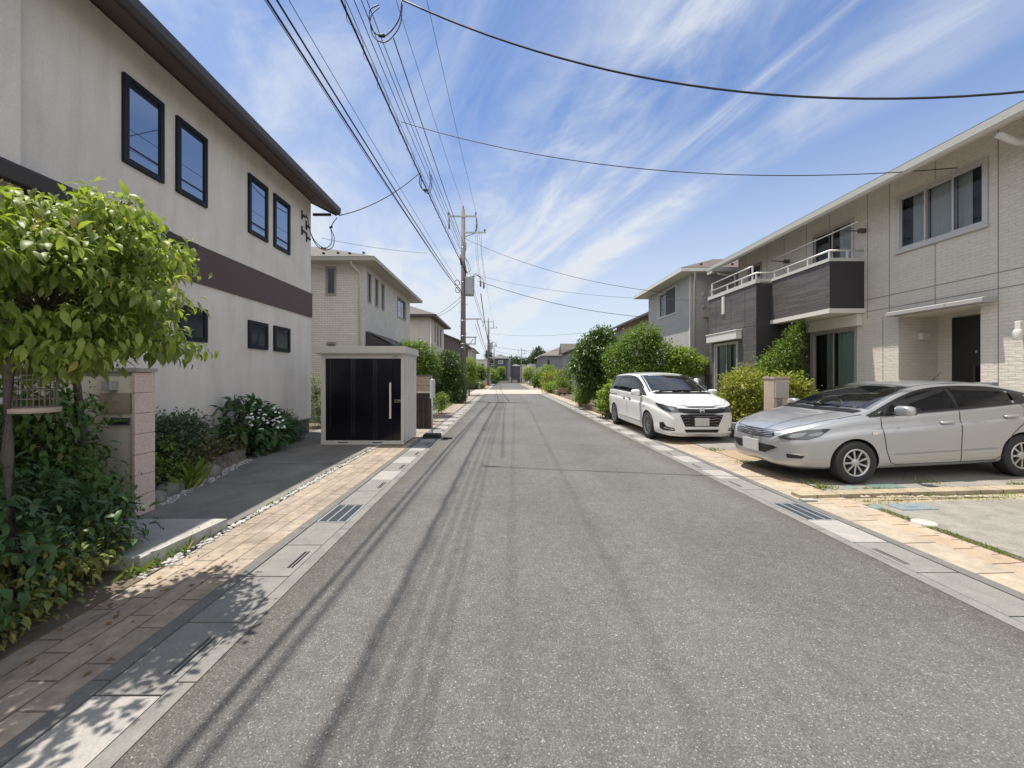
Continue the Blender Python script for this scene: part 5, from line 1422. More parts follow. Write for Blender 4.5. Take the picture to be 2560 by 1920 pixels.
# ------------------------------------------------------------------ white people carrier
def white_van():
    e = thing("parked_minivan", "white minivan with a wide dark grille parked facing the camera beside the leafy trees", "car")
    sp = dict(L=4.84, rw=0.33, tum=0.31, crown=0.06,
        zt=[(2.42, 0.74), (2.405, 0.82), (2.36, 0.90), (2.22, 0.965), (1.95, 1.04), (1.6, 1.11), (1.46, 1.145), (1.2, 1.255), (0.85, 1.41), (0.5, 1.55), (0.25, 1.625), (-0.1, 1.672), (-0.7, 1.695), (-1.5, 1.675), (-2.05, 1.61), (-2.22, 1.50), (-2.34, 1.22), (-2.40, 1.0), (-2.42, 0.8)],
        zs=[(2.42, 0.66), (2.3, 0.83), (2.05, 0.93), (1.6, 1.02), (1.2, 1.055), (0.5, 1.075), (-0.8, 1.11), (-2.0, 1.13), (-2.3, 1.05), (-2.42, 0.75)],
        w=[(2.42, 0.62), (2.38, 0.70), (2.28, 0.78), (2.1, 0.845), (1.8, 0.89), (1.4, 0.91), (-1.6, 0.91), (-2.1, 0.88), (-2.3, 0.83), (-2.42, 0.74)],
        zb=[(2.42, 0.24), (2.35, 0.19), (2.0, 0.16), (-1.5, 0.17), (-2.1, 0.24), (-2.42, 0.36)])
    c = Car(sp)
    body = c.body(e, M_WHITE, [(1.46, 0.375, 0.91), (-1.44, 0.375, 0.91)])
    ws = []
    for x in np.linspace(1.44, 0.34, 12): s = c.sec(x); ws.append((x - 0.14 * ((s['yr'] - 0.05) / 0.8) ** 2, s['yr'] - 0.055))
    wpoly = ws + [(x, -y) for x, y in ws[::-1]]
    def wtest(p, n):
        s = c.sec(p.x + 0.12 * (p.y / 0.8) ** 2); return 0.38 < p.x + 0.14 * (p.y / 0.8) ** 2 < 1.40 and abs(p.y) < s['yr'] - 0.085 and n.z > 0.3 and p.z > 1.1
    def stest(p, n):
        s = c.sec(p.x); return -2.0 < p.x < 1.0 and s['zs'] + 0.06 < p.z < s['zr'] - 0.07 and abs(n.y) > 0.4
    cut_cabin(c, body, [wtest, stest])
    c.decal("windscreen", wpoly, TOP, M_WIND, e, 0.004, 0.07)
    c.strip("windscreen_edge", ws, TOP, 0.03, M_TRIM, e, 0.006); c.strip("windscreen_edge", [(x, -y) for x, y in ws], TOP, 0.03, M_TRIM, e, 0.006)
    for sg, fr_ in ((1, SIDE_L), (-1, SIDE_R)):
        lo = lambda x: c.sec(x)['zs'] + 0.025
        hi = lambda x: c.sec(x)['zr'] - 0.035
        c.strip("window_trim", [(x, lo(x)) for x in np.linspace(1.28, -2.05, 30)], fr_, 0.03, M_TRIM, e, 0.006)
        c.strip("window_trim", [(x, hi(x)) for x in np.linspace(0.95, -2.05, 30)], fr_, 0.025, M_TRIM, e, 0.006)
        def pane(name, xa, xb, sa=0.0, sb=0.0):
            t = [(x, hi(x) - 0.005) for x in np.linspace(xa, xb, 10)]; b = [(x, lo(x) + 0.004) for x in np.linspace(xb - sb, xa + sa, 10)]
            return c.decal(name, t + b, fr_, M_CARGL, e, 0.005, 0.08)
        pane("front_window", 0.80, -0.10, 0.22, 0.03); pane("sliding_door_window", -0.17, -1.15, 0, 0.0); pane("quarter_window", -1.21, -2.02, 0, 0.0)
        for px_ in (-0.135, -1.18): c.strip("door_pillar", [(px_, lo(px_)), (px_, hi(px_))], fr_, 0.075, M_TRIM, e, 0.0045)
        c.decal("corner_window", [(1.36, lo(1.36) + 0.0), (1.02, hi(1.02) - 0.02), (0.84, hi(0.84)), (1.06, lo(1.06))], fr_, M_TRIM, e, 0.0065, 0.05)
        c.decal("door_visor", [(0.82, hi(0.82)), (-0.08, hi(-0.08)), (-0.08, hi(-0.08) - 0.06), (0.72, hi(0.82) - 0.06)], fr_, M_TRIM, e, 0.014, 0.06)
        c.decal("door_visor", [(-0.2, hi(-0.2)), (-1.12, hi(-1.12)), (-1.12, hi(-1.12) - 0.06), (-0.2, hi(-0.2) - 0.06)], fr_, M_TRIM, e, 0.014, 0.06)
        c.strip("door_seam", [(1.08, 1.05), (1.06, 0.7), (1.0, 0.36), (-0.13, 0.36)], fr_, 0.011, M_SEAM, e)
        c.strip("door_seam", [(-0.135, 1.1), (-0.13, 0.36), (-0.95, 0.36), (-1.05, 0.6), (-1.17, 0.75), (-1.18, 1.12)], fr_, 0.011, M_SEAM, e)
        c.strip("slide_rail", [(-1.2, 0.985), (-2.2, 0.985)], fr_, 0.022, M_SEAM, e)
        c.strip("sill_chrome", [(1.0, 0.27), (-1.0, 0.27)], fr_, 0.02, M_WHITE, e, 0.02)
        c.strip("fender_badge", [(1.34, 0.80), (1.20, 0.80)], fr_, 0.018, M_CHROME, e, 0.008)
        for hx in (0.10, -0.40):
            h, nr = c.hit((hx, 0, 0.93), (0, -sg, 0)); y = h.y + sg * 0.02
            b = MB(); b.tube([(hx + 0.10, h.y - sg * 0.01, h.z), (hx + 0.08, y, h.z), (hx - 0.08, y, h.z + 0.004), (hx - 0.10, h.y - sg * 0.01, h.z + 0.004)], [0.014, 0.02, 0.02, 0.014], 10); obj("door_handle", b, M_CHROME, e, True)
            c.decal("handle_cup", [(hx - 0.07, h.z - 0.05), (hx + 0.07, h.z - 0.05), (hx + 0.08, h.z + 0.035), (hx - 0.08, h.z + 0.035)], fr_, M_TRIM, e, 0.003, 0.03)
        mo = mirror_mesh("mirror", e, (0.98, sg * 0.90, 1.13), sg, (0.075, 0.115, 0.085), M_WHITE)
        dg_ = diag(sg, 40); rt = Vector(dg_[1])
        def pj(x, y, z): v = Vector((x, y, z)); return (v.dot(rt), z)
        A = [pj(2.40, sg * 0.50, 0.735), pj(2.33, sg * 0.62, 0.73), pj(2.2, sg * 0.76, 0.775), pj(2.02, sg * 0.85, 0.855), pj(1.90, sg * 0.87, 0.92), pj(2.06, sg * 0.82, 0.905), pj(2.25, sg * 0.72, 0.875), pj(2.38, sg * 0.56, 0.84)]
        hl = c.decal("headlamp", A, dg_, M_LAMP, e, 0.012, 0.03)
        mx = sum(q[0] for q in A) / 8; mz = sum(q[1] for q in A) / 8
        c.decal("lamp_bowl", A, dg_, M_LAMPDK, hl, 0.005, 0.03)
        c.decal("reflector", [(a * 0.4 + mx * 0.6 - 0.08, z * 0.5 + mz * 0.5 - 0.01) for a, z in A], dg_, M_LAMPIN, hl, 0.008, 0.03)
        c.decal("reflector", [(a * 0.35 + mx * 0.65 + 0.13, z * 0.4 + mz * 0.6 + 0.02) for a, z in A], dg_, M_LAMPIN, hl, 0.008, 0.03)
        c.strip("lamp_edge", A + [A[0]], dg_, 0.012, M_TRIM, hl, 0.010)
        A = [pj(2.36, sg * 0.57, 0.30), pj(2.20, sg * 0.78, 0.30), pj(2.10, sg * 0.84, 0.34), pj(2.10, sg * 0.84, 0.47), pj(2.20, sg * 0.78, 0.49), pj(2.25, sg * 0.73, 0.40), pj(2.36, sg * 0.57, 0.36)]
        fg = c.decal("fog_lamp_surround", A, dg_, M_TRIM, e, 0.006, 0.03)
        A = [pj(2.34, sg * 0.58, 0.325), pj(2.20, sg * 0.76, 0.345), pj(2.20, sg * 0.76, 0.375), pj(2.34, sg * 0.58, 0.345)]
        c.decal("fog_lamp", A, dg_, M_LAMPIN, fg, 0.012, 0.03)
        c.strip("bumper_lip", [pj(2.42, sg * 0.45, 0.215), pj(2.30, sg * 0.72, 0.225), pj(2.0, sg * 0.86, 0.26)], dg_, 0.05, M_WHITE, e, 0.022)
    c.decal("upper_grille", [(-0.60, 0.735), (-0.3, 0.70), (0.3, 0.70), (0.60, 0.735), (0.58, 0.81), (0.3, 0.845), (-0.3, 0.845), (-0.58, 0.81)], FRONT, M_TRIM, e, 0.006, 0.04)
    c.strip("chrome_bar", [(y, 0.805 + 0.0 * y - 0.02 * (1 - (y / 0.56) ** 2) + 0.03) for y in np.linspace(-0.56, 0.56, 15)], FRONT, 0.022, M_CHROME, e, 0.016)
    h, nr = c.hit((0, 0, 0.775), (-1, 0, 0)); badge(c, h + Vector((0.02, 0, 0)), Vector((1, 0, 0.15)), 0.125, e)
    c.decal("lower_grille", [(-0.50, 0.67), (-0.38, 0.40), (0.38, 0.40), (0.50, 0.67), (0.25, 0.69), (-0.25, 0.69)], FRONT, M_TRIM, e, 0.006, 0.04)
    for k in range(4):
        z = 0.44 + 0.065 * k; w_ = 0.37 + 0.035 * k
        c.strip("grille_bar", [(-w_, z + 0.0), (-w_ * 0.8, z + 0.02), (-w_ * 0.55, z), (w_ * 0.55, z), (w_ * 0.8, z + 0.02), (w_, z)], FRONT, 0.018, M_CHROME, e, 0.014)
    boxpart("number_plate", e, M_PLATE, (2.432, 2.447, -0.165, 0.165, 0.42, 0.60), 0.004)
    c.decal("intake", [(-0.36, 0.265), (0.36, 0.265), (0.40, 0.335), (-0.40, 0.335)], FRONT, M_TRIM, e, 0.008, 0.04)
    c.strip("bumper_lip", [(y, 0.21) for y in np.linspace(-0.5, 0.5, 9)], FRONT, 0.05, M_WHITE, e, 0.022)
    c.strip("bonnet_seam", [(2.33, -0.57), (2.385, -0.25), (2.385, 0.25), (2.33, 0.57)], TOP, 0.012, M_SEAM, e)
    for sg in (1, -1): c.strip("bonnet_seam", [(2.33, sg * 0.58), (2.1, sg * 0.74), (1.8, sg * 0.80), (1.5, sg * 0.80)], TOP, 0.010, M_SEAM, e)
    c.decal("wiper_cowl", [(1.53, -0.7), (1.58, 0), (1.53, 0.7), (1.36, 0.74), (1.45, 0), (1.36, -0.74)], TOP, M_TRIM, e, 0.006, 0.05)
    for (ya, yb) in ((-0.66, 0.0), (-0.03, 0.64)):
        m = MB(); pts = []
        for t in np.linspace(0, 1, 8):
            y = ya + (yb - ya) * t; x = 1.46 - 0.06 * math.sin(t * 1.6) - 0.10 * (y / 0.8) ** 2
            h, nr = c.hit((x, y, 0), (0, 0, -1)); pts.append(h + nr * 0.022)
        m.tube(pts, 0.011, 6); obj("wiper", m, M_TRIM, e, True)
    c.decal("tail_lamp", [(0.55, 0.85), (0.80, 0.87), (0.78, 1.1), (0.62, 1.1)], REAR, MATS["tail_red"], e, 0.006, 0.04); c.decal("tail_lamp", [(-0.55, 0.85), (-0.80, 0.87), (-0.78, 1.1), (-0.62, 1.1)], REAR, MATS["tail_red"], e, 0.006, 0.04)
    for sg in (1, -1): c.strip("roof_seam", [(0.30, sg * 0.585), (-0.5, sg * 0.63), (-1.9, sg * 0.6)], TOP, 0.012, M_SEAM, e)
    interior(e, -2.0, 1.3, 0.74, 0.35, 1.08, 0.98)
    for x in (1.46, -1.44):
        for sg in (1, -1): wheel(e, x, sg * 0.805, 0.33, 0.235, 8, M_RIMD, 0.0, 0.20, True)
    ub = MB(); ub.box(-2.1, 2.1, -0.66, 0.66, 0.16, 0.26); obj("underbody", ub, M_ARCH, e, True)
    return e
WV = white_van()
WV.location = (4.58, 11.28, 0.03)
WV.rotation_euler = (0, -R(0.0), R(-90))
# a second white minivan, standing almost wholly out of view on the near left
WV2 = copy_tree(WV)
WV2.location = (-3.51, -0.38, 0.02)
WV2.rotation_euler = (0, 0, R(90))
WV2['label'] = "white vehicle at the left edge whose nose just shows beside the shrubs"
# ================================================================== PLANTS
NR = np.random.default_rng(11)
LEAF_BIG = (np.array([[0, 0, 0], [.16, .13, .05], [.18, 0, .02], [.16, -.13, .05], [.45, .215, .045], [.47, 0, -.03], [.45, -.215, .045], [.74, .14, -.08], [.76, 0, -.14], [.74, -.14, -.08], [.98, 0, -.33]]),
            [(0, 2, 1), (0, 3, 2), (1, 2, 5, 4), (2, 3, 6, 5), (4, 5, 8, 7), (5, 6, 9, 8), (7, 8, 10), (8, 9, 10)])
LEAF_MID = (np.array([[0, 0, 0], [.45, .26, .06], [.5, 0, 0], [.45, -.26, .06], [1, 0, -.10]]), [(0, 2, 1), (0, 3, 2), (1, 2, 4), (2, 3, 4)])
LEAF_NARROW = (np.array([[0, 0, 0], [.45, .13, .03], [.5, 0, 0], [.45, -.13, .03], [1, 0, -.10]]), [(0, 2, 1), (0, 3, 2), (1, 2, 4), (2, 3, 4)])
PETAL = (np.array([[0, 0, 0], [.5, .5, .05], [1, 0, .0], [.5, -.5, .05]]), [(0, 3, 2, 1)])
def leafmesh(name, P, D, Nn, size, mat, parent, tpl=LEAF_MID):
    V0_, F0_ = tpl
    D = D / (np.linalg.norm(D, axis=1, keepdims=True) + 1e-9)
    Y = np.cross(Nn, D); Y /= (np.linalg.norm(Y, axis=1, keepdims=True) + 1e-9)
    Z = np.cross(D, Y)
    s = np.asarray(size).reshape(-1, 1, 1)
    V = P[:, None, :] + s * (V0_[None, :, 0:1] * D[:, None, :] + V0_[None, :, 1:2] * Y[:, None, :] + V0_[None, :, 2:3] * Z[:, None, :])
    nl, nv = len(P), len(V0_)
    V = V.reshape(-1, 3)
    o0 = np.array(parent_origin(parent)) if parent is not None else np.zeros(3)
    V = V - o0
    lt = [len(f) for f in F0_]; fl_ = np.concatenate([np.array(f) for f in F0_])
    loops = (fl_[None, :] + (np.arange(nl) * nv)[:, None]).reshape(-1)
    tot = np.tile(np.array(lt), nl); start = np.concatenate([[0], np.cumsum(tot)[:-1]])
    me = bpy.data.meshes.new(name)
    me.vertices.add(len(V)); me.vertices.foreach_set('co', V.astype(np.float32).ravel())
    me.loops.add(len(loops)); me.loops.foreach_set('vertex_index', loops.astype(np.int32))
    me.polygons.add(len(tot)); me.polygons.foreach_set('loop_start', start.astype(np.int32)); me.polygons.foreach_set('loop_total', tot.astype(np.int32))
    me.polygons.foreach_set('use_smooth', np.ones(len(tot), bool))
    me.materials.append(mat)
    me.update(calc_edges=True); me.validate()
    o = bpy.data.objects.new(name, me); COL.objects.link(o)
    if parent is not None: o.parent = parent
    return o
def unit(n):
    v = NR.normal(size=(n, 3)); return v / np.linalg.norm(v, axis=1, keepdims=True)
def crown_points(blobs, twigs, per, spread, droop=0.25, fill=0.5, up=0.0, flat=0.0):
    B = np.array([b[:6] for b in blobs], float)
    wgt = np.array([(b[6] if len(b) > 6 else 1.0) * (b[3] * b[4] + b[4] * b[5] + b[3] * b[5]) for b in blobs]); wgt /= wgt.sum()
    bi = NR.choice(len(B), twigs, p=wgt)
    d = unit(twigs); d[:, 2] += up; d /= np.linalg.norm(d, axis=1, keepdims=True)
    r = fill + (1 - fill) * NR.random(twigs) ** 0.6
    r *= 1 + 0.10 * NR.normal(size=twigs).clip(-1, 1.4)
    T = B[bi, :3] + d * B[bi, 3:6] * r[:, None]
    n = twigs * per
    ti = np.repeat(np.arange(twigs), per)
    P = T[ti] + NR.normal(size=(n, 3)) * spread * np.array([1, 1, 0.7])
    D = d[ti] * 0.75 + unit(n) * 0.8; D[:, 2] -= droop
    Nn = np.tile(np.array([0, 0, 1.0]), (n, 1)) + d[ti] * 0.35 + unit(n) * (0.55 - 0.3 * flat)
    return T, P, D, Nn
def branchy(mb, base, tips, r0, lean=0.15):
    """a few forking limbs from the base to the blob centres"""
    base = Vector(base)
    for t in tips:
        t = Vector(t); m = base.lerp(t, 0.5) + Vector((rng.uniform(-lean, lean), rng.uniform(-lean, lean), 0.05))
        pts = []; rs = []
        for k in range(9):
            u = k / 8; p = base * (1 - u) ** 2 + m * 2 * u * (1 - u) + t * u * u
            pts.append(p + Vector((rng.uniform(-1, 1), rng.uniform(-1, 1), 0)) * 0.012); rs.append(r0 * (1 - 0.75 * u))
        mb.tube(pts, rs, 7)
M_BARK = M("bark", (0.13, 0.11, 0.095), 0.9, 0.45, 9.0, 0.8, 30.0, 0.02, stretch=(1, 1, 0.3))
M_BARKD = M("dark_bark", (0.06, 0.05, 0.045), 0.95, 0.5, 9.0, 0.9, 25.0, 0.03, stretch=(1, 1, 0.3))
L_DOG = leaf_mat("dogwood_leaf", (0.09, 0.125, 0.03), (0.20, 0.24, 0.055), (0.30, 0.24, 0.09), 0.46, 0.48, 0.45)
L_IVY = leaf_mat("ivy_leaf", (0.035, 0.075, 0.018), (0.065, 0.115, 0.025), (0.16, 0.16, 0.04), 0.42, 0.35)
L_SHADE = leaf_mat("hydrangea_leaf", (0.025, 0.06, 0.02), (0.045, 0.09, 0.03), (0.09, 0.12, 0.04), 0.45, 0.25)
L_YEL = leaf_mat("yellowing_leaf", (0.10, 0.13, 0.03), (0.16, 0.17, 0.045), (0.33, 0.22, 0.06), 0.5, 0.35)
L_RED = leaf_mat("nandina_leaf", (0.06, 0.08, 0.025), (0.10, 0.09, 0.035), (0.24, 0.05, 0.04), 0.5, 0.3)
L_FINE = leaf_mat("fine_grey_leaf", (0.045, 0.075, 0.04), (0.065, 0.10, 0.055), (0.09, 0.12, 0.06), 0.55, 0.3)
L_DARK = leaf_mat("dark_evergreen_leaf", (0.028, 0.058, 0.014), (0.055, 0.10, 0.022), (0.09, 0.14, 0.03), 0.35, 0.3, 0.5)
L_MIDG = leaf_mat("mid_green_leaf", (0.055, 0.095, 0.018), (0.105, 0.16, 0.028), (0.17, 0.20, 0.045), 0.42, 0.4)
L_LIME = leaf_mat("lime_leaf", (0.085, 0.135, 0.02), (0.17, 0.22, 0.03), (0.30, 0.28, 0.06), 0.45, 0.45)
L_GOLD = leaf_mat("golden_leaf", (0.10, 0.122, 0.022), (0.195, 0.205, 0.035), (0.38, 0.29, 0.05), 0.45, 0.4)
L_WOOD = leaf_mat("wood_leaf", (0.018, 0.036, 0.012), (0.035, 0.062, 0.02), (0.06, 0.085, 0.03), 0.6, 0.2)
M_PETAL = M("white_petal", (0.78, 0.78, 0.76), 0.6)

def plant(name, label, cat, base, blobs, twigs, per, leaf, size, spread, tpl=LEAF_MID, trunk=None, tr=0.05, group=None, droop=0.25, fill=0.45, up=0.1, bark=None, crown="crown", flat=0.0, branches=True, jit=0.3, limb=0.6):
    t = thing(name, label, cat, base, group)
    T, P, D, Nn = crown_points(blobs, twigs, per, spread, droop, fill, up, flat)
    keep = P[:, 2] > 0.04
    P, D, Nn = P[keep], D[keep], Nn[keep]
    sz = size * (1 + jit * NR.normal(size=len(P)).clip(-1.6, 1.6))
    leafmesh(crown, P, D, Nn, sz, leaf, t, tpl)
    mb = MB()
    if trunk:
        mb.tube(trunk, [tr * (1 - 0.35 * i / max(1, len(trunk) - 1)) for i in range(len(trunk))], 10)
        top = trunk[-1]
    else: top = base
    if branches: branchy(mb, top, [b[:3] for b in blobs], tr * limb)
    # twigs from blob centres to leaf tips
    for i in range(0, len(T), max(1, len(T) // 120)):
        c = min(blobs, key=lambda b: (b[0] - T[i][0]) ** 2 + (b[1] - T[i][1]) ** 2 + (b[2] - T[i][2]) ** 2)
        mb.tube([c[:3], tuple((np.array(c[:3]) + T[i]) / 2 + NR.normal(size=3) * 0.03), tuple(T[i])], [0.008, 0.005, 0.002], 4, cap=False)
    if mb.v: obj("trunk" if trunk else "stems", mb, bark or M_BARK, t)
    return t
def flowers(par, pts, n, r, size):
    for p in pts:
        P = []; D = []; Nn = []
        for k in range(n):
            c = np.array(p) + NR.normal(size=3) * r; a0 = NR.random() * 6.28
            nn = np.array([0.2, -0.5, 1.0]) + NR.normal(size=3) * 0.3; nn /= np.linalg.norm(nn)
            x = np.cross(nn, [0, 1, 0.3]); x /= np.linalg.norm(x); y = np.cross(nn, x)
            for q in range(4):
                a = a0 + q * 1.571; P.append(c); D.append(x * math.cos(a) + y * math.sin(a)); Nn.append(nn)
        leafmesh("flower_cluster", np.array(P), np.array(D), np.array(Nn), np.full(len(P), size), M_PETAL, par, PETAL)

# ---- the leafy tree at the near left
crown_outline = [(-60, 520), (0, 480), (60, 468), (140, 530), (200, 535), (255, 472), (330, 480), (400, 508), (392, 560), (430, 580), (490, 600), (528, 650), (530, 700), (470, 712), (420, 735), (470, 800), (486, 890), (430, 880), (330, 890), (240, 915), (150, 930), (60, 915), (-60, 900)]
def in_outline(x, y, P):
    c = False; j = len(P) - 1
    for i in range(len(P)):
        if (P[i][1] > y) != (P[j][1] > y) and x < (P[j][0] - P[i][0]) * (y - P[i][1]) / (P[j][1] - P[i][1]) + P[i][0]: c = not c
        j = i
    return c
tr_ = random.Random(5)
sprays = []
while len(sprays) < 74:                # flat leafy sprays, layered as a dogwood carries them
    x, y = tr_.uniform(-60, 530), tr_.uniform(468, 930)
    if not in_outline(x, y, crown_outline) or not in_outline(x + 45, y, crown_outline): continue
    dd = 2.35 + 0.75 * max(0.0, x) / 530 + tr_.uniform(-0.25, 0.3)
    p = W(x, y, dd)
    if any((p - q).length < 0.175 for q in sprays): continue
    sprays.append(p)
dog = [(p.x, p.y, p.z, tr_.uniform(.12, .24), tr_.uniform(.12, .24), tr_.uniform(.03, .08)) for p in sprays]
dog += [(-2.62, 2.15, 2.3, .36, .36, .16), (-2.85, 2.45, 2.55, .4, .4, .2), (-3.1, 2.1, 2.3, .45, .4, .2), (-2.75, 1.7, 2.3, .34, .35, .2), (-3.2, 1.6, 2.5, .5, .5, .25)]
DT = plant("dogwood_tree", "leafy dogwood tree with drooping pointed leaves on the left, in front of the stucco house", "tree", (-3.07, 2.4, 0.02), dog, 1900, 6, L_DOG, 0.067, 0.05, LEAF_BIG,
           trunk=[(-3.07, 2.4, 0.0), (-3.06, 2.4, 0.5), (-3.10, 2.4, 1.1), (-3.03, 2.35, 1.65), (-3.0, 2.5, 2.0)], tr=0.036, limb=0.18, droop=0.85, fill=0.25, up=0.1, flat=0.5, jit=0.38)
sb = MB(); sb.tube([(-4.25, 3.95, 0.1), (-4.3, 3.93, 0.9), (-4.27, 3.85, 1.5), (-3.9, 3.4, 1.9), (-3.2, 2.7, 2.2)], [0.04, 0.035, 0.03, 0.02, 0.012], 8); obj("second_stem", sb, M_BARK, DT)
# ---- climber below it, spreading over the gate wall
plant("climbing_shrub", "heart-leaved climbing shrub covering the gate wall below the leafy tree", "shrub", (-3.9, 3.6, 0.02),
      [(-4.5, 3.85, .95, .42, .3, .5), (-4.3, 3.8, .6, .34, .3, .45), (-4.3, 3.4, .5, .55, .45, .45), (-3.85, 3.4, .35, .36, .35, .32), (-4.6, 3.4, .85, .55, .5, .5), (-5.0, 3.6, 1.1, .55, .4, .45), (-4.35, 3.6, 1.3, .3, .3, .25)], 760, 7, L_IVY, 0.085, 0.08, LEAF_BIG, tr=0.02, droop=0.7, fill=0.5, flat=0.7)
plant("dark_hydrangea", "dark green leafy hydrangea with a few white blooms at the near left edge", "shrub", (-3.6, 2.9, 0.02),
      [(-3.65, 3.1, .42, .5, .35, .36), (-3.42, 3.2, .3, .3, .28, .32), (-3.9, 2.75, .55, .6, .45, .45), (-3.5, 2.75, .3, .4, .35, .3), (-3.2, 2.3, .45, .4, .4, .38), (-3.4, 2.2, .8, .4, .35, .35)], 700, 7, L_SHADE, 0.075, 0.06, LEAF_BIG, tr=0.015, droop=0.45, fill=0.5, flat=0.5)
hy = plant("yellowing_shrub", "low shrub with yellowing oval leaves spilling towards the tiled pavement", "shrub", (-3.3, 2.6, 0.02),
      [(-3.35, 2.95, .2, .3, .34, .2), (-3.22, 2.6, .2, .3, .35, .22), (-3.08, 2.2, .2, .26, .35, .22), (-3.3, 2.4, .35, .3, .4, .25), (-3.42, 3.25, .2, .22, .2, .18), (-3.0, 1.8, .2, .26, .35, .24)], 700, 6, L_YEL, 0.055, 0.05, LEAF_BIG, tr=0.012, droop=0.3, fill=0.5, flat=0.5)
flowers(hy, [(-3.35, 2.85, .42), (-3.5, 2.6, .42), (-3.15, 2.35, .36), (-3.6, 3.0, .5)], 4, 0.035, 0.022)
# ---- bed along the stucco wall
bed = [("boxy_green_shrub", "mid green low shrub at the near end of the bed, beside the pink post", [(-4.55, 5.0, .25, .26, .42, .32), (-4.75, 5.3, .4, .3, .4, .35)], 260, 7, L_MIDG, .055, .05, LEAF_MID),
       ("nandina_bush", "low nandina with red tinged leaves behind the round stones", [(-4.72, 5.7, .28, .3, .45, .32), (-4.8, 6.2, .33, .28, .4, .33)], 260, 7, L_RED, .05, .05, LEAF_MID),
       ("grey_leaved_bush", "fine-leaved grey green bush with upright twigs against the stucco wall", [(-5.0, 5.4, .6, .32, .6, .42), (-5.05, 6.0, .6, .28, .5, .4), (-5.05, 5.0, .75, .22, .35, .32)], 1700, 8, L_FINE, .05, .07, LEAF_MID),
       ("reddish_low_shrub", "small reddish shrub behind the upright edging stones", [(-4.95, 6.9, .28, .2, .42, .24)], 150, 7, L_RED, .05, .05, LEAF_MID),
       ("spreading_grey_bush", "fine-leaved dark bush at the far end of the bed beside the shed", [(-5.1, 8.6, .4, .24, .6, .42), (-5.12, 9.1, .25, .22, .5, .3)], 1300, 8, L_FINE, .05, .07, LEAF_MID)]
for nm, lab, bl, tw, per, lm, sz, spd, tpl in bed:
    plant(nm, lab, "shrub", (bl[0][0], bl[0][1], 0.03), bl, tw, per, lm, sz, spd, tpl, tr=0.012, fill=0.4, up=0.3)
hb = plant("hydrangea", "lacecap hydrangea with broad dark leaves and white flowers against the stucco wall", "shrub", (-4.95, 7.6, 0.03),
      [(-4.98, 7.3, .62, .34, .48, .5), (-4.95, 7.8, .5, .34, .5, .48), (-5.05, 7.2, 1.1, .14, .2, .16, .6), (-5.05, 7.6, 1.08, .14, .22, .15, .6), (-4.85, 8.1, .35, .3, .35, .32)], 190, 5, L_SHADE, 0.17, 0.07, LEAF_BIG, tr=0.015, droop=0.2, fill=0.6, up=0.25, flat=0.4)
flowers(hb, [(-4.62, 6.95, .82), (-4.66, 7.1, .80), (-4.62, 7.35, .9), (-4.6, 7.45, .72), (-4.62, 7.6, .75), (-4.62, 7.75, .92), (-4.6, 7.9, .72), (-4.58, 8.0, .6), (-4.6, 7.25, .68), (-4.6, 7.7, .62)], 6, 0.05, 0.03)

# ---- right side: by the parked cars
GT = "trees between the van and the tan house"
plant("broadleaf_tree", "dark glossy broadleaf tree, leftmost of the big trees behind the white van", "tree", (4.7, 18.0, 0.03),
      [(4.35, 18.0, 2.9, .85, .9, .85), (3.95, 18.3, 2.2, .75, .9, .85), (4.9, 17.6, 2.4, .8, .9, .9), (4.35, 18.2, 1.5, .8, .8, .7), (4.6, 17.8, 3.4, .55, .6, .45)], 1500, 7, L_DARK, 0.14, 0.10, LEAF_MID,
      trunk=[(4.75, 18, 0), (4.7, 18, .7), (4.6, 18, 1.4)], tr=0.06, group=GT, droop=0.5, fill=0.55, bark=M_BARK)
plant("feathery_tree", "broad mid green tree right behind the white van's roof", "tree", (5.7, 15.6, 0.03),
      [(5.5, 15.6, 2.7, .95, .9, .75), (6.15, 15.3, 2.35, .75, .8, .7), (4.75, 15.8, 2.2, .6, .7, .7), (5.7, 15.4, 3.25, .55, .55, .42), (5.2, 15.5, 1.7, .9, .8, .6), (6.5, 15.2, 1.9, .5, .6, .45)], 2600, 8, L_MIDG, 0.085, 0.10, LEAF_MID,
      trunk=[(5.7, 15.6, 0), (5.72, 15.6, .8), (5.65, 15.6, 1.4)], tr=0.07, group=GT, droop=0.35, fill=0.5)
plant("lime_tree", "bright green small tree beside the pale grey house, right of the broad tree", "tree", (7.35, 14.9, 0.1),
      [(6.85, 14.7, 2.3, .45, .45, .42), (7.35, 14.7, 2.0, .42, .42, .38), (6.7, 14.8, 1.75, .4, .4, .3)], 700, 8, L_LIME, 0.085, 0.075, LEAF_MID,
      trunk=[(7.15, 14.8, 0.05), (7.0, 14.8, .8), (6.95, 14.75, 1.5)], tr=0.04, group=GT, fill=0.5)
sb = thing("charred_stump", "tall blackened bare tree trunk standing by the dark bay's window", "tree", (7.72, 14.5, 0.1))
mb = MB(); mb.tube([(7.72, 14.5, 0.08), (7.68, 14.5, .6), (7.74, 14.5, 1.2), (7.73, 14.5, 1.8), (7.78, 14.5, 2.25)], [.14, .12, .13, .11, .06], 9); mb.tube([(7.7, 14.5, .7), (7.55, 14.45, .95), (7.52, 14.45, 1.3)], [.05, .03, .015], 6); obj("trunk", mb, M_BARKD, sb)
plant("kerbside_shrub", "bright young shrub at the kerb in front of the white van's tail", "shrub", (3.95, 14.2, 0.05),
      [(3.9, 14.2, .75, .36, .45, .5), (4.1, 14.0, 1.1, .32, .35, .35), (3.95, 14.6, .45, .35, .4, .35)], 520, 7, L_LIME, 0.09, 0.06, LEAF_MID, tr=0.02, fill=0.45)
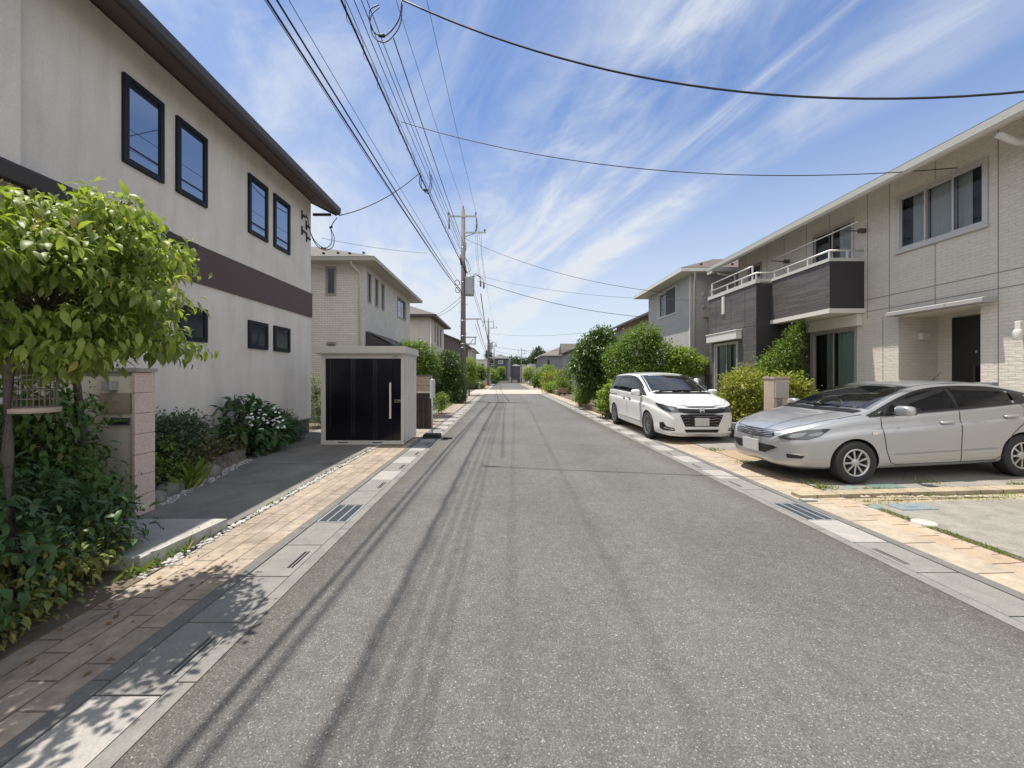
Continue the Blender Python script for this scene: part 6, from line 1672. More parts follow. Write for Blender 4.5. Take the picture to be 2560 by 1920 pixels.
plant("under_hedge", "dark shaded undergrowth below the broadleaf tree along the brick edging", "shrub", (4.6, 16.6, 0.03),
      [(4.6, 16.2, .55, .45, .8, .6), (4.45, 17.2, .5, .35, .8, .55), (4.9, 15.4, .6, .5, .7, .6)], 900, 7, L_DARK, 0.085, 0.09, LEAF_MID, tr=0.02, fill=0.4)
plant("roadside_bush", "yellow green rounded bush at the corner below the broadleaf tree", "shrub", (4.2, 19.6, 0.03),
      [(4.05, 19.4, .75, .42, .6, .6), (4.2, 20.2, .6, .45, .6, .55), (4.5, 18.9, .9, .5, .5, .5)], 800, 7, L_MIDG, 0.085, 0.08, LEAF_MID, tr=0.02, fill=0.45)
plant("golden_shrub", "wide golden green shrub around the pink post box pillar", "shrub", (6.3, 10.2, 0.1),
      [(6.25, 10.1, 1.15, .5, .5, .6), (6.65, 10.5, 1.25, .6, .5, .6), (7.45, 10.1, 1.2, .6, .5, .5), (6.0, 10.0, .6, .36, .4, .5), (6.3, 10.0, .42, .5, .4, .36), (7.0, 9.9, .55, .45, .4, .4)], 2000, 8, L_GOLD, 0.07, 0.085, LEAF_MID, tr=0.02, fill=0.35)
plant("pointed_evergreen", "tall pointed green bush rising behind the golden shrub", "shrub", (7.8, 10.9, 0.1),
      [(7.8, 10.9, 1.6, .75, .5, .36), (7.85, 10.9, 2.0, .55, .42, .28), (8.0, 10.8, 2.35, .34, .3, .26), (8.15, 10.7, 2.7, .17, .17, .26), (8.24, 10.6, 2.98, .09, .09, .18)], 1000, 8, L_MIDG, 0.085, 0.07, LEAF_NARROW,
      trunk=[(7.8, 10.9, 0.1), (7.85, 10.9, .9)], tr=0.035, fill=0.45, up=0.2)

# ---- left side beyond the shed
plant("ball_tree", "rounded green tree directly behind the shed's right end", "tree", (-3.35, 15.2, 0.03),
      [(-3.4, 15.2, 2.15, .75, .75, .8), (-3.0, 15.1, 1.8, .45, .5, .6), (-3.7, 15.0, 2.5, .5, .5, .45)], 1300, 8, L_MIDG, 0.085, 0.09, LEAF_MID, trunk=[(-3.35, 15.2, 0), (-3.35, 15.2, 1.2)], tr=0.06, fill=0.6)
plant("tall_hedge", "dense tall clipped bush in front of the nearest utility pole", "hedge", (-3.3, 22.7, 0.03),
      [(-3.35, 22.9, 2.25, .8, .7, .85), (-3.0, 22.7, 1.4, .75, .6, .8), (-3.9, 22.7, 1.5, .7, .6, .9), (-3.4, 22.6, .6, .9, .6, .6)], 2300, 8, L_DARK, 0.10, 0.10, LEAF_MID, trunk=[(-3.3, 22.8, 0), (-3.3, 22.8, 1)], tr=0.06, fill=0.62)
plant("ball_bush", "small round clipped bush at the foot of the nearest utility pole", "shrub", (-2.45, 22.4, 0.03),
      [(-2.52, 22.3, .52, .38, .38, .48)], 500, 8, L_DARK, 0.06, 0.05, LEAF_MID, tr=0.02, fill=0.75)
plant("passage_hedge", "narrow green hedge glimpsed between the stucco house and the shed", "hedge", (-6.0, 12.6, 0.03),
      [(-6.1, 12.6, .95, .5, .4, .8), (-5.8, 12.4, .5, .5, .4, .5)], 380, 8, L_MIDG, 0.06, 0.08, LEAF_MID, tr=0.02, fill=0.5)
plant("wall_bush", "small green bush behind the brown tile wall", "shrub", (-2.6, 16.2, 0.03), [(-2.6, 16.2, .5, .28, .4, .45), (-2.5, 12.6, .35, .14, .3, .35)], 200, 7, L_LIME, 0.06, 0.07, LEAF_MID, tr=0.02)
gl = "street trees on the shed side"
for (nm, lab, b, bl, tw, lm) in (
    ("slender_tree", "light green slender tree just right of the nearest utility pole", (-2.75, 31, 0), [(-2.7, 31, 2.5, .5, .6, .5), (-2.65, 31, 1.6, .5, .6, .55)], 260, L_LIME),
    ("garden_tree", "mixed green garden tree in front of the far beige house", (-3.4, 50, 0), [(-3.3, 50, 2.2, .9, .9, .8), (-2.8, 50, 1.6, .6, .7, .5)], 260, L_MIDG),
    ("far_green_tree", "green tree behind the second utility pole", (-2.9, 68, 0), [(-2.6, 68, 2.3, 1.0, 1, .9), (-1.9, 70, 1.8, .9, 1, .9)], 280, L_LIME),
    ("dark_far_tree", "dark bushy growth left of the street end below the pole", (-1.6, 76, 0), [(-1.7, 76.5, 1.0, .9, .8, 1.0)], 200, L_DARK),
    ("small_end_tree", "small pale green tree in front of the slate blue house", (-0.4, 86, 0), [(-.45, 86, 3.0, 1.0, .8, .7), (-.4, 86, 2.0, .6, .6, .4)], 200, L_LIME),
    ("round_end_bush", "dark rounded bush at the foot of the slate blue house", (-0.2, 86, 0), [(-.2, 85.5, .9, 1.1, .8, .9)], 220, L_DARK)):
    plant(nm, lab, "tree" if 'tree' in nm else "shrub", b, bl, tw * 2, 7, lm, 0.17 if b[1] > 45 else 0.11, 0.16, LEAF_MID, trunk=[b, (b[0], b[1], bl[0][2] * 0.5)], tr=0.06, group=gl if 'tree' in nm else None)
plant("low_hedge", "low dark hedge by the handrail left of the pink crossing", "hedge", (-3.3, 47, 0.02), [(-3.6, 47, .6, .9, 1.0, .65), (-3.0, 48, .5, .5, 1.2, .5)], 340, 7, L_DARK, 0.12, 0.12, LEAF_MID, tr=0.02)
plant("pale_bloom_bush", "pale yellow green bush beside the pink crossing, shed side", "shrub", (-2.7, 47, 0.02), [(-2.55, 47.5, .4, .35, .4, .4)], 110, 7, L_GOLD, 0.10, 0.08, LEAF_MID, tr=0.02)
# ---- right verge towards the far end
for i, (nm, lab, x, y, z, rx, rz, lm, tw) in enumerate((
    ("street_maple", "bright lime green round tree left of the far right pole", 4.6, 66, 2.1, 1.3, 1.1, L_LIME, 420), ("street_maple", "second lime green tree, nearer and right of the far right pole", 6.4, 56, 2.1, 1.2, 1.1, L_LIME, 380),
    ("garden_bush", "dark green garden bush between the two lime trees", 5.4, 58, 1.4, .8, .9, L_DARK, 240), ("garden_bush", "olive green bush behind the dark scooter", 4.6, 50, 1.2, .8, .9, L_MIDG, 260),
    ("garden_bush", "yellow flecked bush right of the dark scooter", 5.3, 44, 1.2, .9, .9, L_GOLD, 260), ("garden_bush", "spiky dark green bush in front of the pale net", 5.9, 36, 1.3, .8, 1.0, L_DARK, 280),
    ("garden_bush", "low yellow green bush at the pink crossing's right end", 4.4, 35, .55, .75, .5, L_LIME, 240), ("garden_bush", "mid green bush beside the wooden wheelbarrow", 5.1, 33, .8, .7, .7, L_MIDG, 240),
    ("garden_bush", "pale golden bush left of the stone post", 5.9, 28, .8, .5, .6, L_GOLD, 200), ("garden_bush", "dark green tree crown in front of the wide grey house", 8.2, 44, 2.2, 1.2, .9, L_DARK, 260),
    ("garden_bush", "light yellow green tree left of the broadleaf tree", 6.0, 28, 2.6, .9, 1.3, L_LIME, 360), ("garden_bush", "loose green bush below the wide grey house's shutters", 7.2, 48, 1.5, 1.3, .9, L_GOLD, 260))):
    plant(nm, lab, "tree" if nm == "street_maple" else "shrub", (x, y, 0.02), [(x, y, z, rx, rx, rz), (x + rx * .5, y - .3, z * .6, rx * .7, rx * .7, rz * .6), (x - rx * .4, y, z * .7, rx * .6, rx * .6, rz * .6)], tw * 2, 7, lm, 0.16 if y > 40 else 0.11, 0.15, LEAF_MID, trunk=[(x, y, 0), (x, y, z * .5)], tr=0.06, group="bushes and trees along the far cars' side verge")
# ---- wooded hill behind
wd = MB()
T, P, D, Nn = crown_points([(x, 150 + 6 * math.sin(x), z, 5.5, 5, h) for x, z, h in ((-6, 3, 4), (-1, 3, 3.5), (4, 4.5, 4), (10, 4, 4.5), (16, 4.5, 4.5), (21, 4.5, 5), (26, 4.5, 5), (31, 4, 4), (-40, 4, 4), (-30, 3, 4), (38, 4, 5), (46, 4, 4), (20, 3, 5), (8, 3, 4), (0, 2, 4), (30, 2, 4))], 9000, 8, 0.5, 0.2, 0.5, 0.2)
hw = leafmesh("wooded_hill_trees", P, D, Nn, np.full(len(P), 0.8), L_WOOD, None, LEAF_MID); hw['kind'] = 'stuff'
plant("tall_hill_tree", "tall rounded tree standing above the wooded hill at right", "tree", (12.2, 132, 0), [(12.2, 132, 9.6, 1.9, 2, 1.6), (13.4, 132, 8.6, 2.0, 2, 1.5), (11.2, 132, 8.3, 1.8, 2, 1.3)], 420, 8, L_WOOD, 0.5, 0.35, LEAF_MID, trunk=[(12.2, 132, 0), (12.2, 132, 7)], tr=0.25)
plant("far_pine", "dark far tree behind the pale flat-topped house", "tree", (-4.2, 112, 0), [(-4.2, 112, 6.5, 1.4, 1.2, 2.0), (-4.2, 112, 8.3, .7, .7, 1.0)], 200, 8, L_WOOD, 0.4, 0.3, LEAF_MID, trunk=[(-4.2, 112, 0), (-4.2, 112, 5)], tr=0.2)

# ---- stuff: weeds, pebbles, fallen leaves
def blades(name, spots, mat, h, lean=0.6, w=0.007):
    P = []; D = []; Nn = []; Sz = []
    for (x, y, z, n, sx, sy, hh) in spots:
        q = NR.normal(size=(n, 2)) * np.array([sx, sy]); 
        d = NR.normal(size=(n, 3)) * lean; d[:, 2] = 1.0
        P.append(np.column_stack([x + q[:, 0], y + q[:, 1], np.full(n, z)])); D.append(d); Nn.append(NR.normal(size=(n, 3)))
        Sz.append(hh * (0.5 + NR.random(n)))
    tpl = (np.array([[0, .10, 0], [0, -.10, 0], [.55, -.08, .06], [.55, .08, .06], [1, 0, .22]]), [(0, 1, 2, 3), (3, 2, 4)])
    o = leafmesh(name, np.vstack(P), np.vstack(D), np.vstack(Nn), np.concatenate(Sz), mat, None, tpl); o['kind'] = 'stuff'
    return o
L_GRASS = leaf_mat("grass_blade", (0.07, 0.11, 0.02), (0.13, 0.17, 0.035), (0.32, 0.27, 0.12), 0.6, 0.35)
gs = []
for k in range(130):
    y = -1.0 + 5.2 * k / 130
    gs.append((4.42 + rng.uniform(-.02, .03), y * 1.07, gz(4.42) - 0.006, rng.choice([6, 18, 34, 60]), .025, .03, .024))
for k in range(170):
    x = 4.45 + 5.5 * (k / 170) ** 0.9; gs.append((x, 4.82 + rng.uniform(-.13, .13), gz(x), rng.choice([3, 10, 20, 40]), .06, .04, .022))
for k in range(60):
    x = 4.5 + 4.5 * k / 60; gs.append((x, 5.17 + rng.uniform(-.04, .04), gz(x) + .004, rng.choice([0, 2, 10, 20]), .05, .02, .022))
for (x, y, n, s) in ((4.45, 5.35, 40, .07), (4.4, 6.9, 50, .09), (4.42, 6.6, 40, .06), (4.44, 8.1, 40, .1), (5.0, 5.16, 40, .08), (7.0, 5.2, 30, .06), (6.0, 5.45, 30, .12), (4.5, 5.6, 30, .1)): gs.append((x, y, gz(x) + .004, n * 3, s, s * .8, .04))
for k in range(40): gs.append((-2.85 + rng.uniform(-.02, .03), 4.2 + 4.0 * k / 40, .02, rng.choice([0, 0, 4, 9]), .02, .04, .04))
for k in range(60): gs.append((-1.60 + rng.uniform(-.006, .006), 2.0 + 5.5 * k / 60, .0, rng.choice([0, 6, 12]), .006, .04, .012))
for k in range(30): gs.append((-2.92 + rng.uniform(-.05, .04), 3.0 + 1.0 * k / 30, .02, 5, .03, .03, .09))
for k in range(14): gs.append((-2.95, 17.5 + 4.5 * k / 14, .03, 30, .09, .2, .08))
for k in range(24): gs.append((-4.35 - rng.random() * .25, 5.25 + .3 * rng.random(), .05, 6, .03, .03, .28))
blades("weeds_grass", gs, L_GRASS, .06)
def pebbles(name, boxes, n, r, mat):
    P = MB()
    ico = [(0, 0, 1), (.89, 0, .45), (.28, .85, .45), (-.72, .53, .45), (-.72, -.53, .45), (.28, -.85, .45), (.72, .53, -.45), (-.28, .85, -.45), (-.89, 0, -.45), (-.28, -.85, -.45), (.72, -.53, -.45), (0, 0, -1)]
    F_ = [(0, 1, 2), (0, 2, 3), (0, 3, 4), (0, 4, 5), (0, 5, 1), (1, 6, 2), (2, 7, 3), (3, 8, 4), (4, 9, 5), (5, 10, 1), (6, 7, 2), (7, 8, 3), (8, 9, 4), (9, 10, 5), (10, 6, 1), (11, 7, 6), (11, 8, 7), (11, 9, 8), (11, 10, 9), (11, 6, 10)]
    for (x0, y0, x1, y1, wd_, z, frac) in boxes:
        for k in range(int(n * frac)):
            t = rng.random(); x = x0 + (x1 - x0) * t + rng.gauss(0, wd_); y = y0 + (y1 - y0) * t
            s = r * rng.uniform(.5, 1.4); a = rng.random() * 6.28
            sx, sy, sz = s * rng.uniform(.8, 1.3), s * rng.uniform(.6, 1), s * rng.uniform(.4, .7)
            P.add([(x + (q[0] * math.cos(a) * sx - q[1] * math.sin(a) * sy), y + (q[0] * math.sin(a) * sx + q[1] * math.cos(a) * sy), z + sz * .5 + q[2] * sz) for q in ico], F_, 0, True)
    o = obj(name, P, mat); o['kind'] = 'stuff'; return o
M_PEB = M("white_pebble", (0.52, 0.51, 0.48), 0.7, 0.45, 12.0)
pebbles("white_pebbles", [(-2.845, 4.05, -2.845, 9.0, .02, .012, 1.5), (-4.18, 4.65, -4.82, 7.2, .06, .03, 1.2), (-2.86, 3.0, -2.83, 4.0, .03, .012, .25)], 420, .021, M_PEB)
pebbles("loose_gravel", [(4.5, 4.82, 9.0, 4.82, .05, gz(6.5) - .02, .6)], 500, .02, M("tan_pebble", (0.50, 0.43, 0.33), 0.8, 0.4, 25.0))
def litter(n):
    P = np.column_stack([NR.uniform(-3.1, -2.2, n), NR.uniform(2.0, 3.4, n), np.full(n, .022)])
    P[:, 0] += (P[:, 1] - 2.7) * -0.1
    D = NR.normal(size=(n, 3)); D[:, 2] = .1; Nn = NR.normal(size=(n, 3)) * .25; Nn[:, 2] = 1
    o = leafmesh("fallen_leaves", P, D, Nn, NR.uniform(.02, .055, n), leaf_mat("dead_leaf", (.10, .06, .03), (.16, .10, .05), (.30, .24, .12), .8, .1), None, LEAF_MID); o['kind'] = 'stuff'
litter(90)
# ================================================================== STREET THINGS
# ---- shed
sh_ = thing("storage_shed", "storage shed with glossy black sliding doors and pale metal walls, beside the stucco house", "shed", (-3.2, 8.8, 0.03))
SX0, SX1, SY0, SY1 = -4.17, -2.27, 8.78, 10.03
M_SHEDW = M("shed_cream_metal", (0.52, 0.50, 0.455), 0.42, 0.06, 3.0)
M_SHEDS = M("shed_ribbed_metal", (0.55, 0.54, 0.52), 0.32, 0.06, 3.0, metal=0.15)
M_SHEDD = M("shed_black_door", (0.006, 0.006, 0.010), 0.12, spec=0.35)
mb = MB()
mb.box(SX0, SX0 + 0.09, SY0, SY0 + 0.06, 0.10, 2.09); mb.box(SX1 - 0.07, SX1, SY0, SY0 + 0.06, 0.10, 2.09); mb.box(SX0 + 0.09, SX1 - 0.07, SY0, SY0 + 0.06, 2.0, 2.09)
obj("front_frame", mb, M_SHEDW, sh_, bevel=0.006)
mb = MB(); mb.box(SX0, SX1, SY0 - 0.01, SY0 + 0.09, 0.035, 0.12); mb.box(SX0 + 0.4, SX0 + 0.62, SY0 - 0.014, SY0 - 0.01, 0.07, 0.09, 1); mb.box(SX1 - 0.72, SX1 - 0.5, SY0 - 0.014, SY0 - 0.01, 0.07, 0.09, 1); obj("base_rail", mb, [M_SHEDW, M_DARK], sh_, bevel=0.004)
def ribbed(a0, a1, pitch, depth):
    pts = []; a = a0
    while a < a1 - 0.01:
        b = min(a + pitch, a1)
        pts += [(a, 0), (a + 0.6 * (b - a), 0), (a + 0.68 * (b - a), depth), (a + 0.92 * (b - a), depth)]; a = b
    pts.append((a1, 0)); return pts
mb = MB()
pts = ribbed(SY0 + 0.06, SY1, 0.26, 0.02)
for (p, q) in zip(pts[:-1], pts[1:]): mb.quad((SX1 - p[1], p[0], 0.05), (SX1 - q[1], q[0], 0.05), (SX1 - q[1], q[0], 2.09), (SX1 - p[1], p[0], 2.09))
obj("side_panel", mb, M_SHEDS, sh_)
mb = MB(); mb.box(SX0, SX0 + 0.02, SY0 + 0.06, SY1, 0.05, 2.09); mb.box(SX0 + 0.02, SX1 - 0.03, SY1 - 0.02, SY1, 0.05, 2.09); mb.box(SX0 + 0.02, SX1 - 0.03, SY0 + 0.1, SY1 - 0.02, 0.05, 0.1); obj("back_panel", mb, M_SHEDS, sh_)
mb = MB(); mb.box(SX0 - 0.10, SX1 + 0.05, SY0 - 0.12, SY1 + 0.06, 2.12, 2.275); mb.box(SX0 - 0.07, SX1 + 0.02, SY0 - 0.08, SY1 + 0.03, 2.09, 2.12); mb.box(SX1 - 0.25, SX1 - 0.14, SY0 - 0.002, SY0, 2.025, 2.055, 1); obj("roof", mb, [M_SHEDW, M("maker_plate", (0.25, 0.2, 0.17), 0.5)], sh_, bevel=0.012)
def door_panel(x0, x1, y, ribs):
    mb = MB(); xs = [x0]
    prof = [(x0, 0)]
    for r_ in ribs: prof += [(r_ - 0.014, 0), (r_ - 0.006, 0.003), (r_ + 0.006, 0.003), (r_ + 0.014, 0)]
    prof.append((x1, 0))
    for p, q in zip(prof[:-1], prof[1:]): mb.quad((p[0], y - p[1], 0.12), (q[0], y - q[1], 0.12), (q[0], y - q[1], 2.0), (p[0], y - p[1], 2.0))
    return mb
d1 = obj("sliding_door", door_panel(SX0 + 0.09, -3.08, SY0 + 0.05, (-3.98, -3.50, -3.46, -3.42)), M_SHEDD, sh_)
d2 = obj("sliding_door", door_panel(-3.09, -2.54, SY0 + 0.035, (-2.99, -2.95, -2.91)), M_SHEDD, sh_)
d3 = obj("sliding_door", door_panel(-2.54, SX1 - 0.07, SY0 + 0.045, ()), M_SHEDD, sh_)
mb = MB(); mb.box(-2.605, -2.565, SY0 - 0.015, SY0 + 0.03, 0.62, 1.45); obj("handle", mb, M("pale_handle", (0.6, 0.57, 0.51), 0.35), d2, bevel=0.008)
mb = MB(); mb.box(-2.50, -2.35, SY0 + 0.015, SY0 + 0.044, 1.0, 1.055); mb.box(-2.45, -2.42, SY0 + 0.006, SY0 + 0.015, 1.005, 1.05, 1); obj("lock_plate", mb, [M_CHROME, M_TRIM], d3, bevel=0.006)

# ---- gate wall with the pink stone end
gw = thing("gate_wall", "cream gate wall with a pink granite end, lamp, blurred nameplate and mail slot under the leafy tree", "gate wall", (-4.9, 4.3, 0.02))
mb = MB(); mb.box(-6.2, -4.135, 4.30, 4.50, 0.02, 1.60); obj("panel", mb, stucco("cream_plaster", (0.76, 0.71, 0.61), (0.60, 0.555, 0.47), 0.3, 60), gw)
mb = MB()
for k in range(7): mb.box(-4.134, -4.095, 4.27, 4.52, 0.02 + 0.232 * k, 0.248 + 0.232 * k)
obj("granite_end", mb, concrete_mat("pink_granite", (0.72, 0.59, 0.52), (0.54, 0.42, 0.36), 40.0, 0.4), gw, bevel=0.006)
mb = MB(); mb.box(-6.2, -4.07, 4.26, 4.53, 1.645, 1.69); mb.box(-6.2, -4.135, 4.29, 4.52, 1.60, 1.645); obj("coping", mb, concrete_mat("weathered_coping", (0.45, 0.43, 0.38), (0.2, 0.19, 0.165), 6.0, 0.3), gw, bevel=0.005)
mb = MB(); mb.box(-4.41, -4.31, 4.21, 4.299, 1.44, 1.55); obj("lamp", mb, M("lamp_grey", (0.33, 0.33, 0.33), 0.4), gw, bevel=0.006)
mb = MB(); mb.box(-4.50, -4.155, 4.28, 4.299, 1.19, 1.41); obj("nameplate", mb, M("blurred_plate", (0.36, 0.29, 0.23), 0.6, 0.2, 2.0), gw)
mb = MB(); mb.box(-4.38, -4.17, 4.28, 4.299, 1.05, 1.135); mb.box(-4.36, -4.19, 4.276, 4.28, 1.065, 1.09, 1); mail = obj("mail_slot", mb, [M_STEEL, M_DARK], gw)

# ---- bird cage hanging from the tree
bc = thing("bird_cage", "domed wire bird cage hanging under the leafy tree near the gate wall", "cage", (-3.03, 2.48, 1.385))
mb = MB(); r_ = 0.102
ring = lambda rr, z: [(rr * math.cos(2 * math.pi * k / 28), rr * math.sin(2 * math.pi * k / 28), z) for k in range(29)]
for z in (0.02, 0.07, 0.13, 0.19, 0.22): mb.tube(ring(r_, z), 0.0035, 5, cap=False)
for k in range(26):
    a = 2 * math.pi * k / 26; mb.tube([(r_ * math.cos(a), r_ * math.sin(a), 0.0), (r_ * math.cos(a), r_ * math.sin(a), 0.22)] + [(r_ * math.cos(t) * math.cos(a), r_ * math.cos(t) * math.sin(a), 0.22 + 0.12 * math.sin(t)) for t in (0.4, 0.8, 1.2, 1.5)], 0.0026, 4, cap=False)
mb.tube([(0, 0, 0.34), (0, 0, 0.42), (0.02, 0, 0.48), (0.0, 0.02, 0.65)], 0.004, 5)
obj("wire_bars", mb, M("cage_wire", (0.20, 0.18, 0.15), 0.5, metal=0.3), bc, True)
mb = MB(); mb.lathe([(0.0, -0.02), (r_ + 0.015, -0.02), (r_ + 0.018, 0.012), (r_, 0.014), (0, 0.014)], (0, 0, 0), 32); obj("tray", mb, M("cage_tray", (0.42, 0.33, 0.28), 0.6), bc, True)
mb = MB(); mb.lathe([(0, 0.02), (0.03, 0.02), (0.04, 0.06), (0, 0.06)], (-0.1, -0.1, 0.02), 12); obj("feed_cup", mb, M_WHITEP, bc, True)

# ---- edging stones
M_ROCK = concrete_mat("round_rock", (0.27, 0.255, 0.225), (0.15, 0.14, 0.125), 6.0, 0.3)
def rock(name, label, x, y, r, grp):
    mb = MB(); nu, nv = 8, 12; vs = []; fs = []
    ph = [rng.uniform(0, 6.28) for _ in range(4)]
    for i in range(nu + 1):
        t = math.pi * i / nu
        for k in range(nv):
            p = 2 * math.pi * k / nv
            rr = r * (1 + 0.12 * math.sin(2 * p + ph[0]) * math.sin(t) + 0.1 * math.sin(3 * p + 2 * t + ph[1]))
            vs.append((rr * math.sin(t) * math.cos(p), rr * 1.1 * math.sin(t) * math.sin(p), rr * 0.85 * math.cos(t)))
    for i in range(nu):
        for k in range(nv): fs.append((i * nv + k, (i + 1) * nv + k, (i + 1) * nv + (k + 1) % nv, i * nv + (k + 1) % nv))
    mb.add(vs, fs, 0, True); o = obj(name, mb, M_ROCK); o.location = (x, y, r * 0.55); tag(o, label, "stone", grp); return o
for k, (x, y, r, lab) in enumerate(((-4.30, 4.72, .13, "round edging stone nearest the pink post"), (-4.40, 5.0, .14, "second round edging stone from the pink post"), (-4.47, 5.28, .12, "round edging stone behind the grass tuft"), (-4.55, 5.6, .15, "large round edging stone in front of the nandina"), (-4.62, 5.95, .19, "tallest round edging stone, next to the upright blocks"))):
    rock("edging_stone", lab, x, y, r, "round stones edging the bed")
bk = None
for k in range(8):
    if bk is None:
        mb = MB(); mb.box(-0.05, 0.05, -0.055, 0.055, 0, 0.24); bk = obj("edging_block", mb, concrete_mat("edging_block_stone", (0.27, 0.23, 0.2), (0.17, 0.145, 0.125), 8.0, 0.25), bevel=0.008); o = bk
    else: o = bk.copy(); COL.objects.link(o)
    o.location = (-4.68 - 0.022 * k, 6.22 + 0.125 * k, 0.02); o.rotation_euler = (0, 0, 0.18)
    tag(o, "upright stone block in the row edging the bed below the hydrangea", "edging block", "upright blocks edging the bed")
bk = None
for k in range(16):
    if bk is None:
        mb = MB(); mb.box(-0.06, 0.06, -0.20, 0.20, 0, 0.2); bk = obj("kerb_brick", mb, concrete_mat("brown_kerb_brick", (0.27, 0.2, 0.155), (0.18, 0.13, 0.10), 10.0, 0.25), bevel=0.01); o = bk
    else: o = bk.copy(); COL.objects.link(o)
    o.location = (4.06 + 0.012 * (k % 3), 13.9 + 0.42 * k, 0.02)
    tag(o, "brown brick in the low edging under the trees behind the van", "edging brick", "low brick edging under the trees")

# ---- walls beyond the shed
w1 = thing("brown_tile_wall", "low brown tile wall right beside the shed, behind the sign pole", "wall", (-2.7, 11.6, 0.02))
mb = MB(); mb.box(-3.3, -2.2, 11.6, 11.8, 0.02, 1.08); obj("panel", mb, brick_mat("brown_tile", (0.085, 0.05, 0.042), (0.07, 0.042, 0.036), (0.03, 0.02, 0.018), 0.11, 0.27, ms=0.006, bmp=0.6, bdist=0.008, off=0.0, dirt=0.3), w1)
mb = MB(); mb.box(-3.32, -2.18, 11.58, 11.82, 1.08, 1.11); obj("coping", mb, M("wall_cap", (0.33, 0.29, 0.25), 0.7), w1)
mb = MB(); mb.box(-2.42, -2.36, 11.5, 11.56, 0.0, 0.95); mb.box(-2.44, -2.30, 11.49, 11.57, 0.9, 0.95); obj("post", mb, M_CHAR, w1)
w2_ = thing("pink_block_wall", "pinkish stone gate wall behind the brown tile wall", "wall", (-3.0, 13.4, 0.02))
mb = MB()
for k in range(5): mb.box(-4.2, -2.55, 13.4, 13.6, 0.02 + 0.315 * k, 0.325 + 0.315 * k)
obj("panel", mb, concrete_mat("pinkish_block", (0.46, 0.37, 0.30), (0.35, 0.27, 0.22), 8.0, 0.3), w2_, bevel=0.006)
mb = MB(); mb.box(-4.22, -2.53, 13.38, 13.62, 1.6, 1.64); obj("coping", mb, M("wall_cap_dark", (0.15, 0.11, 0.09), 0.7), w2_)
mb = MB(); mb.box(-2.549, -2.5, 13.42, 13.58, 1.2, 1.6); obj("intercom", mb, M_STEEL, w2_, bevel=0.006)
# ---- sign pole
sg_ = thing("sign_pole", "white portable sign pole on a black rubber foot beside the shed", "sign", (-1.83, 9.9, 0.008))
mb = MB(); mb.prism([(-0.23, 0), (0.23, 0), (0.20, 0.11), (-0.20, 0.11)], 'y', -0.16, 0.16); obj("foot", mb, M("black_rubber", (0.015, 0.015, 0.015), 0.8), sg_, True, bevel=0.012)
mb = MB(); mb.lathe([(0.0, 0.11), (0.019, 0.11), (0.019, 1.52), (0, 1.52)], (0, 0, 0), 12); obj("pole", mb, M("white_pole", (0.66, 0.66, 0.63), 0.45, 0.2, 8.0), sg_, True)
mb = MB(); mb.box(-0.02, 0.035, -0.22, 0.22, 1.02, 1.5); obj("sign_board", mb, M("sign_back_white", (0.6, 0.6, 0.58), 0.5), sg_, True, bevel=0.006)
wt_ = MB(); wt_.box(-1.53, -1.30, 9.72, 9.82, 0.0, 0.035); o = obj("rubber_block", wt_, MATS["black_rubber"]); tag(o, "flat black rubber block lying on the asphalt beside the sign foot", "block")

# ---- post box pillar by the cars
pp = thing("post_pillar", "pinkish post box pillar with a blank grey plate in front of the golden shrub", "pillar", (6.1, 8.9, 0.1))
mb = MB(); mb.box(-0.17, 0.17, -0.17, 0.17, 0, 1.44); obj("pillar", mb, concrete_mat("pinkish_render", (0.50, 0.40, 0.34), (0.40, 0.31, 0.26), 4.0, 0.25), pp, True, bevel=0.008)
mb = MB(); mb.box(-0.185, 0.185, -0.185, 0.185, 1.44, 1.49); obj("cap", mb, concrete_mat("pillar_cap", (0.47, 0.39, 0.34), (0.30, 0.24, 0.2), 9.0, 0.25), pp, True, bevel=0.006)
mb = MB(); mb.box(-0.155, 0.145, -0.20, -0.17, 1.02, 1.40); obj("blank_plate", mb, M("grey_blank_plate", (0.36, 0.35, 0.32), 0.5), pp, True, bevel=0.004)
mb = MB(); mb.box(-0.10, 0.0, -0.19, -0.17, 0.52, 1.0); mb.box(-0.055, -0.02, -0.195, -0.19, 0.72, 0.78, 1); obj("mailbox_door", mb, [M_STEEL, M_TRIM], pp, True, bevel=0.004)
pp.location = (6.22, 8.75, gz(6.2))
pw = thing("planter_block", "short square concrete block at the golden shrub's foot", "block", (5.75, 9.4, gz(5.7)))
mb = MB(); mb.box(-0.13, 0.13, -0.13, 0.13, 0, 0.38); obj("block", mb, M_SLABG, pw, True, bevel=0.01)
# ---- rain tank
tk = thing("water_tank", "silver domed water tank beside the charred trunk behind the white van", "tank", (7.0, 13.9, 0.1))
mb = MB(); mb.lathe([(0, 0.0), (0.19, 0.0), (0.20, 0.05), (0.20, 1.05), (0.215, 1.07), (0.20, 1.10), (0.20, 1.2), (0.18, 1.33), (0.12, 1.41), (0.0, 1.44)], (0, 0, 0), 24)
for z in (0.3, 0.6, 0.9): mb.lathe([(0.20, z - 0.03), (0.212, z - 0.015), (0.212, z + 0.015), (0.20, z + 0.03)], (0, 0, 0), 24)
obj("drum", mb, M("tank_steel", (0.55, 0.56, 0.57), 0.22, metal=0.9), tk, True)
mb = MB(); mb.tube([(0.2, -0.05, 1.15), (0.32, -0.05, 1.1), (0.32, -0.05, 0.1)], 0.025, 8); obj("pipe", mb, M_STEEL, tk, True)
